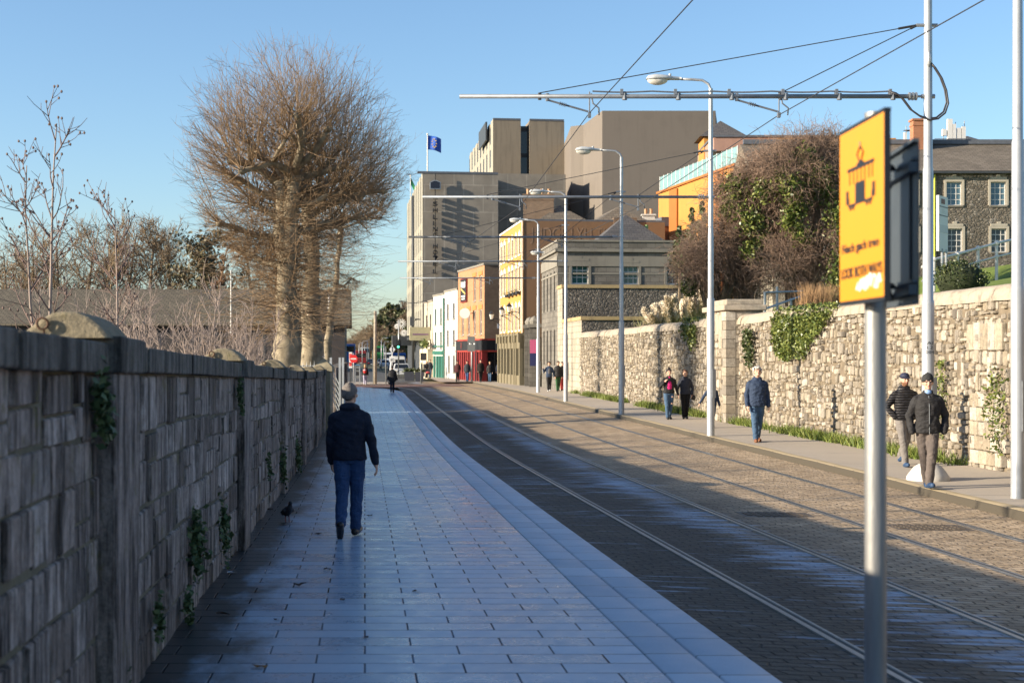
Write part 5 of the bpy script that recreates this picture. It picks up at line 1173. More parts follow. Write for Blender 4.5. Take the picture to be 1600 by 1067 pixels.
MAT['concrete_plain'] = stucco('plain_concrete', (.155, .134, .115), (.11, .095, .082), .45, .4)
hotel()
def flag(px, Yf, ytop, ybase, cols, label, pole_r=.06, drop=0, w_=2.0, h=1.4, star=None):
    b = Vector((xat(px, Yf), Yf, zat(ybase, Yf))); t = Vector((b.x, b.y, zat(ytop, Yf))); o = thing('flagpole', b, label, 'flag'); mb = MB(b); mb.tube([b, t], [pole_r, pole_r * .7], 8); mb.ell(t, (.12, .12, .12), 6, 5); mb.build('pole', MAT['white'], o)
    n = 14; V = []; m_ = 8
    for i in range(n + 1):
        for j in range(m_ + 1):
            s, v = i / n, j / m_; x = s * w_ * (1 - drop * .55); wv = math.sin(s * 7 + v * 1.5) * .22 * s
            V.append((t.x + x, t.y + wv, t.z - .15 - v * h - drop * s * w_ * .9 - s * s * .25 * w_ * (1 - drop)))
    fs = [(i * (m_ + 1) + j, i * (m_ + 1) + j + 1, (i + 1) * (m_ + 1) + j + 1, (i + 1) * (m_ + 1) + j) for i in range(n) for j in range(m_)]
    mb = MB(b); mb.v = V; mb.f = fs; mb.m = [min(len(cols) - 1, int((i + .5) / n * len(cols))) for i in range(n) for j in range(m_)]
    fo = mb.build('cloth', cols, o, True); s_ = fo.modifiers.new('thick', 'SOLIDIFY'); s_.thickness = .012
    if star:
        mb = MB(b)
        for k in range(9):
            a = k * 2 * math.pi / 9; s = .5 + .16 * math.cos(a); v = .5 + .3 * math.sin(a); wv = math.sin(s * 7 + v * 1.5) * .22 * s; mb.box((t.x + s * w_, t.y + wv - .05, t.z - .15 - v * h - s * s * .25 * w_), (.11, .03, .11), 0)
        mb.build('gold_stars', star, fo)
flag(668, 158, 210, 271, [plain('blue_cloth', (.02, .09, .42))], 'blue flag with a gold ring flying from a white pole on the hotel roof', .08, 0, 1.5, 1.55, plain('gold_cloth', (.75, .5, .08)))
flag(641.5, 184, 275, 330, [plain('green_cloth', (.03, .25, .1)), plain('white_cloth', (.7, .7, .68)), plain('flag_orange', (.75, .22, .04))], 'limp green, white and orange flag at the far corner of the hotel', .06, 1.0, 3.4, .9)
# ------------------------------------------------------------ hillside garden behind the far wall
def zlawn(t, Y): 
    d = max(0, t - 12.2); return 3.12 + min(.185 * d, 3.3) * sm(0, 2, d) * (1 - .75 * sm(44, 52, Y) * (1 - sm(22, 30, t))) - .9 * sm(76, 80, Y) * (1 - sm(20, 30, t))
MAT['lawn'] = simple('lawn_grass', (.10, .15, .02), .9, .3, 1.2, .8, 30, 0, .3, 'Object', (.17, .22, .04))
sheet('lawn', (12.2, 75), frange(2, 106, 2), zlawn, MAT['lawn'], 40)
def orange_house():
    A = V2(xat(1029, 113), 113); E = V2(xat(1150, 96), 96); u = (A - E); W = u.length; u.normalize(); n = Vector((-u.y, u.x, 0)); r = -n
    o = thing('orange_house', E, 'modern orange house with a glass balustrade, roof terrace and small hipped tower', 'building'); z0 = 2.0; zt = CAMZ + 12.7; D = 11
    mb = MB(o.location); C = E + r * D; Dd = A + r * D
    facade(mb, E, u, W, z0, zt, n, (), 0); facade(mb, E, r, D, z0, zt, -u, (), 0); facade(mb, C, u, W, z0, zt, r, (), 0); facade(mb, A, r, D, z0, zt, u, (), 0)
    mb.add([p + Vector((0, 0, zt - .02)) for p in (E, C, Dd, A)], [(0, 1, 2, 3)], 0); mb.build('wall', MAT['orange_wall'], o)
    mb = MB(o.location)
    for s, w_ in ((W - 5.0, 1.9), (W - 15.0, 1.6)): q = E + u * s + n * .02; mb.obox((q.x, q.y, z0), u * w_, n * .12, (0, 0, zt - z0 - .12))
    mb.build('pilaster', MAT['orange_dark'], o)
    mb = MB(o.location); q = E + n * .15 - u * .1; mb.obox((q.x, q.y, zt), u * (W + .3), r * .5, (0, 0, .16)); mb.build('terrace_coping', MAT['orange_dark'], o)
    mb = MB(o.location); k = 17
    for i in range(k):
        q = E + u * (i * W / k + .06) + r * .1; mb.obox((q.x, q.y, zt + .17), u * (W / k - .12), r * .03, (0, 0, 1.15))
    bal = mb.build('glass_balustrade', MAT['teal_glass'], o); 
    for i in range(k + 1): q = E + u * (i * W / k - .03) + r * .09; mb = MB(o.location); mb.obox((q.x, q.y, zt + .16), u * .07, r * .06, (0, 0, 1.22)); mb.build('post', MAT['white'], bal)
    # low red-brown wing at the foot
    mb = MB(o.location); q = A + n * .6 - u * 3; mb.obox((q.x, q.y, z0), u * 4, r * 3, (0, 0, zat(375, 112) - z0 + .9)); mb.build('low_wing', stucco('redbrown_render', (.20, .08, .032), (.12, .05, .02)), o)
    mb = MB(o.location); mb.obox((q.x - .1, q.y - .1, zat(375, 112) + .901), u * 4.2, r * 3, (0, 0, .7)); mb.build('low_roof', MAT['lead'], o)
    # set-back top floor
    Yt = 104; zt2 = zat(215, Yt); mb = MB(o.location); x0, x1 = xat(1126, Yt), xat(1212, Yt); mb.obox((x0, Yt, zt), (x1 - x0, 0, 0), (0, 8, 0), (0, 0, zt2 - zt - 1.1)); mb.build('top_floor', MAT['teal_glass'], o)
    mb = MB(o.location); mb.obox((x0 - .6, Yt - .8, zt2 - 1.1), (x1 - x0 + 8.6, 0, 0), (0, 9, 0), (0, 0, 1.0)); mb.obox((x0 - .7, Yt - .9, zt2 - .1), (x1 - x0 + 8.8, 0, 0), (0, 9.2, 0), (0, 0, .14), 1); mb.build('roof_band', [stucco('rose_render', (.36, .215, .165), (.2, .12, .09)), MAT['lead']], o)
    mb = MB(o.location)
    for i in range(6): mb.obox((x0 + .2 + i * (x1 - x0) / 6, Yt - .05, zt), (.22, 0, 0), (0, .04, 0), (0, 0, zt2 - zt - 1.1))
    mb.build('mullion', MAT['orange_dark'], o)
    mb = MB(o.location); x0, x1 = xat(1215, 102), xat(1400, 102); mb.obox((x0, 102, z0), (x1 - x0, 0, 0), (0, 12, 0), (0, 0, zat(216, 102) - z0)); mb.build('rear_wing', MAT['orange_wall'], o)
    Yh = 108; x0, x1 = xat(1100, Yh), xat(1160, Yh); mb = MB(o.location); mb.obox((x0, Yh, zt), (x1 - x0, 0, 0), (0, 3.2, 0), (0, 0, zat(214, Yh) - zt)); mb.build('tower', MAT['orange_wall'], o)
    mb = MB(o.location); zr = zat(214, Yh); hip(mb, [Vector((x0, Yh, 0)), Vector((x1, Yh, 0)), Vector((x1, Yh + 3.2, 0)), Vector((x0, Yh + 3.2, 0))], zr, zat(184, Yh) - zr, .05, 0, .5); mb.build('tower_roof', MAT['slate'], o)
MAT['teal_glass'] = glassmat('teal_glass', (.16, .27, .27), .08)
orange_house()
def stone_house():
    Y = 88; x0, x1 = xat(1180, Y), xat(1760, Y); A = V2(x0, Y); u = Vector((1, 0, 0)); n = Vector((0, -1, 0)); o = thing('stone_house', ((x0 + x1) / 2, Y, 5), 'long grey rubble house with brown slates, pale window surrounds and roof aerials', 'building'); z0 = 3.0; zt = zat(268, Y)
    ops = []
    for px in (1283, 1352, 1421, 1490.5, 1559.5, 1628.5, 1697): ops += [(xat(px, Y) - .47 - x0, zat(321, Y), .95, 1.45), (xat(px + 1, Y) - .47 - x0, zat(394, Y), .95, 1.45)]
    mb = MB(o.location); facade(mb, A, u, x1 - x0, z0, zt, n, ops, 0, .16); mb.obox((x0, Y + .2, z0), (x1 - x0, 0, 0), (0, 9, 0), (0, 0, zt - z0 - .05)); mb.build('wall', MAT['rubble_house'], o)
    for i, op in enumerate(ops): window(o, A, u, n, op, MAT['white'], MAT['glass_blue'] if i % 2 == 0 else MAT['glass'], 3, 4, .16, .05, MAT['stone_trim'], None, MAT['stone_trim2'])
    zr = zat(226, Y + 4.6); mb = MB(o.location); a, b = Vector((x0 - .2, Y - .3, zt)), Vector((x1, Y - .3, zt)); c, d = Vector((x1, Y + 4.6, zr)), Vector((x0 - .2, Y + 4.6, zr)); e, f = Vector((x1, Y + 9.5, zt)), Vector((x0 - .2, Y + 9.5, zt))
    mb.add([a, b, c, d, e, f], [(0, 1, 2, 3), (3, 2, 4, 5), (0, 3, 5), (1, 4, 2)]); mb.build('roof', MAT['slate_brown'], o)
    mb = MB(o.location); mb.obox((x0 - .2, Y - .42, zt - .16), (x1 - x0 + .2, 0, 0), (0, .13, 0), (0, 0, .13)); mb.build('gutter', MAT['dark_metal'], o)
    mb = MB(o.location); mb.obox((x0, Y + 4.45, zr + .01), (x1 - x0, 0, 0), (0, .3, 0), (0, 0, .3)); mb.build('ridge', MAT['lead'], o)
    chimney(o, xat(1437, 92), 92, zr - .5, zat(190, 92), 1.05, .8, MAT['red_brick2'], 0)
    mb = MB(o.location); q = Vector((xat(1459.5, Y), Y - .1, z0)); mb.tube([q, q + Vector((0, 0, zt - z0 - .2))], .06, 8); mb.build('drainpipe', plain('yellow_green_pipe', (.42, .45, .06)), o)
    Yq = 96; an = None
    for pa, pb, ya, yb in ((1481, 1488.5, 186, 218), (1473, 1479, 202, 212), (1496, 1502, 200, 220), (1503, 1509, 198, 221), (1489, 1494, 194, 220), (1413, 1417, 207, 222)): 
        p = at(pa, yb, Yq); mb = MB(o.location); mb.obox(p, (xat(pb, Yq) - xat(pa, Yq), 0, 0), (0, .25, 0), (0, 0, (yb - ya) / F * Yq)); an = mb.build('aerial_panel', MAT['white'], o)
    mb = MB(o.location)
    for px, ya in ((1476, 200), (1495, 190), (1506, 196), (1425, 203), (1418, 196), (1509, 188)): p = at(px, 226, Yq); mb.tube([p + Vector((0, .3, -.4)), Vector((p.x, p.y + .3, zat(ya, Yq)))], .03, 6)
    for ya in (217, 221): p = at(1460, ya, Yq); mb.tube([p, at(1512, ya, Yq)], .025, 6)
    p = at(1418, 206, Yq); mb.lathe(p, [(.02, 0), (.3, .08)], 12); mb.build('aerial_mast', MAT['steel'], an)
    mb = MB(o.location); p = at(1452, 226, 99); mb.add([at(1500, 226, 99), at(1556, 226, 99), at(1512, 213, 99), at(1500, 213, 99), at(1500, 226, 103), at(1556, 226, 103), at(1512, 213, 103), at(1500, 213, 103)], [(0, 1, 2, 3), (4, 7, 6, 5), (1, 5, 6, 2), (2, 6, 7, 3)]); mb.build('rear_roof', MAT['lead'], o)
MAT['stone_trim2'] = stucco('pale_window_stone', (.42, .38, .31), (.16, .14, .12), .4, .4)
MAT['red_brick2'] = brickmat('red_chimney_brick', (.40, .13, .06), (.48, .19, .09), (.28, .2, .14), .22, .075, .01, .85, .3, .3)
stone_house()
def outbuilding():
    Y = 66; x0, x1 = xat(1208, Y), xat(1262, Y); o = thing('stone_outbuilding', ((x0 + x1) / 2, Y, 3), 'small pale stone outbuilding with dark slit openings under the overgrown tree', 'building'); A = V2(x0, Y); mb = MB(o.location)
    ops = [(.55, 4.4, .16, 1.0), (1.05, 4.4, .16, 1.0)]; facade(mb, A, Vector((1, 0, 0)), x1 - x0, 2.8, 6.2, Vector((0, -1, 0)), ops, 0, .2); mb.obox((x0, Y + .25, 2.8), (x1 - x0, 0, 0), (0, 3, 0), (0, 0, 3.35)); mb.obox((x0 - .02, Y + .01, 2.8), (.02, 0, 0), (0, .23, 0), (0, 0, 3.35)); mb.build('wall', MAT['ashlar_light'], o)
    mb = MB(o.location); mb.obox((x0 - .1, Y - .1, 6.2), (x1 - x0 + .2, 0, 0), (0, 3.4, 0), (0, 0, .2)); mb.build('roof_slab', MAT['stone_trim'], o)
    mb = MB(o.location)
    for s in (.56, 1.06): mb.obox((x0 + s, Y + .19, 4.41), (.14, 0, 0), (0, .02, 0), (0, 0, .98))
    mb.build('slit', MAT['black'], o)
outbuilding()

# overgrown trees: tangles of thin drooping twigs with ivy
MAT['bramble'] = simple('bramble_twigs', (.25, .17, .125), .85, .4, 2.5)
def tangle(name, px, Y, blobs, label, seed, ntw, nleaf, ivy=()):
    """blobs: (px, py, radius px) balls of twigs"""
    rng = np.random.default_rng(seed); x = xat(px, Y); o = thing(name, (x, Y, 2.6), label, 'tree', 'overgrown trees above the far wall')
    C = np.array([(xat(a, Y) , Y + ((i % 3) - 1) * .5, zat(b, Y)) for i, (a, b, r) in enumerate(blobs)]); Rr = np.array([r / F * Y for a, b, r in blobs])
    st, d = [], []
    mb = MB(o.location); base = Vector((x, Y, 2.6))
    for i, c in enumerate(C):
        m_ = base.lerp(Vector(c), .5) + Vector((rng.normal() * .3, rng.normal() * .3, .3)); mb.tube([base + Vector((rng.normal() * .25, 0, 0)), m_, Vector(c)], [.14, .09, .04], 7)
    mb.build('trunk', MAT['twig_far'], o)
    k = rng.choice(len(C), ntw, p=Rr ** 2 / (Rr ** 2).sum()); dirs = rng.normal(size=(ntw, 3)); dirs /= np.linalg.norm(dirs, axis=1, keepdims=True); rad = Rr[k] * rng.random(ntw) ** .4
    s0 = C[k] + dirs * rad[:, None] * np.array([1, .9, .95]); d0 = dirs + rng.normal(size=(ntw, 3)) * .9; d0[:, 2] += .25
    p1 = grow(rng, s0, d0, rng.uniform(.35, 1.1, ntw), 7, 0, .28, rng.uniform(-1.4, .3, ntw)); tw = [(p1, taper(ntw, rng.uniform(.006, .013, ntw), np.full(ntw, .004), 7))]
    q, t, ix, s = along(rng, p1, 2, .2, 1); n = len(q); p2 = grow(rng, q, side(rng, t, .6), rng.uniform(.15, .5, n), 4, 0, .2, rng.uniform(-.8, .3, n)); tw.append((p2, taper(n, np.full(n, .007), np.full(n, .003), 4)))
    crown_from(tw, o, MAT['bramble'])
    if nleaf: leaf_clump('ivy', [(xat(a, Y), Y - .95 + rng.normal() * .25, zat(b, Y)) for a, b, r in ivy], [r / F * Y for a, b, r in ivy], int(nleaf * 3.2), .12, MAT['leaf_ivy'], o, o.location, (1.25, .8, 1.3), seed, .1)
    leaf_clump('dead_leaves', [tuple(c) for c in C], [r * .86 for r in Rr], ntw, .08, MAT['dead_leaf'], o, o.location, (1, .8, 1), seed + 1, .3)
    return o
MAT['dead_leaf'] = leafmat('dead_leaves', [(.09, .065, .048), (.15, .105, .08), (.06, .05, .035), (.12, .09, .07)], .9)
tangle('overgrown_tree', 1120, 58, [(1085, 415, 38), (1120, 425, 48), (1150, 400, 46), (1110, 385, 40), (1140, 350, 40), (1170, 440, 34), (1160, 310, 42), (1130, 300, 26), (1180, 360, 36), (1175, 270, 30)], 'low spreading tangle of bare twigs drooping over the wall behind the pampas grass', 31, 5200, 1600,
       [(1145, 300, 24), (1165, 345, 26), (1180, 365, 22), (1075, 450, 14), (1135, 330, 14), (1185, 300, 18), (1165, 395, 16)])
tangle('overgrown_tree', 1250, 57, [(1215, 420, 44), (1245, 390, 48), (1215, 340, 48), (1240, 280, 50), (1280, 260, 46), (1300, 320, 44), (1290, 390, 44), (1250, 235, 32), (1300, 230, 30), (1210, 260, 34), (1320, 400, 34), (1205, 300, 32), (1330, 290, 40), (1265, 435, 26)], 'tall tangle of bare twigs heavy with ivy, partly hidden behind the yellow sign', 32, 7200, 3600,
       [(1240, 265, 30), (1262, 300, 26), (1225, 300, 20), (1300, 340, 26), (1312, 380, 28), (1285, 300, 20), (1305, 420, 26), (1235, 330, 18), (1255, 250, 18), (1296, 446, 18), (1318, 318, 18), (1248, 372, 16), (1215, 285, 16), (1275, 275, 20), (1230, 350, 20), (1190, 300, 20), (1322, 360, 24)])
def curly(): # thin curly top shoots over the tall tangle belong to a willow behind
    return bare_tree('curly_willow', (xat(1275, 60), 60, 3.2), 8.6, 2.6, 'thin curly-twigged willow rising above the ivy tangle', 36, MAT['bramble'], 26, 7, 4, .1, None, .1, 'tree', .011, .55)
curly()
def conifer(px, Y, ytop, ybot, w_, label, seed):
    x = xat(px, Y); z0, z1 = zat(ybot, Y), zat(ytop, Y); o = thing('conifer', (x, Y, z0), label, 'tree', 'dark conifers above the lodge roof'); mb = MB(o.location); mb.tube([(x, Y, z0 - 1.5), (x, Y, z1)], [.09, .02], 6); mb.build('trunk', MAT['twig_far'], o)
    C = [(x + math.sin(k * 2.4) * w_ * .3 * (1 - k / 9), Y + math.cos(k * 2.4) * w_ * .3, z0 + (z1 - z0) * k / 8) for k in range(9)]; leaf_clump('foliage', C, [w_ * (1.0 - .1 * k) * .5 for k in range(9)], 1500, .16, MAT['leaf_dark'], o, o.location, (1, 1, 1.5), seed, .1)
conifer(1062, 70, 356, 425, 1.0, 'dark pointed conifer nearest the lodge roof', 1); conifer(1082, 72, 328, 420, 1.1, 'taller dark pointed conifer beside the low tangle', 2); conifer(1098, 71, 318, 410, 1.0, 'dark conifer half sunk into the low tangle', 3)
# clipped bush, dry grass, pampas, ivy, weeds
def bush(px, py, Y, rpx, label, mat, n, size, seed, sq=(1, 1, .8)):
    c = at(px, py, Y); r = rpx / F * Y; o = thing('round_bush', (c.x, c.y, c.z - r * sq[2]), label, 'bush'); rng = np.random.default_rng(seed); C = []; Rr = []
    for k in range(16):
        d = rng.normal(size=3); d /= np.linalg.norm(d); C.append((c.x + d[0] * r * .52, c.y + d[1] * r * .52, c.z + abs(d[2]) * r * .5 * sq[2] - .1)); Rr.append(r * .52)
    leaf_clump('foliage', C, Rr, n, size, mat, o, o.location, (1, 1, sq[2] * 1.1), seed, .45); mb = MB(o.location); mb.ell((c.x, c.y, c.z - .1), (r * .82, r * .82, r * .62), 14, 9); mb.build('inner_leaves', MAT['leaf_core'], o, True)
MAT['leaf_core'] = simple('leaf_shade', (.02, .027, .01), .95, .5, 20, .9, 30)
bush(1501, 432, 31.5, 45, 'rounded dark evergreen bush on top of the far wall, below the white railings', MAT['leaf_bush'], 9000, .045, 3)
def blades(name, o, centres, n, h, r, mat, seed, lean=.35, wid=.012):
    rng = np.random.default_rng(seed); C = np.array([tuple(c) for c in centres]); k = rng.integers(0, len(C), n); st = C[k] + np.stack([rng.normal(size=n) * r, rng.normal(size=n) * r, np.zeros(n)], 1)
    d = np.stack([rng.normal(size=n) * lean, rng.normal(size=n) * lean, np.ones(n)], 1); L = h * rng.uniform(.45, 1.05, n); p = grow(rng, st, d, L, 4, 0, .08, rng.uniform(-.7, .05, n)); sd = np.stack([rng.normal(size=n), rng.normal(size=n), np.zeros(n)], 1); sd /= np.linalg.norm(sd, axis=1, keepdims=True)
    w_ = np.linspace(1, .1, 4)[None, :, None] * wid * rng.uniform(.6, 1.4, n)[:, None, None]; a = p - sd[:, None, :] * w_; b = p + sd[:, None, :] * w_
    V = np.stack([a, b], 2).reshape(-1, 3) - np.array(tuple(o.location) if o else (0, 0, 0)); i = np.arange(n)[:, None] * 8; j = np.arange(3)[None] * 2; Fc = np.stack([i + j, i + j + 1, i + j + 3, i + j + 2], -1).reshape(-1, 4)
    me = mesh_np(name, V, Fc, mat); t_ = me.attributes.new('tint', 'FLOAT', 'FACE'); t_.data.foreach_set('value', np.repeat(rng.random(n), 3).astype(np.float32)); return link(name, me, o)
MAT['dry'] = leafmat('dry_grass', [(.26, .15, .07), (.40, .25, .13), (.32, .20, .10)], .8)
o = thing('dry_grass_clump', at(1280, 478, 39), 'rust-coloured clump of dry ornamental grass on the wall top', 'plant'); blades('blades', o, [at(1258 + k * 6, 480, 39 + (k % 3) * .3) for k in range(9)], 1500, .72, .10, MAT['dry'], 4, .22, .005)
MAT['pampas'] = leafmat('pampas_plume', [(.62, .54, .41), (.74, .67, .54), (.54, .45, .33)], .9); MAT['pampas_blade'] = leafmat('pampas_blades', [(.22, .24, .10), (.30, .28, .14), (.15, .17, .06)], .7)
MAT['plume_core'] = simple('plume_core', (.62, .53, .40), .95, .25, 8, 1.0, 45)
def pampas():
    Y = 63; o = thing('pampas_grass', at(1055, 525, Y), 'big pampas grass with cream feathery plumes on the wall top', 'plant'); rng = np.random.default_rng(8); mb = MB(o.location); P0, D0, L0 = [], [], []; PL = MB(o.location)
    for k in range(46):
        px = 1003 + rng.random() * 105; f = (px - 1003) / 105; py = 452 + (1 - min(1, f * 1.9)) * 34 + rng.random() * 26; tip = at(px, py, Y + rng.normal() * .5); b = at(1030 + f * 60, 524, Y + rng.normal() * .3)
        ax = (tip - b).normalized(); L = rng.uniform(.7, 1.05); PL.ell(tip - ax * L * .52, (.085, .085, L * .5), 9, 8, rot=ax.to_track_quat('Z', 'Y').to_matrix()); mb.tube([b, tip - ax * L, tip], [.012, .008, .004], 5)
        n = 420; s = rng.random(n); c = np.array(tip - ax * L)[None] + np.array(ax)[None] * (s * L)[:, None]; r = .21 * np.sin(np.pi * np.clip(s * .92 + .06, 0, 1)) ** .7; dd = rng.normal(size=(n, 3)); dd /= np.linalg.norm(dd, axis=1, keepdims=True); P0.append(c + dd * (r * .35)[:, None]); D0.append(dd * .6 + np.array(ax)[None] * .9); L0.append(np.full(n, .16))
    PL.build('plume_core', MAT['plume_core'], o, True); mb.build('stems', MAT['pampas_blade'], o); p = grow(rng, np.concatenate(P0), np.concatenate(D0), np.concatenate(L0), 3, -.5, .05); N = len(p); sd = rng.normal(size=(N, 3)); sd /= np.linalg.norm(sd, axis=1, keepdims=True); w_ = np.array([.03, .026, .006])[None, :, None]
    V = np.stack([p - sd[:, None] * w_, p + sd[:, None] * w_], 2).reshape(-1, 3) - np.array(tuple(o.location)); i = np.arange(N)[:, None] * 6; j = np.arange(2)[None] * 2; me = mesh_np('plumes', V, np.stack([i + j, i + j + 1, i + j + 3, i + j + 2], -1).reshape(-1, 4), MAT['pampas']); t_ = me.attributes.new('tint', 'FLOAT', 'FACE'); t_.data.foreach_set('value', np.repeat(rng.random(N), 2).astype(np.float32)); link('plumes', me, o)
    blades('blades', o, [at(1015 + k * 8, 524, Y) for k in range(12)], 1700, 1.25, .22, MAT['pampas_blade'], 9, .5, .012)
pampas()
def wall_ivy(outline, Yc, n, size, label, mat, seed, cat='ivy', name='wall_ivy'):
    """leaves hanging on the far wall inside an outline given in (Y, z)"""
    rng = np.random.default_rng(seed); ys = [p[0] for p in outline]; zs = [p[1] for p in outline]; pts = []
    def inside(y, z):
        c = False
        for i in range(len(outline)):
            (a, b), (d, e) = outline[i], outline[i - 1]
            if (b > z) != (e > z) and y < (d - a) * (z - b) / (e - b) + a: c = not c
        return c
    while len(pts) < n:
        y, z = rng.uniform(min(ys), max(ys)), rng.uniform(min(zs), max(zs))
        if inside(y + rng.normal() * .08, z + rng.normal() * .06): over = z > rtop(y) - .12; pts.append(P(T_WR - .16 - rng.random() * .14 + (rng.random() * .5 if over else 0), y, min(z, rtop(y) + .14) if over else z))
    o = thing(name, P(T_WR - .15, sum(ys) / len(ys), min(zs)), label, cat); return leaf_clump('foliage', pts, .05, n, size, mat, o, o.location, (1, 1, 1), seed, 0)
wall_ivy([(34.6, 3.5), (40.2, 3.5), (40.1, 2.5), (39.6, 2.1), (38.8, 2.0), (38.0, 2.2), (37.4, 2.15), (36.8, 2.5), (36.1, 2.75), (35.6, 3.05)], 37, 10000, .07, 'wide curtain of glossy ivy spilling over the coping of the far wall', MAT['leaf_ivy'], 1)
wall_ivy([(42.3, 2.9), (43.2, 2.95), (43.1, 2.2), (42.7, 1.75), (42.3, 1.95)], 42, 1000, .08, 'single round tuft of leaves growing from the wall face between ivy and pier', MAT['leaf_bush'], 2)
wall_ivy([(49.5, 3.55), (52, 3.55), (51.6, 2.9), (50.9, 2.7), (50.2, 2.3), (49.6, 2.6)], 50, 1200, .09, 'ragged ivy hanging over the coping below the pampas grass', MAT['leaf_ivy'], 3)
wall_ivy([(28.3, 2.1), (28.6, 2.1), (28.8, 1.4), (28.5, .4), (28.2, .9)], 28, 420, .06, 'thin trail of ivy climbing the wall right behind the two walking men', MAT['leaf_ivy'], 4)
wall_ivy([(25.6, 1.9), (26.3, 1.95), (26.5, 1.2), (26.0, .3), (25.5, .9)], 26, 520, .06, 'patchy ivy at the wall foot next to the thick grey mast', MAT['leaf_ivy'], 5)
# grass and weeds growing at the foot of the far wall
def verge():
    cs = []; rng = np.random.default_rng(3)
    for Y in np.arange(14, 78, .09):
        if math.sin(Y * .9) + math.sin(Y * .37 + 1) + rng.normal() * .6 > -.2: cs.append(P(T_WR - .18 - abs(rng.normal()) * .09, Y, zR(Y)))
    o = blades('verge_grass', None, cs, 24000, .30, .11, MAT['grass'], 5, .6, .013); tag(o, 'bright green weeds and grass along the foot of the far wall', 'grass', None, 'stuff')
verge()
# railings and the notice board on the bank
def bank_rail():
    pts = [(1440, 418, 56), (1459, 405.5, 56), (1496, 397, 57), (1528, 388, 57.5), (1557, 380, 58), (1600, 370.5, 59), (1640, 361, 60)]
    o = thing('white_handrail', at(1557, 421, 58), 'white tubular handrail climbing the grassy bank', 'railing'); T = [at(*p) for p in pts]; mb = MB(o.location); mb.tube(T, .05, 8); mb.build('rail', MAT['white'], o); mb = MB(o.location); mb.tube([p - Vector((0, 0, .55)) for p in T], .035, 8); mb.build('rail', MAT['white'], o)
    for p in T[1:]:
        mb = MB(o.location); mb.tube([p - Vector((0, 0, 1.7)), p + Vector((0, 0, .04))], .065, 10); mb.ell(p, (.11, .11, .11), 10, 6); mb.ell(p - Vector((0, 0, .55)), (.09, .09, .09), 10, 6); mb.build('post', MAT['white'], o)
bank_rail()
def steel_rail():
    o = thing('steel_handrail', at(1215, 488, 52), 'grey steel handrail by the steps behind the far wall', 'railing'); mb = MB(o.location)
    a, b = at(1180, 488, 49), at(1256, 461, 53)
    for p, q, r in ((a, b, .04), (at(1196, 457, 50), at(1253, 455, 53), .035), (a - Vector((0, 0, .35)), b - Vector((0, 0, .35)), .03)): mb = MB(o.location); mb.tube([p, q], r, 8); mb.build('rail', MAT['steel'], o)
    for px, y0, y1, Y in ((1195, 456, 500, 50), (1214, 448, 500, 51), (1236, 466, 495, 52), (1252, 458, 495, 53)): mb = MB(o.location); mb.tube([at(px, y1, Y), at(px, y0, Y)], .045, 8); mb.build('post', MAT['steel'], o)
steel_rail()
def notice():
    Y = 54; o = thing('notice_board', at(1476, 405, Y), 'tall white notice board with a small brown emblem, beside the bush', 'sign'); a, b = at(1467, 392, Y), at(1481, 392, Y + .9); h = 87 / F * Y; u = (b - a); u.z = 0; d = Vector((u.y, -u.x, 0)).normalized() * .10; mb = MB(o.location); mb.obox(a, u, -d, (0, 0, h)); bo = mb.build('board', MAT['white'], o)
    mb = MB(o.location); q = a + d * .05
    mb.obox(q + u * .25 + Vector((0, 0, h * .86)), u * .4, d * .04, (0, 0, h * .09)); mb.build('emblem', plain('brown_emblem', (.16, .06, .03)), bo)
    mb = MB(o.location)
    for f in (.64, .80): mb.obox(q + Vector((0, 0, h * f)), u, d * .04, (0, 0, .035))
    for k in range(3): mb.obox(q + u * .32 + Vector((0, 0, h * (.69 + k * .03))), u * (.45 - .1 * k), d * .03, (0, 0, .02), 1)
    mb.obox(q + Vector((0, 0, h * .34)), u, d * .03, (0, 0, h * .14), 1); mb.build('print_band', [MAT['dark_metal'], plain('grey_band', (.5, .5, .49))], bo)
    for f in (.35, .8): mb = MB(o.location); p = a + u * f; mb.tube([p - Vector((0, 0, .8)), p + Vector((0, 0, .1))], .05, 8); mb.build('leg', MAT['steel'], o)
notice()
# ------------------------------------------------------------ tramway masts, wires, lamps
def lamp_head(o, p, scale=1, ang=0):
    """head pointing -x from p"""
    s = scale; mb = MB(o.location); mb.v = []; prof = [(0, .05, .05, 0), (.08, .075, .06, .0), (.28, .10, .07, .01), (.36, .15, .09, .015), (.7, .17, .11, .02), (.88, .12, .08, .01), (.93, .03, .02, 0)]
    n = 10; vs = []
    for d, ry, rz, dz in prof:
        for k in range(n): a = 2 * math.pi * k / n; vs.append(p + Vector((-d * s, math.cos(a) * ry * s, (dz + max(-.35, math.sin(a)) * rz) * s)))
    mb.add(vs, [(i * n + k, i * n + (k + 1) % n, (i + 1) * n + (k + 1) % n, (i + 1) * n + k) for i in range(len(prof) - 1) for k in range(n)] + [tuple(range(n)), tuple(range(len(prof) * n - 1, (len(prof) - 1) * n - 1, -1))])
    mb.tube([p + Vector((-.3 * s, 0, .08 * s)), p + Vector((-.3 * s, 0, .14 * s))], .035 * s, 8)
    h = mb.build('lamp_head', MAT['lamp_grey'], o, True); mb = MB(o.location); mb.ell(p + Vector((-.63 * s, 0, -.03 * s)), (.27 * s, .13 * s, .13 * s), 12, 8); mb.build('lens', MAT['lens'], h, True)
MAT['lamp_grey'] = simple('lamp_grey', (.42, .44, .45), .5, .15, 6)
MAT['beam'] = simple('beam_grey', (.17, .19, .22), .5, .2, 8, .1, 50, .3)
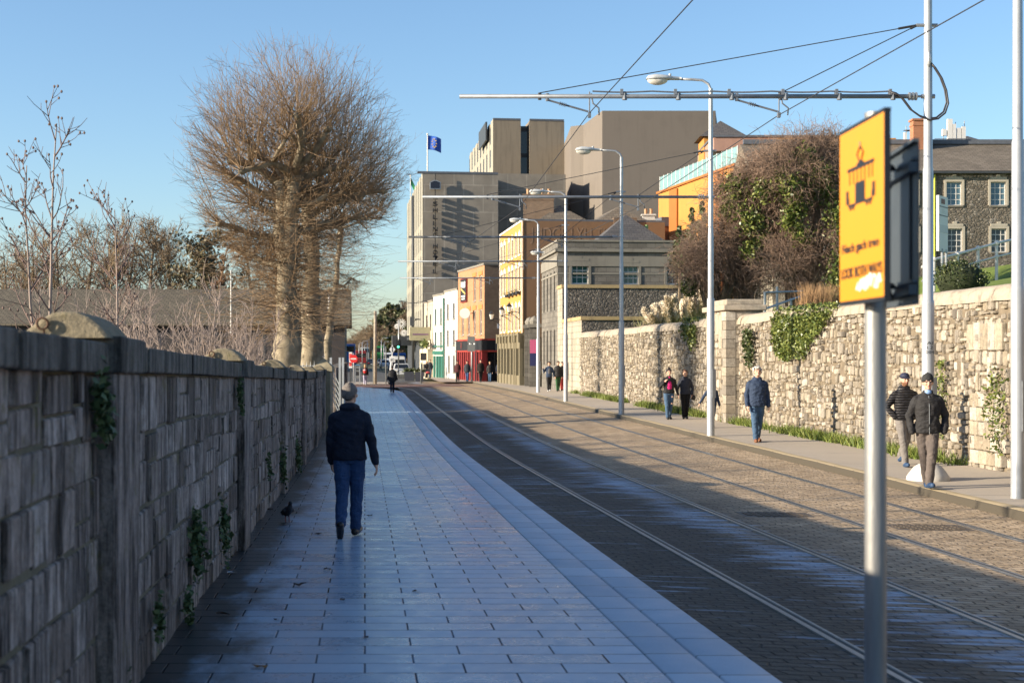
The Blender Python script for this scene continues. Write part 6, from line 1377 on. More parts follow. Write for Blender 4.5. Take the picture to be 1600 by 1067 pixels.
def mast(px, Y, label, zbeam=None, xleft=None, lamp=None, stay=None, r=.10, rt=.07, zstep=2.7, wires=(), feeder=False, ztop=None, zbase=None, lamp2=None, group='tram masts along the far footpath', t=9.22):
    x = xat(px, Y); zb = zR(Y) if zbase is None else zbase; o = thing('tram_mast', (x, Y, zb), label, 'mast', group); zt = ztop or (lamp[1] - .25 if lamp else zb + 8)
    mb = MB(o.location); prof = [(r * 1.02, 0), (r * 1.02, .04), (r, .05), (r, zstep - .05), (r * .97, zstep), (rt * 1.08, zstep + .02)]
    if zt - zb > 6.2: prof += [(rt * 1.04, 5.3), (rt * .92, 5.34)]
    prof += [(rt * .8, zt - zb)]
    mb.lathe((x, Y, zb), prof, 20); smooth_by_angle(mb.build('shaft', MAT['white_metal'], o), 35)
    mb = MB(o.location); mb.obox((x + r * .35, Y - r - .012, zb + 1.0), (r * .9, .03, 0), (0, .04, 0), (0, 0, .75)); mb.build('access_door', MAT['steel'], o)
    if lamp:
        q = Vector((x, Y, zt)); lx, lz = lamp; mb = MB(o.location); rr_ = .035; pts = [q + Vector((0, 0, -.25)), q + Vector((0, 0, -.02)), q + Vector((-.06, 0, .12)), q + Vector((-.22, 0, .22)), q + Vector((-.5, 0, .24)), Vector((lx + .9, Y, lz))]
        mb.tube(pts, rr_, 8); mb.build('lamp_arm', MAT['white_metal'], o, True); lamp_head(o, Vector((lx + .92, Y, lz)), 1.0)
    if lamp2:
        lx, lz = lamp2; mb = MB(o.location); mb.tube([(x, Y, lz), (lx + .8, Y, lz)], .03, 8); mb.build('lamp_arm', MAT['white_metal'], o); lamp_head(o, Vector((lx + .82, Y, lz)), .85)
    if zbeam:
        xr = x - rt - .25; mb = MB(o.location); mb.tube([(xleft, Y, zbeam), (xr, Y, zbeam)], .038, 10); mb.build('beam', MAT['beam'], o, True)
        mb = MB(o.location)
        for k in range(3): mb.tube([(xr + .0 + k * .055, Y, zbeam), (xr + .03 + k * .055, Y, zbeam)], .07, 10)
        mb.tube([(xr, Y, zbeam), (x - rt + .02, Y, zbeam)], .022, 8); mb.tube([(x - rt - .03, Y, zbeam), (x + rt + .03, Y, zbeam)], .04, 8); mb.tube([(x - rt - .12, Y, stay), (x + rt + .08, Y, stay)], .03, 8); mb.build('insulator', MAT['steel'], o)
        tops = []
        for xw in wires:
            mb = MB(o.location); q = Vector((xw - .72, Y, zbeam)); e = Vector((xw - .02, Y, zbeam - .26)); mb.tube([q + Vector((0, 0, .05)), q + Vector((0, 0, -.08))], .03, 6); mb.tube([q + Vector((0, 0, -.06)), e], .018, 6)
            for k in range(4): c = (q + Vector((0, 0, -.06))).lerp(e, .3 + k * .045); mb.tube([c, c + (e - q).normalized() * .012], .035, 8)
            mb.tube([(xw, Y, zbeam + .08), (xw, Y, zbeam - .34)], .012, 6); mb.box((xw, Y, zbeam - .32), (.05, .10, .08)); mb.tube([(xw + .03, Y, zbeam + .05), (xw + .06, Y, zbeam - .12), (xw + .16, Y, zbeam - .2), (xw + .17, Y + .1, zbeam - .3)], .014, 6); mb.build('registration_arm', MAT['beam'], o)
            tops.append(xw)
        for xa in (tops[0] - .85, tops[1] + .03):
            mb = MB(o.location); a, b = Vector((x - rt - .1, Y, stay)), Vector((xa, Y, zbeam + .06)); mb.tube([a, b], .009, 5); mb.tube([a, a.lerp(b, .05)], .022, 6); mb.tube([b, b + Vector((0, 0, -.12))], .03, 6); mb.build('stay_wire', MAT['wire'], o)
    if feeder:
        mb = MB(o.location); n = 30; x0, x1 = wires[0] + .05, x - .65
        for off in (0,): mb.tube([(x0 + (x1 - x0) * k / n, Y - .02, zbeam + .085 - .018 * abs(math.sin(k / n * math.pi * 5))) for k in range(n + 1)], .015, 6)
        for k in range(6): xx = x0 + .5 + (x1 - x0 - .5) * k / 5; mb.box((xx, Y, zbeam + .07), (.05, .09, .10)); mb.tube([(xx + .05, Y, zbeam - .06), (xx + .05, Y, zbeam + .05)], .045, 8)
        mb.build('feeder_cable', MAT['beam'], o)
        mb = MB(o.location)
        for dd in (0, .05):
            pts = []
            for pxx, pyy in ((1389, 143), (1400, 146), (1410, 155), (1422, 171), (1436, 181), (1450, 186), (1463, 184), (1474, 175), (1479, 160), (1476, 140), (1469, 121), (1459, 105), (1452, 97)): q = at(pxx, pyy, Y - .05 - dd); pts.append(q + Vector((dd * .6, 0, -dd * .4)))
            mb.tube(pts, .016, 7)
        mb.build('cable_loop', MAT['wire'], o, True)
        mb = MB(o.location); mb.ell(at(1451, 92, Y - .09), (.05, .05, .14), 10, 8); mb.build('cable_entry', MAT['white_metal'], o)
    return o
m1 = mast(1450, 24.3, 'thick grey tram mast on a domed concrete foot, with a looped cable', zat(151, 24.3), xat(718, 24.3), None, zat(40, 24.3), .105, .083, 3.05, (xat(921, 24.3), xat(1217, 24.3)), True, 8.8)
mb = MB(m1.location); mb.lathe((m1.location.x, m1.location.y, zR(24)), [(.36, 0), (.36, .05), (.33, .10), (.24, .22), (.16, .27), (.10, .28)], 24); smooth_by_angle(mb.build('concrete_foot', simple('pale_concrete', (.52, .49, .44), .85, .15, 5, .2, 40), m1), 50)
for k, tx in enumerate(('AI', '12', '004')): lettering(tx, m1.location + Vector((-.055 if k < 2 else -.075, -.1075, zat(543 + k * 7, 24.3))), (1, 0, 0), (0, 0, 1), .055, MAT['black'], m1, .11 if k < 2 else .15, 'lettering', .004)
mast(1110.5, 37.4, 'grey tram mast with a curved lamp arm, in front of the wall pier', zat(308, 37.4), xat(660, 37.4), (xat(1010, 37.4), zat(124, 37.4)), zat(236, 37.4), .10, .07, 3.6, (xat(812, 37.4), xat(997, 37.4)))
mast(971, 50.5, 'grey tram mast with a lamp arm, rising between lodge and pampas grass', zat(370.5, 50.5), xat(639, 50.5), (xat(899, 50.5), zat(235, 50.5)), zat(300, 50.5), .10, .07, 3.3, (xat(728, 50.5), xat(878, 50.5)))
mast(884, 64.2, 'grey tram mast with a lamp arm, standing before the lodge corner', zat(408.5, 64.2), xat(622, 64.2), (xat(827, 64.2), zat(300, 64.2)), zat(352, 64.2), .10, .07, 3.0, (xat(712, 64.2), xat(818, 64.2)))
mast(841, 80, 'grey tram mast with two lamps, in line with the lodge side wall', zat(434.5, 80), xat(625, 80), (xat(796, 80), zat(344, 80)), zat(390, 80), .11, .075, 3.0, (xat(672, 80), xat(765, 80)), lamp2=(xat(828, 80), zat(395, 80)))
mast(1590, 21.2, 'grey mast with an access plate, cut by the picture edge', None, None, None, None, .10, .083, 3.15, (), False, 9.5)
def cat_wire(pts, label):
    o = thing('overhead_wire', pts[0], label, 'wire', 'tram contact wires'); mb = MB(o.location); mb.tube(pts, .0085, 5); mb.build('strand', MAT['wire'], o)
cat_wire([Vector((3.3, 5, zat(177, 24.3) + .05)), Vector((xat(921, 24.3), 24.3, zat(177, 24.3))), Vector((xat(812, 37.4), 37.4, zat(324, 37.4))), Vector((xat(728, 50.5), 50.5, zat(383, 50.5))), Vector((xat(712, 64.2), 64.2, zat(417, 64.2))), Vector((xat(672, 80), 80, zat(440, 80))), Vector((-7.5, 112, 6.2)), Vector((-16, 128, 6.2))], 'contact wire over the track beside the slab pavement')
cat_wire([Vector((6.8, 5, zat(180, 24.3) + .05)), Vector((xat(1217, 24.3), 24.3, zat(180, 24.3))), Vector((xat(997, 37.4), 37.4, zat(324, 37.4))), Vector((xat(878, 50.5), 50.5, zat(383, 50.5))), Vector((xat(818, 64.2), 64.2, zat(417, 64.2))), Vector((xat(765, 80), 80, zat(440, 80))), Vector((-4.8, 112, 6.2)), Vector((-13, 132, 6.2))], 'contact wire over the track beside the far footpath')

# ------------------------------------------------------------ tram warning sign in front
def warning_sign():
    x, y = .2556 * 5.0, 5.0; zb = zL(5.0); o = thing('warning_sign', (x, y, zb), 'yellow tram warning sign on a round steel post, with a second sign seen from behind', 'sign'); mb = MB(o.location)
    mb.lathe((x, y, zb), [(.038, -.3), (.038, zat(176, 5.0) - zb - .002), (.034, zat(176, 5.0) - zb)], 24); smooth_by_angle(mb.build('post', MAT['post_steel'], o), 40)
    za, zc = zat(465, 4.8) - .006, zat(194, 4.8) + .004; X = 1.183; Ya, Yb = 4.57, 5.09
    A = Vector((X + .012, Ya, za)); u = Vector((-.022, Yb - Ya, 0)); W = u.length; un = u.normalized(); n = Vector((-un.y, un.x, 0)); up = Vector((0, 0, 1)); H = zc - za
    mb = MB(o.location); mb.obox(A, u, -n * .012, up * H); bd = mb.build('yellow_panel', [MAT['sign_yellow']], o); bevel(bd, .003, 2)
    mb = MB(o.location); q = A - n * .013
    mb.obox(A - un * .005 + up * (-.012), un * (W + .01), -n * .022, up * .012); mb.obox(A - un * .005 + up * H, un * (W + .01), -n * .022, up * .012); mb.obox(A - un * .006, un * .006, -n * .02, up * H); mb.build('panel_edge', MAT['sign_dark'], bd)
    # the pictogram, drawn as flat plates on the panel: u runs from far to near so that it reads from the street
    e = -un; O = A + u + n * .0008        # origin at the far bottom corner, e towards the near edge
    def plate(mb, s0, v0, s1, v1): mb.obox(O + e * (s0 * W) + up * (v0 * H), e * ((s1 - s0) * W), n * .0012, up * ((v1 - v0) * H))
    mb = MB(o.location)
    plate(mb, .20, .752, .80, .772); plate(mb, .17, .565, .225, .645); plate(mb, .765, .565, .82, .645); plate(mb, .385, .565, .60, .675); plate(mb, .42, .772, .58, .785); plate(mb, .46, .785, .54, .797)
    plate(mb, .225, .545, .385, .562); plate(mb, .60, .545, .765, .562); plate(mb, .25, .527, .29, .545); plate(mb, .32, .527, .36, .545); plate(mb, .63, .527, .67, .545); plate(mb, .70, .527, .74, .545); plate(mb, .225, .562, .24, .60); plate(mb, .75, .562, .765, .60); plate(mb, .385, .552, .60, .565)
    for s in (.255, .345, .43, .515, .60, .69, .765): plate(mb, s - .006, .675, s + .006, .752)
    def line(mb, a, b, w_=.006): p, q_ = O + e * (a[0] * W) + up * (a[1] * H) + n * .0008, O + e * (b[0] * W) + up * (b[1] * H) + n * .0008; mb.tube([p, q_], w_ * .5, 4)
    for a, b in (((.47, .80), (.43, .835)), ((.43, .835), (.50, .875)), ((.53, .80), (.57, .835)), ((.57, .835), (.50, .875)), ((.50, .875), (.50, .90))): line(mb, a, b)
    mb.build('tram_pictogram', MAT['sign_dark'], bd)
    lettering('F\u00e9ach gach treo', O + e * (.07 * W) + up * (.285 * H) + n * .0006, e, up, .031, MAT['sign_dark'], bd, .84 * W, 'lettering', .0008, True)
    lettering('LOOK BOTH WAYS', O + e * (.05 * W) + up * (.135 * H) + n * .0006, e, up, .036, MAT['sign_dark'], bd, .92 * W, 'lettering', .0008, True)
    mb = MB(o.location); rr_ = random.Random(2)
    pts = [(.42, .06), (.47, .10), (.44, .075), (.50, .05), (.53, .115), (.56, .06), (.59, .12), (.62, .05), (.66, .13), (.67, .06), (.73, .14), (.74, .07), (.80, .13), (.86, .11), (.82, .06), (.88, .055), (.92, .13), (.95, .08)]
    for a, b in zip(pts[:-1], pts[1:]): line(mb, a, b, .009)
    mb.build('scribble', MAT['white'], bd)
    # clamps on the post
    mb = MB(o.location)
    for f in (.1, .88):
        z = za + H * f
        for k in range(3): mb.tube([(x, y, z + k * .018), (x, y, z + .007 + k * .018)], .0425, 16)
        mb.obox((X + .03, y - .3, z - .004), (.02, 0, 0), (0, .36, 0), (0, 0, .03)); mb.obox((X + .02, y - .012, z), (.10, 0, 0), (0, .024, 0), (0, 0, .025))
    mb.build('clamp', MAT['sign_dark'], o)
    # second panel behind, seen from its back
    B = Vector((1.405, 4.92, zat(475, 4.9))); v = Vector((.028, .55, 0)); vn = v.normalized(); m_ = Vector((vn.y, -vn.x, 0)); H2 = .574
    mb = MB(o.location); mb.obox(B, v, m_ * .004, up * H2); mb.obox(B, v * 1.0, -m_ * .018, up * .012); mb.obox(B + up * (H2 - .012), v, -m_ * .018, up * .012); sp = mb.build('rear_panel', MAT['sign_back'], o)
    mb = MB(o.location)
    for f in (.06, .80): mb.obox(B + up * (H2 * f) - m_ * .002, v, -m_ * .03, up * .035); mb.obox(B + v * .0 + up * (H2 * f + .04) - m_ * .002, v, -m_ * .018, up * .012)
    mb.obox(B + v * .18 + up * .05 - m_ * .002, v * .5, -m_ * .006, up * .42); mb.build('stiffener', MAT['sign_back'], sp)
    mb = MB(o.location)
    for f in (.09, .83): p = B + up * (H2 * f); mb.tube([(x + .03, y, p.z + .02), (B.x - .03, y + .14, p.z + .02)], .012, 6)
    mb.tube([(x + .03, y, B.z + .10), (B.x - .02, y + .2, B.z + .03)], .010, 6); mb.build('bracket', MAT['sign_dark'], o)
MAT['post_steel'] = simple('weathered_post', (.25, .25, .245), .5, .22, 3, .2, 30, .55, .5, 'Object', None, (3, 3, .5))
m = NT('sign_yellow', .42, 0, .45); MAT['sign_yellow'] = m.set(m.mix(m.ramp(m.noise(m.co('Object'), 6, 5), [(.5, 0), (.8, .3)]), (.60, .225, .007), (.54, .20, .012)))
MAT['sign_dark'] = plain('sign_dark', (.012, .014, .018), .5)
MAT['sign_back'] = simple('sign_back_grey', (.075, .09, .105), .5, .15, 4, .1, 40, .4)
warning_sign()
# ------------------------------------------------------------ people
def remeshed(name, mb, voxel, smooth, mats, classify, parent, loc=None, wrinkle=None):
    me = bpy.data.meshes.new("tmp"); me.from_pydata([tuple(v) for v in mb.v], [], mb.f); ob = bpy.data.objects.new("tmp", me); col.objects.link(ob)
    r = ob.modifiers.new("r", 'REMESH'); r.mode = 'VOXEL'; r.voxel_size = voxel
    if smooth: s = ob.modifiers.new("s", 'SMOOTH'); s.factor = .5; s.iterations = smooth
    dg = bpy.context.evaluated_depsgraph_get(); out = bpy.data.meshes.new_from_object(ob.evaluated_get(dg)); bpy.data.objects.remove(ob); bpy.data.meshes.remove(me)
    out.name = name; out.materials.clear()
    for m_ in mats: out.materials.append(m_)
    n = len(out.polygons); c = np.empty(n * 3, dtype=np.float32); out.polygons.foreach_get("center", c); c = c.reshape(-1, 3)
    out.polygons.foreach_set("material_index", (classify(c) if classify else np.zeros(n)).astype(np.int32)); out.polygons.foreach_set("use_smooth", np.ones(n, dtype=bool)); out.update()
    if wrinkle:
        mi = np.zeros(n, dtype=np.int32); out.polygons.foreach_get("material_index", mi); ok = np.zeros(len(out.vertices), dtype=bool)
        vi = np.empty(len(out.loops), dtype=np.int32); out.loops.foreach_get("vertex_index", vi); lt = np.empty(n, dtype=np.int32); out.polygons.foreach_get("loop_total", lt); ok[vi[np.repeat(np.isin(mi, wrinkle[1]), lt)]] = True
        co = np.empty(len(ok) * 3, dtype=np.float32); out.vertices.foreach_get("co", co); co = co.reshape(-1, 3); nr = np.empty(len(ok) * 3, dtype=np.float32); out.vertices.foreach_get("normal", nr); nr = nr.reshape(-1, 3); x_, y_, z_ = co.T
        h_ = np.sin(z_ * 34 + x_ * 22 + 2 * np.sin(x_ * 13 + y_ * 17)) * .5 + np.sin(z_ * 61 - x_ * 31 + 3 * np.sin(z_ * 9 + y_ * 21)) * .3 + np.sin(x_ * 47 + y_ * 39 + 2 * np.sin(z_ * 14)) * .3
        co = co + nr * (h_ * ok * wrinkle[0] * .6)[:, None]; out.vertices.foreach_set("co", co.astype(np.float32).ravel())
        out.update()
    autouv(out)
    return link(name, out, parent)
def limb(mb, pts, rad, n=12, flat=1.0):
    """tapered tube with rounded ends"""
    pts = [Vector(p) for p in pts]
    mb.tube(pts, rad, n)
    for p, r in zip(pts, rad): mb.ell(p, (r, r, r), n, 8)
def rings(mb, rs, n=20):
    """(z, cx, cy, rx, ry) stacked ellipses, capped"""
    vs = []
    for z, cx, cy, rx, ry in rs:
        for k in range(n):
            a = 2 * math.pi * k / n; vs.append((cx + rx * math.copysign(abs(math.cos(a)) ** .85, math.cos(a)), cy + ry * math.copysign(abs(math.sin(a)) ** .85, math.sin(a)), z))
    mb.add(vs, [(i * n + k, i * n + (k + 1) % n, (i + 1) * n + (k + 1) % n, (i + 1) * n + k) for i in range(len(rs) - 1) for k in range(n)] + [tuple(range(n - 1, -1, -1)), tuple(range((len(rs) - 1) * n, len(rs) * n))])
def segd(c, a, b):
    a = np.array(tuple(a)); b = np.array(tuple(b)); ab = b - a; t = np.clip(((c - a) @ ab) / (ab @ ab + 1e-9), 0, 1); return np.linalg.norm(c - a - t[:, None] * ab, axis=1)
SKIN = simple('skin', (.50, .30, .215), .55, .12, 14, .1, 60); LIP = plain('lips', (.34, .13, .11)); EYE = plain('dark_eye', (.05, .035, .03), .4)  # eyes get their own dark colour
def cloth(name, c, rough=.85, fold=.5, stripes=None, var=.25):
    m = NT(name, rough, 0, .25); v = m.co('Object'); n1 = m.noise(v, 7, 4, .6, .6); n2 = m.noise(v, 120, 3, .6)
    cc = m.mix(n1, mul(c, 1 - var), mul(c, 1 + var)); h = m.math('ADD', m.math('MULTIPLY', m.noise(m.co('Object', (5, 5, 9)), 2.2, 3, .6, 1.2), 1.0), m.math('MULTIPLY', n2, .06))
    if stripes:
        z = m.sep(v)[2]; w_ = m.math('ABSOLUTE', m.math('SINE', m.math('MULTIPLY', z, math.pi / stripes))); cc = m.mix(m.ramp(w_, [(0, 1), (.35, 0)]), cc, mul(c, .25)); cc = m.mix(m.ramp(w_, [(.8, 0), (1, .4)]), cc, mul(c, 2.6)); h = m.math('ADD', m.math('MULTIPLY', w_, .8), m.math('MULTIPLY', h, .3))
    return m.set(cc, None, m.bump(h, fold, .035))
def person(name_label, px, Y, h, rz, legs, arms, jacket, trousers, shoes, hair=None, hat=None, hem=.80, group='people walking on the far footpath', voxel=.012, z=None, t=None, jk=None, collar=None, extra=None, beard=None, lean=.03, slim=1.0, head_turn=0, narrow=.035, cat='person', shirt=None, hands=True, hairstyle='short', head_nod=0):
    x = xat(px, Y); tt = x - K * Y
    zz = z if z is not None else (zL(Y) if tt < T_KL else zR(Y) if tt > T_KR else zroad(tt, Y)); s = h / 1.78
    o = thing('person', (x, Y, zz), name_label, cat, group, rz); o.scale = (s, s, s)
    B = MB(); J = MB(); sl = slim
    L = lambda z_: -lean * max(0, z_ - .93)
    hipz = .93; feet = []; bones = []
    # legs
    lowest = 9; legd = []
    for sx, (th, kn, pt) in zip((-1, 1), legs):
        a = R(th); hp = Vector((sx * .088 * sl, 0, hipz)); k = hp + Vector((-sx * narrow * .45, -math.sin(a) * .43, -math.cos(a) * .43)); b = a - R(kn); an = k + Vector((-sx * narrow * .55, -math.sin(b) * .405, -math.cos(b) * .405)); p = R(pt)
        fd = Vector((sx * .12, -math.cos(p), math.sin(p))).normalized(); up = Vector((0, math.sin(p), math.cos(p))); heel = an - fd * .05 - up * .056; toe = an + fd * .19 - up * .062; lowest = min(lowest, heel.z - .032, toe.z - .030); legd.append((hp, k, an, heel, toe, fd))
    dz = -lowest; hipz += dz
    bodyoff = Vector((0, 0, dz))
    for hp, k, an, heel, toe, fd in legd:
        hp, k, an, heel, toe = (q + bodyoff for q in (hp, k, an, heel, toe))
        limb(B, [hp + Vector((0, 0, .02)), hp.lerp(k, .5), k, k.lerp(an, .35), an], [.105 * sl, .094 * sl, .078, .072, .066], 12)
        limb(B, [heel, heel.lerp(toe, .45), toe], [.042, .048, .040], 10); bones += [(1, hp, k, .09), (1, k, an, .07), (2, heel, toe, .05)]
    zo = dz
    rings(B, [(.86 + zo, 0, 0, .135 * sl, .10), (.95 + zo, 0, 0, .16 * sl, .118), (1.05 + zo, 0, L(1.05), .142 * sl, .105), (1.25 + zo, 0, L(1.25), .155 * sl, .112), (1.40 + zo, 0, L(1.4), .165 * sl, .095), (1.47 + zo, 0, L(1.47), .10, .07), (1.50 + zo, 0, L(1.5), .06, .058)])
    bones += [(1, Vector((0, 0, .88 + zo)), Vector((0, 0, 1.0 + zo)), .14), (3, Vector((0, 0, 1.1 + zo)), Vector((0, 0, 1.36 + zo)), .14)]
    hc = Vector((0, L(1.65) - .012, 1.665 + zo)); rt = Matrix.Rotation(R(head_turn), 3, 'Z') @ Matrix.Rotation(R(-head_nod), 3, 'X')
    H = lambda x_, y_, z_: hc + rt @ Vector((x_, y_, z_))
    limb(B, [Vector((0, L(1.48), 1.46 + zo)), H(0, .01, -.07)], [.058, .052], 12)
    B.ell(H(0, .008, .012), (.076, .094, .102), 18, 12); B.ell(H(0, -.026, -.055), (.056, .066, .066), 14, 9, rot=rt); B.ell(H(0, -.075, -.090), (.026, .024, .022), 10, 7)
    limb(B, [H(0, -.088, .012), H(0, -.112, -.028)], [.010, .015], 8); B.ell(H(0, -.086, -.062), (.026, .012, .014), 10, 6)
    for sx in (-1, 1): B.ell(H(sx * .079, .014, -.012), (.012, .022, .032), 8, 7); B.ell(H(sx * .036, -.074, -.02), (.026, .02, .026), 8, 6); B.ell(H(sx * .030, -.088, .026), (.024, .011, .010), 8, 6)
    bones += [(0, Vector((0, L(1.48), 1.49 + zo)), hc, .05), (0, hc, H(0, -.03, -.06), .09)]
    # jacket and arms
    j = jk or {}; wx, wy = j.get('wide', 1) * sl, j.get('deep', 1)
    hr = hem
    rings(J, [(hr + zo, 0, .0, .186 * wx, .140 * wy), (hr + .02 + zo, 0, 0, .190 * wx, .146 * wy), (.99 + zo, 0, L(.97), .190 * wx, .146 * wy), (1.10 + zo, 0, L(1.1), .172 * wx, .134 * wy), (1.28 + zo, 0, L(1.28), .194 * wx, .146 * wy), (1.38 + zo, 0, L(1.40), .196 * wx, .128 * wy), (1.43 + zo, 0, L(1.43), .165 * wx, .115), (1.47 + zo, 0, L(1.47), .115, .098), (1.50 + zo, 0, L(1.50) + .004, .085, .085), (1.545 + zo, 0, L(1.54) + .006, .074, .076)])
    if collar: J.ell((0, L(1.5) + .03, 1.515 + zo), (.125, .10, .055), 14, 8)
    limb(J, [(-.13 * wx, L(1.4), 1.41 + zo), (0, L(1.45) + .01, 1.455 + zo), (.13 * wx, L(1.4), 1.41 + zo)], [.066, .072, .066], 10)
    for sx, (el, hd) in zip((-1, 1), arms):
        sh = Vector((sx * .168 * sl * min(wx, 1.08), L(1.42), 1.385 + zo)); e = sh + Vector(el).normalized() * .285; wv = Vector(hd).normalized(); wr = e + wv * .245
        k = j.get('sleeve', 1); limb(J, [sh, sh.lerp(e, .5), e, e.lerp(wr, .5), wr], [.070 * k, .064 * k, .056 * k, .052 * k, .045 * k], 12)
        limb(B, [sh, e, wr], [.045, .036, .027], 10); bones += [(3, sh, e, .05), (3, e, wr - wv * .0, .045)]
        if hands:
            pc = wr + wv * .052; inw = Vector((-sx, 0, 0)) - wv * (Vector((-sx, 0, 0)).dot(wv)); inw = inw.normalized() if inw.length > .1 else Vector((0, -1, 0)); wd = wv.cross(inw).normalized()
            fwd = Vector((0, -1, 0)); wd = wd if wd.dot(fwd) > 0 else -wd
            limb(B, [wr, wr + wv * .03], [.027, .030], 10); M_ = Matrix((inw, wd, wv)).transposed(); B.ell(pc, (.017, .040, .048), 12, 8, rot=M_)
            for q, (off, ln) in enumerate(((.030, .070), (.011, .080), (-.009, .074), (-.028, .058))):
                a_ = pc + wd * off + wv * .036; b_ = a_ + wv * ln * .5 + inw * .012; c_ = b_ + wv * ln * .36 + inw * .026; fr = .0098 if voxel < .009 else .011; limb(B, [a_ - wv * .012, a_, b_, c_], [fr * 1.05, fr, fr * .95, fr * .8], 8)
            a_ = pc + wd * .030 - wv * .012; limb(B, [a_, a_ + wd * .026 + wv * .022 + inw * .008, a_ + wd * .034 + wv * .055 + inw * .016], [.014, .012, .010], 8); bones.append((0, wr + wv * .015, wr + wv * .16, .03))
    bn = bones
    def classify(c):
        best = np.full(len(c), 9.0); out = np.zeros(len(c))
        for m_, a, b, r in bn:
            d = segd(c, a, b) - r; k_ = d < best; best[k_] = d[k_]; out[k_] = m_
        for sx in (-1, 1): out[(np.linalg.norm((c - np.array(tuple(H(sx * .030, -.086, .008)))) * np.array([1, .6, 1.6]), axis=1) < .017)] = 4
        out[np.linalg.norm((c - np.array(tuple(H(0, -.094, -.062)))) * np.array([1, .5, 2.6]), axis=1) < .024] = 5
        if beard is not None:
            d = c - np.array(tuple(H(0, -.05, -.075))); out[(np.abs(d[:, 0]) < .07) & (d[:, 2] < .022) & (d[:, 2] > -.06) & (np.linalg.norm(d, axis=1) < .085) & (out == 0)] = 6
        return out
    mats = [SKIN, trousers, shoes, shirt or jacket, EYE, LIP, beard or SKIN]
    b_ = remeshed('body', B, voxel, 2 if voxel > .008 else 3, mats, classify, o, None, (.011, (1,)) if voxel < .02 else None); jo = remeshed('jacket', J, max(voxel, .010), 6, [jacket], None, o, None, (.014, (0,)) if voxel < .02 else None)
    if shirt:   # open front: a shirt strip over the chest
        S = MB(); S.ell((0, L(1.25) - .062 * wy, 1.22 + zo), (.118, .098, .25), 14, 10); S.ell((0, L(1.5) - .045, 1.47 + zo), (.055, .052, .06), 12, 8); remeshed('shirt', S, .012, 2, [shirt], None, o)
    if hair:
        G = MB(); rg = np.random.default_rng(int(px)); G.ell(H(0, .014, .022), (.087, .103, .108), 22, 16)
        def keep(c): q = (rt.transposed() @ (Vector(c) - hc)); return q.z > (.058 if q.y < -.062 else .058 + (q.y + .062) * (-.9) if q.y < .05 else -.075 if hairstyle == 'short' else -.12)
        vs, fs = G.v, [f for f in G.f if keep(sum((Vector(G.v[i]) for i in f), Vector()) / len(f))]
        G2 = MB(); used = sorted({i for f in fs for i in f}); mp = {k_: i for i, k_ in enumerate(used)}
        am = .022 if hairstyle == 'curly' else .007
        G2.add([Vector(vs[i]) + (Vector(vs[i]) - hc).normalized() * am * abs(rg.normal()) for i in used], [tuple(mp[i] for i in f) for f in fs])
        if hairstyle == 'bun': G2.ell(H(0, .02, .145), (.05, .048, .042), 10, 7)
        if hairstyle in ('bun', 'tied'): G2.ell(H(0, .07, .02), (.07, .05, .08), 10, 7)
        if hairstyle == 'long': limb(G2, [H(0, .06, .04), H(0, .10, -.08), H(0, .12, -.22)], [.075, .075, .05], 10); limb(G2, [H(-.07, .02, 0), H(-.075, .03, -.16)], [.03, .025], 8); limb(G2, [H(.07, .02, 0), H(.075, .03, -.16)], [.03, .025], 8)
        if hairstyle == 'curly':
            for k_ in range(90):
                d = Vector(rg.normal(size=3)).normalized(); q = Vector((d.x * .090, .012 + d.y * .104, .022 + d.z * .110))
                if keep(H(*q)) and q.z > -.06: G2.ell(H(*q), (.028, .028, .025), 7, 5)
        me = mesh_np('hair', [tuple(v) for v in G2.v], G2.f, [hair], None, True); autouv(me); ho = link('hair', me, o)
        sd = ho.modifiers.new('thick', 'SOLIDIFY'); sd.thickness = .012
    if hat:
        kind, hm = hat; G = MB(); n = 18; vs = []
        prof = {'beanie': [(-.012, 1.0), (.02, 1.03), (.06, 1.0), (.10, .82), (.125, .5), (.137, .12)], 'cap': [(.03, 1.0), (.06, .99), (.09, .86), (.115, .55), (.122, .1)]}[kind]
        for zz_, f in prof:
            for k_ in range(n): a = 2 * math.pi * k_ / n; vs.append(H(.089 * f * math.cos(a), .012 + .106 * f * math.sin(a), zz_ + .012 - (.02 if kind == 'beanie' else 0) * math.sin(a) * .6))
        G.add(vs, [(i * n + k_, i * n + (k_ + 1) % n, (i + 1) * n + (k_ + 1) % n, (i + 1) * n + k_) for i in range(len(prof) - 1) for k_ in range(n)] + [tuple(range((len(prof) - 1) * n, len(prof) * n))])
        if kind == 'cap':
            for a0 in range(8): a, b2 = math.pi + math.pi * a0 / 8, math.pi + math.pi * (a0 + 1) / 8; G.quad(H(.083 * math.cos(a), .0 + .095 * math.sin(a), .042), H(.083 * math.cos(b2), .095 * math.sin(b2), .042), H(.075 * math.cos(b2), -.01 + .165 * math.sin(b2), .026), H(.075 * math.cos(a), -.01 + .165 * math.sin(a), .026))
        me = mesh_np('hat', [tuple(v) for v in G.v], G.f, [hm], None, True); autouv(me); ho = link('hat', me, o); sd = ho.modifiers.new('thick', 'SOLIDIFY'); sd.thickness = .01
    if extra: extra(o, zo, H, L)
    return o
navy = cloth('navy_cotton', (.012, .016, .030), .8, .7); blackc = cloth('black_nylon', (.014, .014, .016), .6, .7); jeans = cloth('blue_jeans', (.03, .065, .15), .9, .7, var=.4); jeans_mid = cloth('mid_blue_jeans', (.055, .10, .17), .9, .6, var=.4); darkblue = cloth('dark_blue_jacket', (.028, .045, .085), .75, .7)
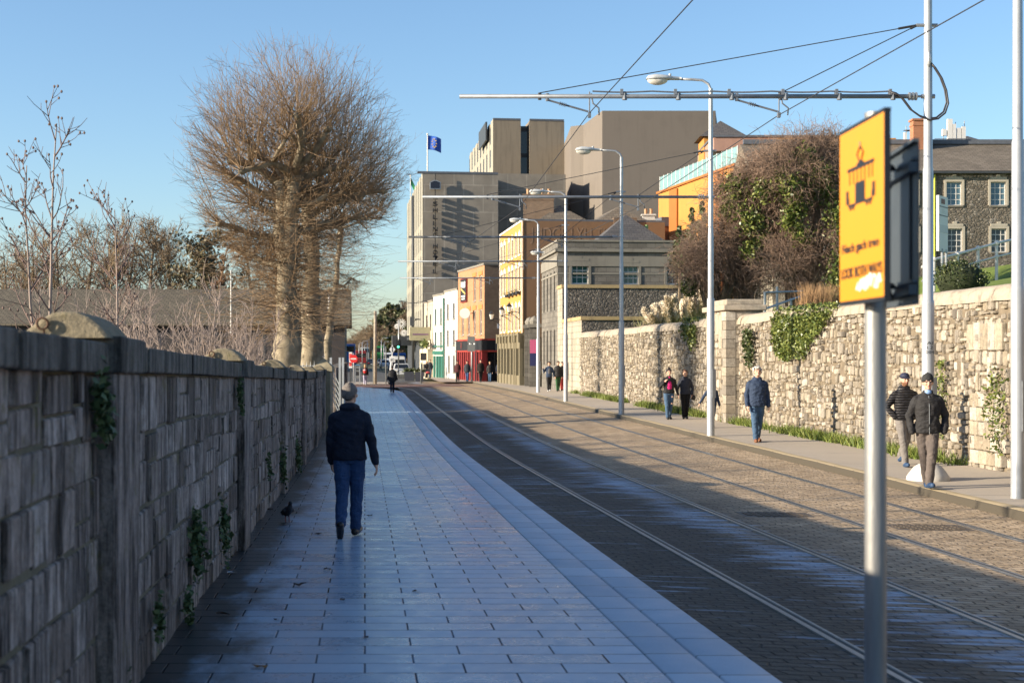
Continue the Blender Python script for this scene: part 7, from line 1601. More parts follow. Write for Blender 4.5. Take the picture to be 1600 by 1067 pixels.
greyt = cloth('grey_trousers', (.17, .155, .145), .9, .5); taupe = cloth('taupe_trousers', (.115, .095, .085), .9, .5); quilt = cloth('quilted_charcoal', (.026, .025, .026), .75, .7); puffer = cloth('puffer_black', (.025, .024, .026), .42, 1.0, .050)
blue_shoe = simple('blue_trainers', (.025, .055, .12), .6, .5, 30); brown_shoe = simple('brown_leather', (.20, .075, .03), .45, .3); black_shoe = plain('black_leather', (.012, .011, .011), .35)
hair_grey = simple('grey_hair', (.15, .13, .115), .8, .6, 60, .7, 140); hair_white = simple('pale_grey_hair', (.52, .49, .45), .85, .35, 50, .8, 120); hair_dark = simple('dark_hair', (.02, .014, .012), .6, .5, 40, .5, 120); hair_fair = simple('fair_hair', (.36, .22, .11), .7, .4, 40, .5, 120); beardm = simple('ginger_beard', (.15, .07, .035), .9, .3, 60); hatm = cloth('knit_grey', (.035, .036, .036), .95, .6); capm = plain('navy_cap', (.018, .022, .05), .7)
DN = (0, 0, -1)
PA = math.pi
# man in front, seen from behind
def man_pad(o, zo, H, L):
    mb = MB(); mb.tube([(0, L(1.5) + .078, .835 + zo), (.0, L(1.2) + .148, 1.0 + zo)], .004, 5); me = mesh_np('back_seam', [tuple(v) for v in mb.v], mb.f, [navy]); autouv(me); link('back_seam', me, o)
person('man in a dark navy jacket and blue jeans walking away along the slab pavement', 546, 16.35, 1.75, PA - .03, [(12, 6, 4), (-10, 30, -38)], [((-.30, .10, -1), (-.20, .06, -1)), ((.16, .10, -1), (.0, -.38, -1))], navy, jeans, black_shoe, hair_grey, None, .90, 'people walking on the slab pavement', .0068, None, None, {'wide': 1.06, 'deep': 1.05, 'sleeve': 1.06}, True, None, head_turn=-24, lean=.05)
# far man on the slab pavement
person('stout man all in black walking away at the far end of the slab pavement', 613, 92, 1.74, PA, [(9, 4, 0), (-12, 18, -20)], [((-.3, .05, -1), (-.25, .0, -1)), ((.3, .0, -1), (.25, -.1, -1))], blackc, navy, black_shoe, hair_dark, None, .74, 'people walking on the slab pavement', .022, None, None, {'wide': 1.35, 'deep': 1.25, 'sleeve': 1.15}, True)
def pack(o, zo, H, L):
    me_ = MB(); me_.ell((0, .21, 1.20 + zo), (.15, .10, .21), 12, 9); me = mesh_np('backpack', [tuple(v) for v in me_.v], me_.f, [plain('red_pack', (.55, .03, .03))], None, True); autouv(me); link('backpack', me, o)
    me_ = MB(); me_.ell((0, .245, 1.29 + zo), (.12, .09, .08), 10, 7); me = mesh_np('backpack_pocket', [tuple(v) for v in me_.v], me_.f, [plain('grey_pack', (.42, .42, .46))], None, True); autouv(me); link('backpack_pocket', me, o)
person('fair-haired woman with a red backpack and lilac trousers, beyond the slab pavement', 570.5, 114, 1.66, PA, [(8, 4, 0), (-8, 15, -15)], [((-.25, .05, -1), (-.1, -.3, -1)), ((.25, .0, -1), (.1, -.3, -1))], blackc, cloth('lilac_cloth', (.33, .31, .40)), plain('pale_shoe', (.4, .36, .33)), hair_fair, None, .84, 'people at the junction', .024, None, None, None, True, pack, hairstyle='long')
# the two men by the thick mast
person('bearded man in a black puffer jacket, navy cap and grey trousers, by the thick mast', 1413, 27.3, 1.80, .1, [(17, 8, 6), (-12, 26, 22)], [((-.62, .22, -1), (.42, -.34, -.62)), ((.62, .22, -1), (-.42, -.34, -.62))], puffer, greyt, blue_shoe, None, ('cap', capm), .90, jk={'wide': 1.08, 'sleeve': 1.12, 'deep': 1.08}, collar=True, beard=beardm, hands=False, voxel=.011)
def collar_blue(o, zo, H, L):
    mb = MB(); mb.ell((0, L(1.5) - .045, 1.515 + zo), (.058, .05, .045), 12, 8); me = mesh_np('shirt_collar', [tuple(v) for v in mb.v], mb.f, [plain('blue_shirt', (.22, .36, .62))], None, True); autouv(me); link('shirt_collar', me, o)
    mb = MB(); mb.tube([(0.0, L(1.46) - .112, 1.46 + zo), (.004, L(1.28) - .152, 1.28 + zo), (.006, L(1.1) - .150, 1.1 + zo), (.008, -.150, .86 + zo)], .005, 6); me = mesh_np('zip', [tuple(v) for v in mb.v], mb.f, [MAT['steel']]); autouv(me); link('zip', me, o)
person('man in a charcoal quilted jacket and grey beanie, striding past the concrete foot', 1449, 22.9, 1.83, -.12, [(-6, 7, 2), (20, 10, 8)], [((-.42, .16, -1), (.16, -.36, -1)), ((.42, .16, -1), (-.14, -.36, -1))], quilt, taupe, blue_shoe, None, ('beanie', hatm), .875, jk={'wide': 1.06, 'sleeve': 1.12, 'deep': 1.05}, collar=False, hands=False, voxel=.010, extra=collar_blue, slim=.98, narrow=.095)
person('curly grey-haired man in a dark blue jacket, walking alone along the sunlit wall', 1183, 34.8, 1.84, .04, [(9, 5, 3), (-8, 14, -6)], [((-.26, .08, -1), (.02, -.36, -1)), ((.24, .12, -1), (.10, -.12, -1))], darkblue, jeans_mid, brown_shoe, hair_white, None, .86, jk={'wide': 1.1, 'sleeve': 1.12, 'deep': 1.1}, collar=True, voxel=.012, head_nod=18, hairstyle='curly')
# the one half hidden by the mast
person('person in a dark blue jacket almost hidden behind the tram mast, arms held out', 1112, 41.5, 1.36, .15, [(5, 5, 0), (-5, 12, 0)], [((-.75, .0, -1), (-.62, -.1, -1)), ((.28, .1, -1), (.22, -.1, -1))], darkblue, jeans_mid, black_shoe, hair_dark, None, .83, jk={'wide': 1.02}, voxel=.016)
pink = cloth('magenta_top', (.52, .02, .16), .8, .4)
def jeans_rips(o, zo, H, L):
    mb = MB()
    for x_, z_ in ((-.10, .78), (.11, .80), (-.085, .58), (.09, .56)): mb.ell((x_, -.075 - .02 * (x_ > 0), z_ + zo), (.035, .02, .022), 8, 6)
    me = mesh_np('ripped_denim', [tuple(v) for v in mb.v], mb.f, [SKIN], None, True); autouv(me); link('ripped_denim', me, o)
person('dark-haired woman in a magenta top, black jacket and ripped jeans, hand to her chin', 1045, 46.9, 1.66, .1, [(6, 4, 0), (-6, 12, -4)], [((-.55, -.1, -1), (.62, -.45, .85)), ((.3, .05, -1), (.25, -.12, -1))], blackc, jeans_mid, black_shoe, hair_dark, None, .92, jk={'wide': 1.02}, shirt=pink, voxel=.013, hairstyle='bun', extra=jeans_rips, slim=1.04)
def handbag(o, zo, H, L):
    mb = MB(); mb.ell((.30, -.02, .78 + zo), (.09, .05, .10), 10, 7); mb.tube([(.26, -.02, .85 + zo), (.24, 0, 1.0 + zo), (.33, 0, .86 + zo)], .008, 5); me = mesh_np('handbag', [tuple(v) for v in mb.v], mb.f, [plain('black_bag', (.015, .014, .014), .4)], None, True); autouv(me); link('handbag', me, o)
person('woman in a dark zipped jacket and black leggings carrying a bag', 1070.5, 47.2, 1.62, -.05, [(4, 4, 0), (-4, 8, 0)], [((-.42, .0, -1), (-.05, -.75, -.45)), ((.4, .12, -1), (-.15, -.3, -1))], cloth('charcoal_jacket', (.03, .033, .045)), cloth('black_leggings', (.008, .008, .009)), black_shoe, simple('brown_hair', (.09, .045, .03), .7, .4, 40), None, .90, jk={'wide': 1.02}, collar=True, voxel=.013, hairstyle='tied', extra=handbag)
# the pair far along the footpath
person('man with a raised hand in a grey-fronted jacket, far along the footpath by the mast', 858, 82, 1.72, .0, [(8, 5, 0), (-8, 14, 0)], [((-.6, -.15, -1), (-.2, -.3, 1.0)), ((.4, .05, -1), (.0, -.3, -1))], darkblue, blackc, plain('white_shoe', (.5, .5, .5)), hair_dark, None, .86, shirt=cloth('grey_top', (.10, .10, .11)), voxel=.02)
person('man in a black jacket and green trousers, far along the footpath by the lodge', 872, 82.6, 1.74, .1, [(5, 5, 0), (-6, 12, 0)], [((-.3, .05, -1), (.2, -.3, -1)), ((.3, .05, -1), (-.1, -.3, -1))], blackc, cloth('green_trousers', (.03, .085, .035)), black_shoe, hair_dark, None, .84, voxel=.02)
person('person in black and red trousers mostly hidden behind the green-trousered man', 878.5, 84, 1.70, .0, [(5, 5, 0), (-6, 12, 0)], [((-.3, .05, -1), (.1, -.3, -1)), ((.3, .05, -1), (-.1, -.3, -1))], blackc, cloth('dull_red', (.22, .03, .03)), black_shoe, hair_dark, None, .84, voxel=.024)
# by the red pub
G5 = 'people in front of the red pub'
W1_, W2_ = [(7, 4, 0), (-8, 14, -6)], [(-7, 12, -6), (8, 4, 0)]
A_ = [((-.3, .08, -1), (.1, -.3, -1)), ((.3, .08, -1), (-.1, -.3, -1))]
for px, Y, h_, lg, jc, tr, hr, lb in ((715, 119.5, 1.72, W1_, cloth('maroon_coat', (.06, .018, .02)), blackc, hair_dark, 'person in a maroon-black coat partly behind a post by the red pub'), (730, 118.8, 1.74, W2_, cloth('slate_coat', (.035, .04, .05)), jeans, hair_dark, 'person in a slate grey jacket by the red pilasters of the pub'), (751, 117, 1.86, W1_, cloth('brown_black_coat', (.02, .016, .014)), blackc, hair_dark, 'tall man in brownish black near the pub corner'),
                               (765.5, 117.6, 1.68, W2_, blackc, jeans_mid, hair_fair, 'fair-haired person in black and blue jeans before the dark pub doorway'), (780, 116.6, 1.78, W1_, navy, jeans, simple('bald_skin', (.4, .24, .17)), 'man in navy and blue jeans between the pub and the olive shopfront')):
    person(lb, px, Y, h_, random.uniform(-.3, .3), lg, A_, jc, tr, black_shoe, hr, None, .80, G5, .028, zR(125) + .006, None, {'wide': 1.1}, True)
person('person in black pushing a child in a pushchair, outside the beige house', 666.5, 136, 1.66, .1, W1_, [((-.2, -.5, -1), (.1, -.8, -.4)), ((.2, -.5, -1), (-.1, -.8, -.4))], blackc, blackc, black_shoe, hair_fair, None, .80, 'people outside the beige house', .03, zR(125), hairstyle='long')
person('dark-haired person in a dark jacket and jeans beside the pushchair', 672, 136.4, 1.80, -.1, W2_, A_, cloth('grey_blue_coat', (.03, .035, .045)), jeans_mid, black_shoe, hair_dark, None, .82, 'people outside the beige house', .03, zR(125))
def pushchair():
    x, Y, z = xat(668.5, 135), 135.0, zR(125) + .006; o = thing('pushchair', (x, Y, z), 'pushchair with a red blanket in front of the person in black', 'pushchair'); mb = MB(o.location)
    for sx in (-.22, .22): mb.tube([(x + sx, Y - .3, z + .1), (x + sx, Y + .25, z + .95)], .02, 6); mb.tube([(x + sx, Y + .3, z + .1), (x + sx, Y - .2, z + .6)], .02, 6)
    mb.build('frame', MAT['dark_metal'], o)
    for sx in (-.22, .22):
        for sy in (-.32, .32): mb = MB(o.location); mb.tube([(x + sx - .02, Y + sy, z + .11), (x + sx + .02, Y + sy, z + .11)], .11, 10); mb.build('wheel', MAT['black'], o)
    mb = MB(o.location); mb.obox((x - .2, Y - .25, z + .38), (.4, 0, 0), (0, .4, 0), (0, 0, .12)); mb.obox((x - .2, Y + .1, z + .5), (.4, 0, 0), (0, .12, 0), (0, .1, .4)); mb.build('seat', MAT['black'], o); mb = MB(o.location); mb.ell((x, Y - .12, z + .55), (.19, .2, .12), 10, 7); mb.build('blanket', plain('red_blanket', (.4, .06, .06)), o)
pushchair()
# ------------------------------------------------------------ beyond the junction: signs, signals, traffic
def post(name, px, Y, ytop, r, mat, label, cat, grp=None, zb=None):
    b = Vector((xat(px, Y), Y, zL(Y) if zb is None else zb)); o = thing(name, b, label, cat, grp); mb = MB(b); mb.lathe(b, [(r, -.05), (r, (zat(ytop, Y) - b.z) * .6), (r * .85, zat(ytop, Y) - b.z)], 10); mb.build('pole', mat, o, True); return o, b
MAT['timber'] = simple('pale_concrete_pole', (.32, .27, .21), .9, .3, 3); MAT['sign_grey'] = plain('sign_back', (.16, .17, .17), .5); MAT['sign_white'] = plain('sign_white', (.62, .64, .66), .5)
o, b = post('utility_pole', 586.3, 119, 486, .135, MAT['timber'], 'thick pale utility pole at the end of the slab pavement', 'pole')
def signal(px, Y, y0, y1, lit, label, pole=None):
    b = Vector((xat(px, Y), Y, zL(Y))); o = thing('traffic_light', b, label, 'traffic light', 'traffic lights of the junction'); zc, h = (zat(y0, Y) + zat(y1, Y)) / 2, (y1 - y0) / F * Y; mb = MB(b)
    mb.tube([b, (b.x, b.y, zc + h / 2 + .1)], .06, 8); mb.build('pole', MAT['dark_metal'], o); mb = MB(b); mb.box((b.x, b.y - .1, zc), (.34, .22, h)); mb.box((b.x, b.y + .02, zc), (.55, .03, h + .25)); mb.build('head', MAT['black'], o)
    for k in range(3):
        mb = MB(b); z = zc + (1 - k) * h * .31; c = Vector((b.x, b.y - .215, z)); mb.tube([c, c + Vector((0, -.02, 0))], h * .11, 12); on = lit == k
        mb.build('signal_lens', emis('signal_%d' % k, [(1, .1, .03), (1, .5, .05), (.05, 1, .45)][k], 6) if on else MAT['dark_glass'], o)
def emis(name, c, s):
    m = NT(name, .4); m.set(mul(c, .6)); m.b.inputs['Emission Color'].default_value = tuple(c) + (1,); m.b.inputs['Emission Strength'].default_value = s; return m.mat
signal(583.3, 119.5, 529, 546, None, 'black traffic light facing away beside the pale utility pole'); signal(622.5, 150, 532, 544, 2, 'traffic light showing green, against the hotel corner'); signal(779, 119.5, 527, 545, None, 'black traffic light head between the red pub and the olive shopfront')
def limit_sign():
    Y = 121; o, b = post('speed_sign', 613, Y, 538, .045, MAT['white_metal'], 'white speed limit sign reading 40 under a small diamond sign, on a slim pole', 'sign'); mb = MB(b); s = 9.0 / F * Y
    mb.box((b.x, Y - .06, zat(561, Y)), (s, .02, s)); pl = mb.build('plate', MAT['sign_white'], o); lettering('40', (b.x - s * .36, Y - .071, zat(564.5, Y)), (1, 0, 0), (0, 0, 1), s * .55, MAT['black'], pl, s * .72, 'lettering', .003)
    mb = MB(b); d = 6.6 / F * Y; z = zat(546, Y); y_ = Y - .06; v = [(b.x, y_, z + d), (b.x + d * .72, y_, z), (b.x, y_, z - d), (b.x - d * .72, y_, z)]; mb.add(v + [(p[0], y_ + .02, p[2]) for p in v], [(0, 1, 2, 3), (7, 6, 5, 4)] + [(i, i + 4, (i + 1) % 4 + 4, (i + 1) % 4) for i in range(4)]); dp = mb.build('diamond_plate', MAT['sign_white'], o)
    mb = MB(b); mb.box((b.x, y_ - .011, z - .02), (.06, .012, d * 1.1)); mb.box((b.x, y_ - .011, z + d * .58), (.14, .012, .05)); mb.build('arrow_mark', MAT['black'], dp)
limit_sign()
post('sign_pole', 603, 119, 541, .05, MAT['sign_grey'], 'bare grey pole between the utility pole and the speed limit sign', 'pole')
o, b = post('sign_pole', 737.2, 120, 526, .075, MAT['white_metal'], 'grey pole with two square sign backs, in front of the red pub', 'pole', None, zR(125)); 
for y in (531, 543.5): mb = MB(b); mb.box((b.x - .05, b.y - .09, zat(y, 120)), (.62, .05, .58)); mb.build('sign_plate', MAT['sign_grey'], o)
post('sign_pole', 712.8, 120.5, 531, .07, MAT['sign_grey'], 'grey pole at the far end of the red pub front', 'pole', None, zR(125)); post('sign_pole', 743, 121, 548, .055, MAT['sign_grey'], 'dark slim pole right behind the pole with two sign backs', 'pole', None, zR(125)); post('sign_pole', 658, 121, 566, .05, MAT['sign_grey'], 'low grey pole in front of the hotel planters', 'pole')
o, b = post('tall_mast', 645.2, 146, 306, .13, MAT['dark_metal'], 'very tall dark mast rising in front of the hotel fins', 'mast'); mb = MB(b)
for y, dx in ((474, -1.2), (474, 1.2), (502, .5)): mb.tube([(b.x, b.y, zat(y, 146)), (b.x + dx, b.y, zat(y - 3, 146))], .035, 6); mb.box((b.x + dx, b.y, zat(y - 3, 146)), (.5, .2, .12))
mb.box((b.x - .05, b.y - .15, zat(502, 146)), (.4, .3, .9)); mb.build('arm', MAT['dark_metal'], o)
def no_entry():
    Y = 121; o, b = post('no_entry_sign', 552.5, Y, 552, .045, MAT['white_metal'], 'red round no-entry sign by the wall end', 'sign'); mb = MB(b); z = zat(560.5, Y); mb.tube([(b.x, Y - .06, z), (b.x, Y - .08, z)], .34, 24); d = mb.build('disc', plain('sign_red', (.62, .03, .03), .4), o); mb = MB(b); mb.box((b.x, Y - .085, z), (.48, .012, .12)); mb.build('bar', MAT['white'], d)
no_entry()
def billboard(px, Y, y0, y1, wpx, label):
    b = Vector((xat(px, Y), Y, zL(Y))); o = thing('advert_column', b, label, 'sign'); w_ = wpx / F * Y; mb = MB(b); z0, z1 = zat(y1, Y), zat(y0, Y); mb.box((b.x, Y, (z0 + z1) / 2), (w_, .25, z1 - z0)); mb.build('panel', MAT['sign_white'], o)
    mb = MB(b); 
    for f0, f1 in ((.12, .36), (.62, .9)): mb.box((b.x, Y - .13, z0 + (z1 - z0) * (f0 + f1) / 2), (w_ * .8, .012, (z1 - z0) * (f1 - f0)))
    mb.build('red_print', plain('advert_red', (.6, .06, .05)), o); mb = MB(b); mb.box((b.x, Y, (b.z + z0) / 2), (w_ * .5, .15, z0 - b.z)); mb.build('leg', MAT['dark_metal'], o)
billboard(548, 126, 550, 575, 5, 'white advertising panel with red print beside the no-entry sign')
def meter():
    Y = 116; b = Vector((xat(558.5, Y), Y, zL(Y))); o = thing('information_stand', b, 'grey information stand between the no-entry sign and the woman with the backpack', 'information stand'); mb = MB(b); h = 30 / F * Y
    for sx in (-.19, .19): mb.box((b.x + sx, Y, b.z + h / 2), (.06, .08, h))
    mb.build('frame', MAT['white_metal'], o); mb = MB(b); mb.box((b.x, Y, b.z + h * .65), (.33, .05, h * .62)); pn = mb.build('panel', MAT['sign_grey'], o); mb = MB(b); mb.box((b.x, Y - .03, b.z + h * .80), (.2, .012, .12)); mb.box((b.x, Y - .03, b.z + h * .58), (.22, .012, .3), 0); mb.build('print', MAT['black'], pn); mb = MB(b); mb.box((b.x, Y, b.z + h + .03), (.46, .12, .06)); mb.build('cap', plain('blue_cap', (.05, .2, .4)), o)
meter()
def planter(px, Y, wpx, label):
    w_ = wpx / F * Y; b = Vector((xat(px, Y), Y, zL(Y) + .0)); o = thing('planter', b, label, 'planter', 'planters outside the hotel'); mb = MB(b); v = []
    for z, k in ((0, .8), (.85, 1), (.85, .88), (.7, .88)):
        for sx, sy in ((-1, -1), (1, -1), (1, 1), (-1, 1)): v.append((b.x + sx * w_ / 2 * k, Y + sy * .4 * k, b.z + z))
    mb.add(v, [(i * 4 + k, i * 4 + (k + 1) % 4, (i + 1) * 4 + (k + 1) % 4, (i + 1) * 4 + k) for i in range(3) for k in range(4)] + [(12, 13, 14, 15)]); mb.build('tub', simple('dark_tub', (.04, .045, .06), .6, .2), o)
    leaf_clump('foliage', [(b.x + (k - 2) * w_ * .18, Y, b.z + .95) for k in range(5)], .38, 700, .13, MAT['leaf_bush'], o, o.location, (1, 1, .7), int(px), .2)
planter(640, 133, 17, 'dark tub of low shrubs farther from the hotel door'); planter(655.5, 131, 14, 'dark tub of low shrubs nearest the beige house')
# festive white ornament on a lamp post by the hotel
o, b = post('lamp_post', 623, 160, 500, .07, MAT['white_metal'], 'lamp post with white festive ornaments at the hotel corner', 'lamp post')
for cx, cy, s in ((627, 506, 8), (631, 520, 5.5), (620, 510, 4)):
    mb = MB(b); c = at(cx, cy, 160); r0 = s / F * 160
    for k in range(14): a = k * 2 * math.pi / 14; mb.tube([c + Vector((math.cos(a) * r0 * .25, 0, math.sin(a) * r0 * .25)), c + Vector((math.cos(a + .5) * r0, 0, math.sin(a + .5) * r0))], .045, 5)
    mb.tube([c, (b.x, b.y, c.z)], .03, 5); mb.build('ornament', MAT['white'], o)
rr = random.Random(8)
for i, (px, Y) in enumerate(((596, 230), (574, 255), (566, 285), (561, 330), (600, 300), (570, 370))):
    o, b = post('street_lamp', px, Y, 553 - 30 * 125 / Y * 1.3, .075, MAT['white_metal'], '%s lamp post down the traffic-filled street, counting from the speed limit sign' % ORD[i], 'street lamp', 'lamp posts down the far street', -.3); mb = MB(b); zt = zat(553 - 30 * 125 / Y * 1.3, Y); mb.tube([(b.x, b.y, zt), (b.x + .15, b.y, zt + .35), (b.x + .6, b.y, zt + .4)], .04, 6); mb.ell((b.x + .85, b.y, zt + .38), (.3, .12, .08), 8, 6); mb.build('lamp_arm', MAT['white_metal'], o)

# vehicles: rounded body from a side profile, windows, wheels, lights
def vehicle(px, Y, w_, prof, paint, label, cat, rear=True, name='parked_car', glass_z=None, lights=True, plate=True, group='vehicles in the far street', wheel_r=.32, zlow=.28, tumble=.82, zg=-.275, L=4.2):
    """prof: (y along length from the near end, z) outline of the upper body; near end towards the camera"""
    b = Vector((xat(px, Y), Y, zg)); o = thing(name, b, label, cat, group); mb = MB(b); n = len(prof); zt = max(p[1] for p in prof); V = []
    belt = glass_z[0] if glass_z else .9
    def half(z): return w_ / 2 * (1 if z <= belt else 1 - (1 - tumble) * (z - belt) / max(.01, zt - belt))
    low = [(prof[0][0], zlow), (prof[-1][0], zlow)]
    out = [(prof[0][0], zlow)] + list(prof) + [(prof[-1][0], zlow)]; n = len(out)
    for sx in (-1, 1): V += [(b.x + sx * half(z), Y + y, b.z + z) for y, z in out]
    fs = [tuple(range(n)), tuple(range(2 * n - 1, n - 1, -1))] + [(i, i + n, (i + 1) % n + n, (i + 1) % n) for i in range(n)]; mb.add(V, fs); bo = mb.build('body', paint, o); bevel(bo, .07, 3)
    z0, z1 = glass_z or (.95, 1.35); mb = MB(b)
    # near glass follows the sloping end face of the outline
    def yat(z):
        for (ya, za), (yb, zb_) in zip(out[:-1], out[1:]):
            if (za - z) * (zb_ - z) <= 0 and za != zb_: return ya + (yb - ya) * (z - za) / (zb_ - za)
        return out[0][0]
    a, c = half(z0) * .86, half(z1) * .84; mb.quad((b.x - a, Y + yat(z0) - .02, b.z + z0), (b.x + a, Y + yat(z0) - .02, b.z + z0), (b.x + c, Y + yat(z1) - .02, b.z + z1), (b.x - c, Y + yat(z1) - .02, b.z + z1)); mb.build('windscreen', MAT['dark_glass'], o)
    for sx in (-1, 1): mb = MB(b); mb.quad(*[(b.x + sx * (half(z) + .012), Y + y, b.z + z) for y, z in ((yat(z0) + .5, z0), (L * .72, z0), (L * .68, z1 - .03), (yat(z1) + .45, z1 - .03))]); mb.build('side_window', MAT['dark_glass'], o)
    for sx in (-1, 1):
        for y in (L * .19, L * .8): mb = MB(b); x = b.x + sx * (w_ / 2 - .1); mb.tube([(x - .11, Y + y, b.z + wheel_r), (x + .11, Y + y, b.z + wheel_r)], wheel_r, 16); wh = mb.build('wheel', MAT['black'], o); mb = MB(b); mb.tube([(x - .125, Y + y, b.z + wheel_r), (x + .125, Y + y, b.z + wheel_r)], wheel_r * .55, 12); mb.build('rim', MAT['steel'], wh)
    if lights:
        for sx in (-1, 1): mb = MB(b); mb.box((b.x + sx * w_ * .37, Y + yat(.68) - .01, b.z + .68), (w_ * .17, .06, .16)); mb.build('headlight' if not rear else 'tail_light', MAT['lens'] if not rear else plain('tail_red', (.5, .02, .02), .3), o)
    o.rotation_euler = (0, 0, .1035)
    if plate: mb = MB(b); mb.box((b.x, Y + yat(.45) - .02, b.z + .45), (.5, .03, .12)); mb.build('number_plate', MAT['sign_white'], o)
    return o, b
carp = [(0, .55), (-.02, .7), (.15, .86), (1.05, .98), (1.75, 1.44), (2.9, 1.47), (3.75, 1.02), (4.2, .92), (4.2, .5)]; vanp = [(0, .55), (0, .9), (.7, 1.12), (1.35, 1.95), (1.6, 2.2), (4.9, 2.25), (5.0, .5)]
busp = [(0, .5), (-.03, 1.0), (0, 3.1), (.15, 3.25), (9.8, 3.25), (10, .5)]; ddp = [(0, .5), (-.03, 1.0), (0, 4.2), (.2, 4.35), (9.8, 4.35), (10, .5)]
pw = simple('white_car_paint', (.5, .51, .52), .3, .05, 3); pr = simple('bus_red', (.20, .025, .025), .35, .1); pg = simple('bus_green', (.04, .20, .06), .35, .1); pb = simple('bus_blue', (.03, .12, .36), .35, .1); pd = simple('dark_car_paint', (.03, .035, .045), .3, .1); pbl = simple('blue_car_paint', (.06, .13, .26), .3, .1)
vehicle(622.5, 165, 1.9, vanp, pw, 'white van facing us, at the front of the traffic queue', 'van', False, 'van', (1.15, 1.85), L=5, zg=zL(165))
vehicle(628, 150, 1.75, carp, pw, 'white car facing us in front of the hotel, below the white van', 'car', False, 'car', (.98, 1.40), zg=zL(150))
vehicle(601.5, 245, 1.75, carp, pw, 'white car farther down the street beside the utility pole', 'car', False, 'car', (.98, 1.40))
vehicle(606.5, 330, 2.1, [(y, z * 1.25) for y, z in vanp], pw, 'big white van far down the street, above the white car', 'van', False, 'van', (1.5, 2.4), L=5)
vehicle(581, 285, 1.8, carp, pd, 'dark car queuing beside the red bus', 'car', True, 'car', (.98, 1.40)); vehicle(596.5, 300, 1.8, carp, pd, 'dark car just past the green bus', 'car', False, 'car', (.98, 1.40)); vehicle(617, 205, 1.8, carp, pbl, 'blue car behind the white van at the head of the queue', 'car', False, 'car', (.98, 1.40))
vehicle(564, 330, 2.5, busp, pr, 'dark red bus seen from behind, far down the street', 'bus', True, 'bus', (1.7, 2.6), wheel_r=.5, zlow=.35, tumble=.97, L=10)
vehicle(570, 400, 2.55, ddp, simple('bus_cream', (.3, .3, .28), .4, .1), 'double-decker bus with a glassy upper deck behind the red bus', 'bus', True, 'bus', (2.9, 4.0), wheel_r=.5, zlow=.35, tumble=.97, L=10)
vehicle(590.5, 335, 2.55, ddp, pg, 'green double-decker bus beside the utility pole', 'bus', True, 'bus', (2.9, 3.9), wheel_r=.5, zlow=.35, tumble=.97, L=10); vehicle(623.5, 255, 2.5, [(y, z * .82) for y, z in busp], pb, 'blue bus in the queue behind the white van', 'bus', False, 'bus', (1.3, 2.2), wheel_r=.45, zlow=.35, tumble=.96, L=9)
vehicle(544.5, 262, 2.5, ddp, pb, 'blue double-decker bus peeping out beside the hall end', 'bus', True, 'bus', (2.9, 3.9), wheel_r=.5, zlow=.35, tumble=.97, L=10)

# ------------------------------------------------------------ small things on and by the near pavement
def pigeon():
    t, Y = -.98, 18.0; x, _, z = P(t, Y, zL(Y)); o = thing('pigeon', (x, Y, z), 'dark pigeon standing on the wet slabs by the wall', 'bird', None, .5); B = MB(); dk = simple('pigeon_grey', (.028, .030, .037), .6, .4, 30)
    B.ell((0, 0, .145), (.055, .115, .06), 14, 9, rot=Matrix.Rotation(R(-22), 3, 'X')); limb(B, [(0, -.085, .19), (0, -.105, .235)], [.038, .026], 10); B.ell((0, -.115, .255), (.026, .032, .027), 10, 8); limb(B, [(0, .08, .115), (0, .19, .085)], [.035, .016], 8); limb(B, [(0, -.14, .252), (0, -.165, .245)], [.008, .003], 6); limb(B, [(.052, -.03, .155), (.04, .12, .115)], [.03, .012], 8); limb(B, [(-.052, -.03, .155), (-.04, .12, .115)], [.03, .012], 8)
    for sx in (-.025, .025): limb(B, [(sx, .01, .1), (sx, .005, .01)], [.010, .007], 6); limb(B, [(sx, .005, .008), (sx, -.035, .005)], [.007, .005], 6)
    def cl(c): return np.where(c[:, 2] < .075, 1, 0)
    remeshed('body', B, .007, 2, [dk, plain('pigeon_legs', (.25, .07, .06))], cl, o)
pigeon()
MAT['dead_brown'] = simple('brown_leaf', (.06, .035, .022), .8, .4, 30); MAT['dead_orange'] = simple('orange_leaf', (.26, .13, .04), .8, .3, 30); MAT['paper'] = plain('paper_scrap', (.55, .56, .58), .8)
rr = random.Random(12)
def scrap(px, py, size, mat, label, name, cat, grp, flat=.5):
    lo, hi = 3.0, 90.0
    for _ in range(50):
        Y = (lo + hi) / 2; z = zat(py, Y); g_ = zL(Y)
        if z > g_: lo = Y
        else: hi = Y
    b = Vector((xat(px, Y), Y, zL(Y) + .002)); o = bpy.data.objects.new(name, None); mb = MB(b); a0 = rr.uniform(0, 6); k = 7; ring = []
    for i in range(k): a = a0 + i * 2 * math.pi / k; r = size * rr.uniform(.4, 1) * (1 if i % 2 else .7); ring.append((b.x + math.cos(a) * r, b.y + math.sin(a) * r * .6, b.z + rr.uniform(.002, size * .35)))
    top = (b.x, b.y, b.z + size * .2); n = len(ring); mb.add([top] + ring + [(b.x, b.y, b.z + size * .2 - .004)] + [(p[0], p[1], p[2] - .004) for p in ring], [(0, 1 + i, 1 + (i + 1) % n) for i in range(n)] + [(n + 1, n + 2 + (i + 1) % n, n + 2 + i) for i in range(n)]); bpy.data.objects.remove(o)
    tag(mb.build(name, mat, None), label, cat, grp)
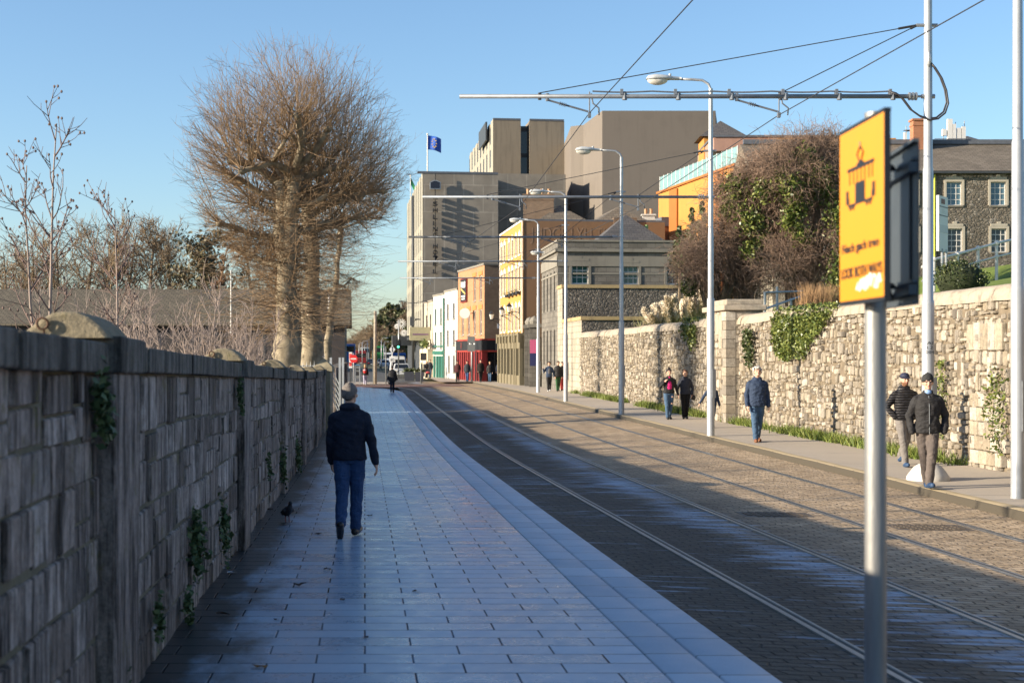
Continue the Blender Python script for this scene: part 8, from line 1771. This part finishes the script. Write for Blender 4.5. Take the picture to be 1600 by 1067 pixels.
for px, py, s, m_, lb in ((422, 796, .10, 'dead_brown', 'brown dead leaf on the dark wet strip just ahead of the pigeon'), (510, 760, .07, 'dead_brown', 'tiny dead leaf beside the walking man near the wall'), (655, 762, .07, 'dead_brown', 'dead leaf to the road side of the walking man'), (578, 806, .08, 'dead_brown', 'dead leaf just past the walking man\'s heel'), (498, 834, .09, 'dead_brown', 'dead leaf on the slabs between pigeon and walking man'), (468, 916, .13, 'dead_brown', 'long dark dead leaf on the slabs behind the walking man'), (536, 937, .05, 'dead_orange', 'small orange leaf in the middle of the slabs'), (345, 961, .10, 'dead_brown', 'dead leaf on the edge of the wet strip'), (405, 1043, .09, 'dead_orange', 'rusty leaf closest to the camera'), (570, 996, .05, 'dead_brown', 'speck of dead leaf on the near slabs'), (650, 924, .06, 'dead_brown', 'dead leaf lying alone towards the kerb'), (432, 968, .05, 'dead_brown', 'small dead leaf between the rusty leaf and the long dark one'), (512, 890, .10, 'dead_brown', 'curled dead leaf right behind the walking man'), (436, 720, .07, 'dead_brown', 'dead leaf far along the wet strip beyond the pigeon')):
    scrap(px, py, s * .8, MAT[m_], lb, 'fallen_leaf', 'leaf', 'fallen leaves on the slab pavement')
for px, py, s, lb in ((484, 724, .08, 'white scrap of paper by the wall, beyond the pigeon'), (362, 896, .07, 'white scrap of paper on the wet strip near the wall foot'), (347, 888, .035, 'tiny white scrap touching the wall foot'), (229, 1028, .05, 'white scrap at the wall foot closest to the camera'), (272, 972, .03, 'pale crumb on the wet strip by the wall')): scrap(px, py, s, MAT['paper'], lb, 'paper_scrap', 'litter', 'paper scraps by the wall')
# ferns and creepers rooted in the stained wall
def wall_fern(Y, z, n, r, size, label, seed, sq=(.5, 1, 1.3)):
    p = P(T_WL + .02, Y, z); o = thing('wall_fern', p, label, 'plant', 'plants growing from the stained wall'); leaf_clump('foliage', [p, P(T_WL + .03, Y + .05, z - r * .7), P(T_WL + .02, Y - .03, z + r * .6)], r, n, size, MAT['fern'], o, o.location, sq, seed, .05)
for Y, z, n, r, s, lb in ((7.0, 1.95, 340, .13, .045, 'bushy fern under the coping, growing by the first pier'), (14.7, 1.78, 150, .12, .05, 'fern sprouting under the coping at the second pier'), (10.9, .75, 320, .20, .05, 'tall creeper on the wall between the first two piers'), (8.9, .55, 120, .10, .04, 'small creeper low on the wall close to the first pier'), (13.1, .58, 260, .18, .05, 'bushy creeper at the wall foot just before the second pier'), (10.4, .34, 150, .11, .045, 'dark tuft at the wall foot below the tall creeper'), (7.6, .48, 140, .11, .04, 'fern at the foot of the first pier'), (22.5, .45, 160, .2, .06, 'creeper at the wall foot by the third pier'), (19.2, .7, 90, .12, .05, 'small fern on the wall above the pigeon'), (27.5, .25, 160, .22, .07, 'moss-green tuft at the wall foot past the third pier')):
    wall_fern(Y, z, n, r, s, lb, int(Y * 10), (.35, 1, 1.4))
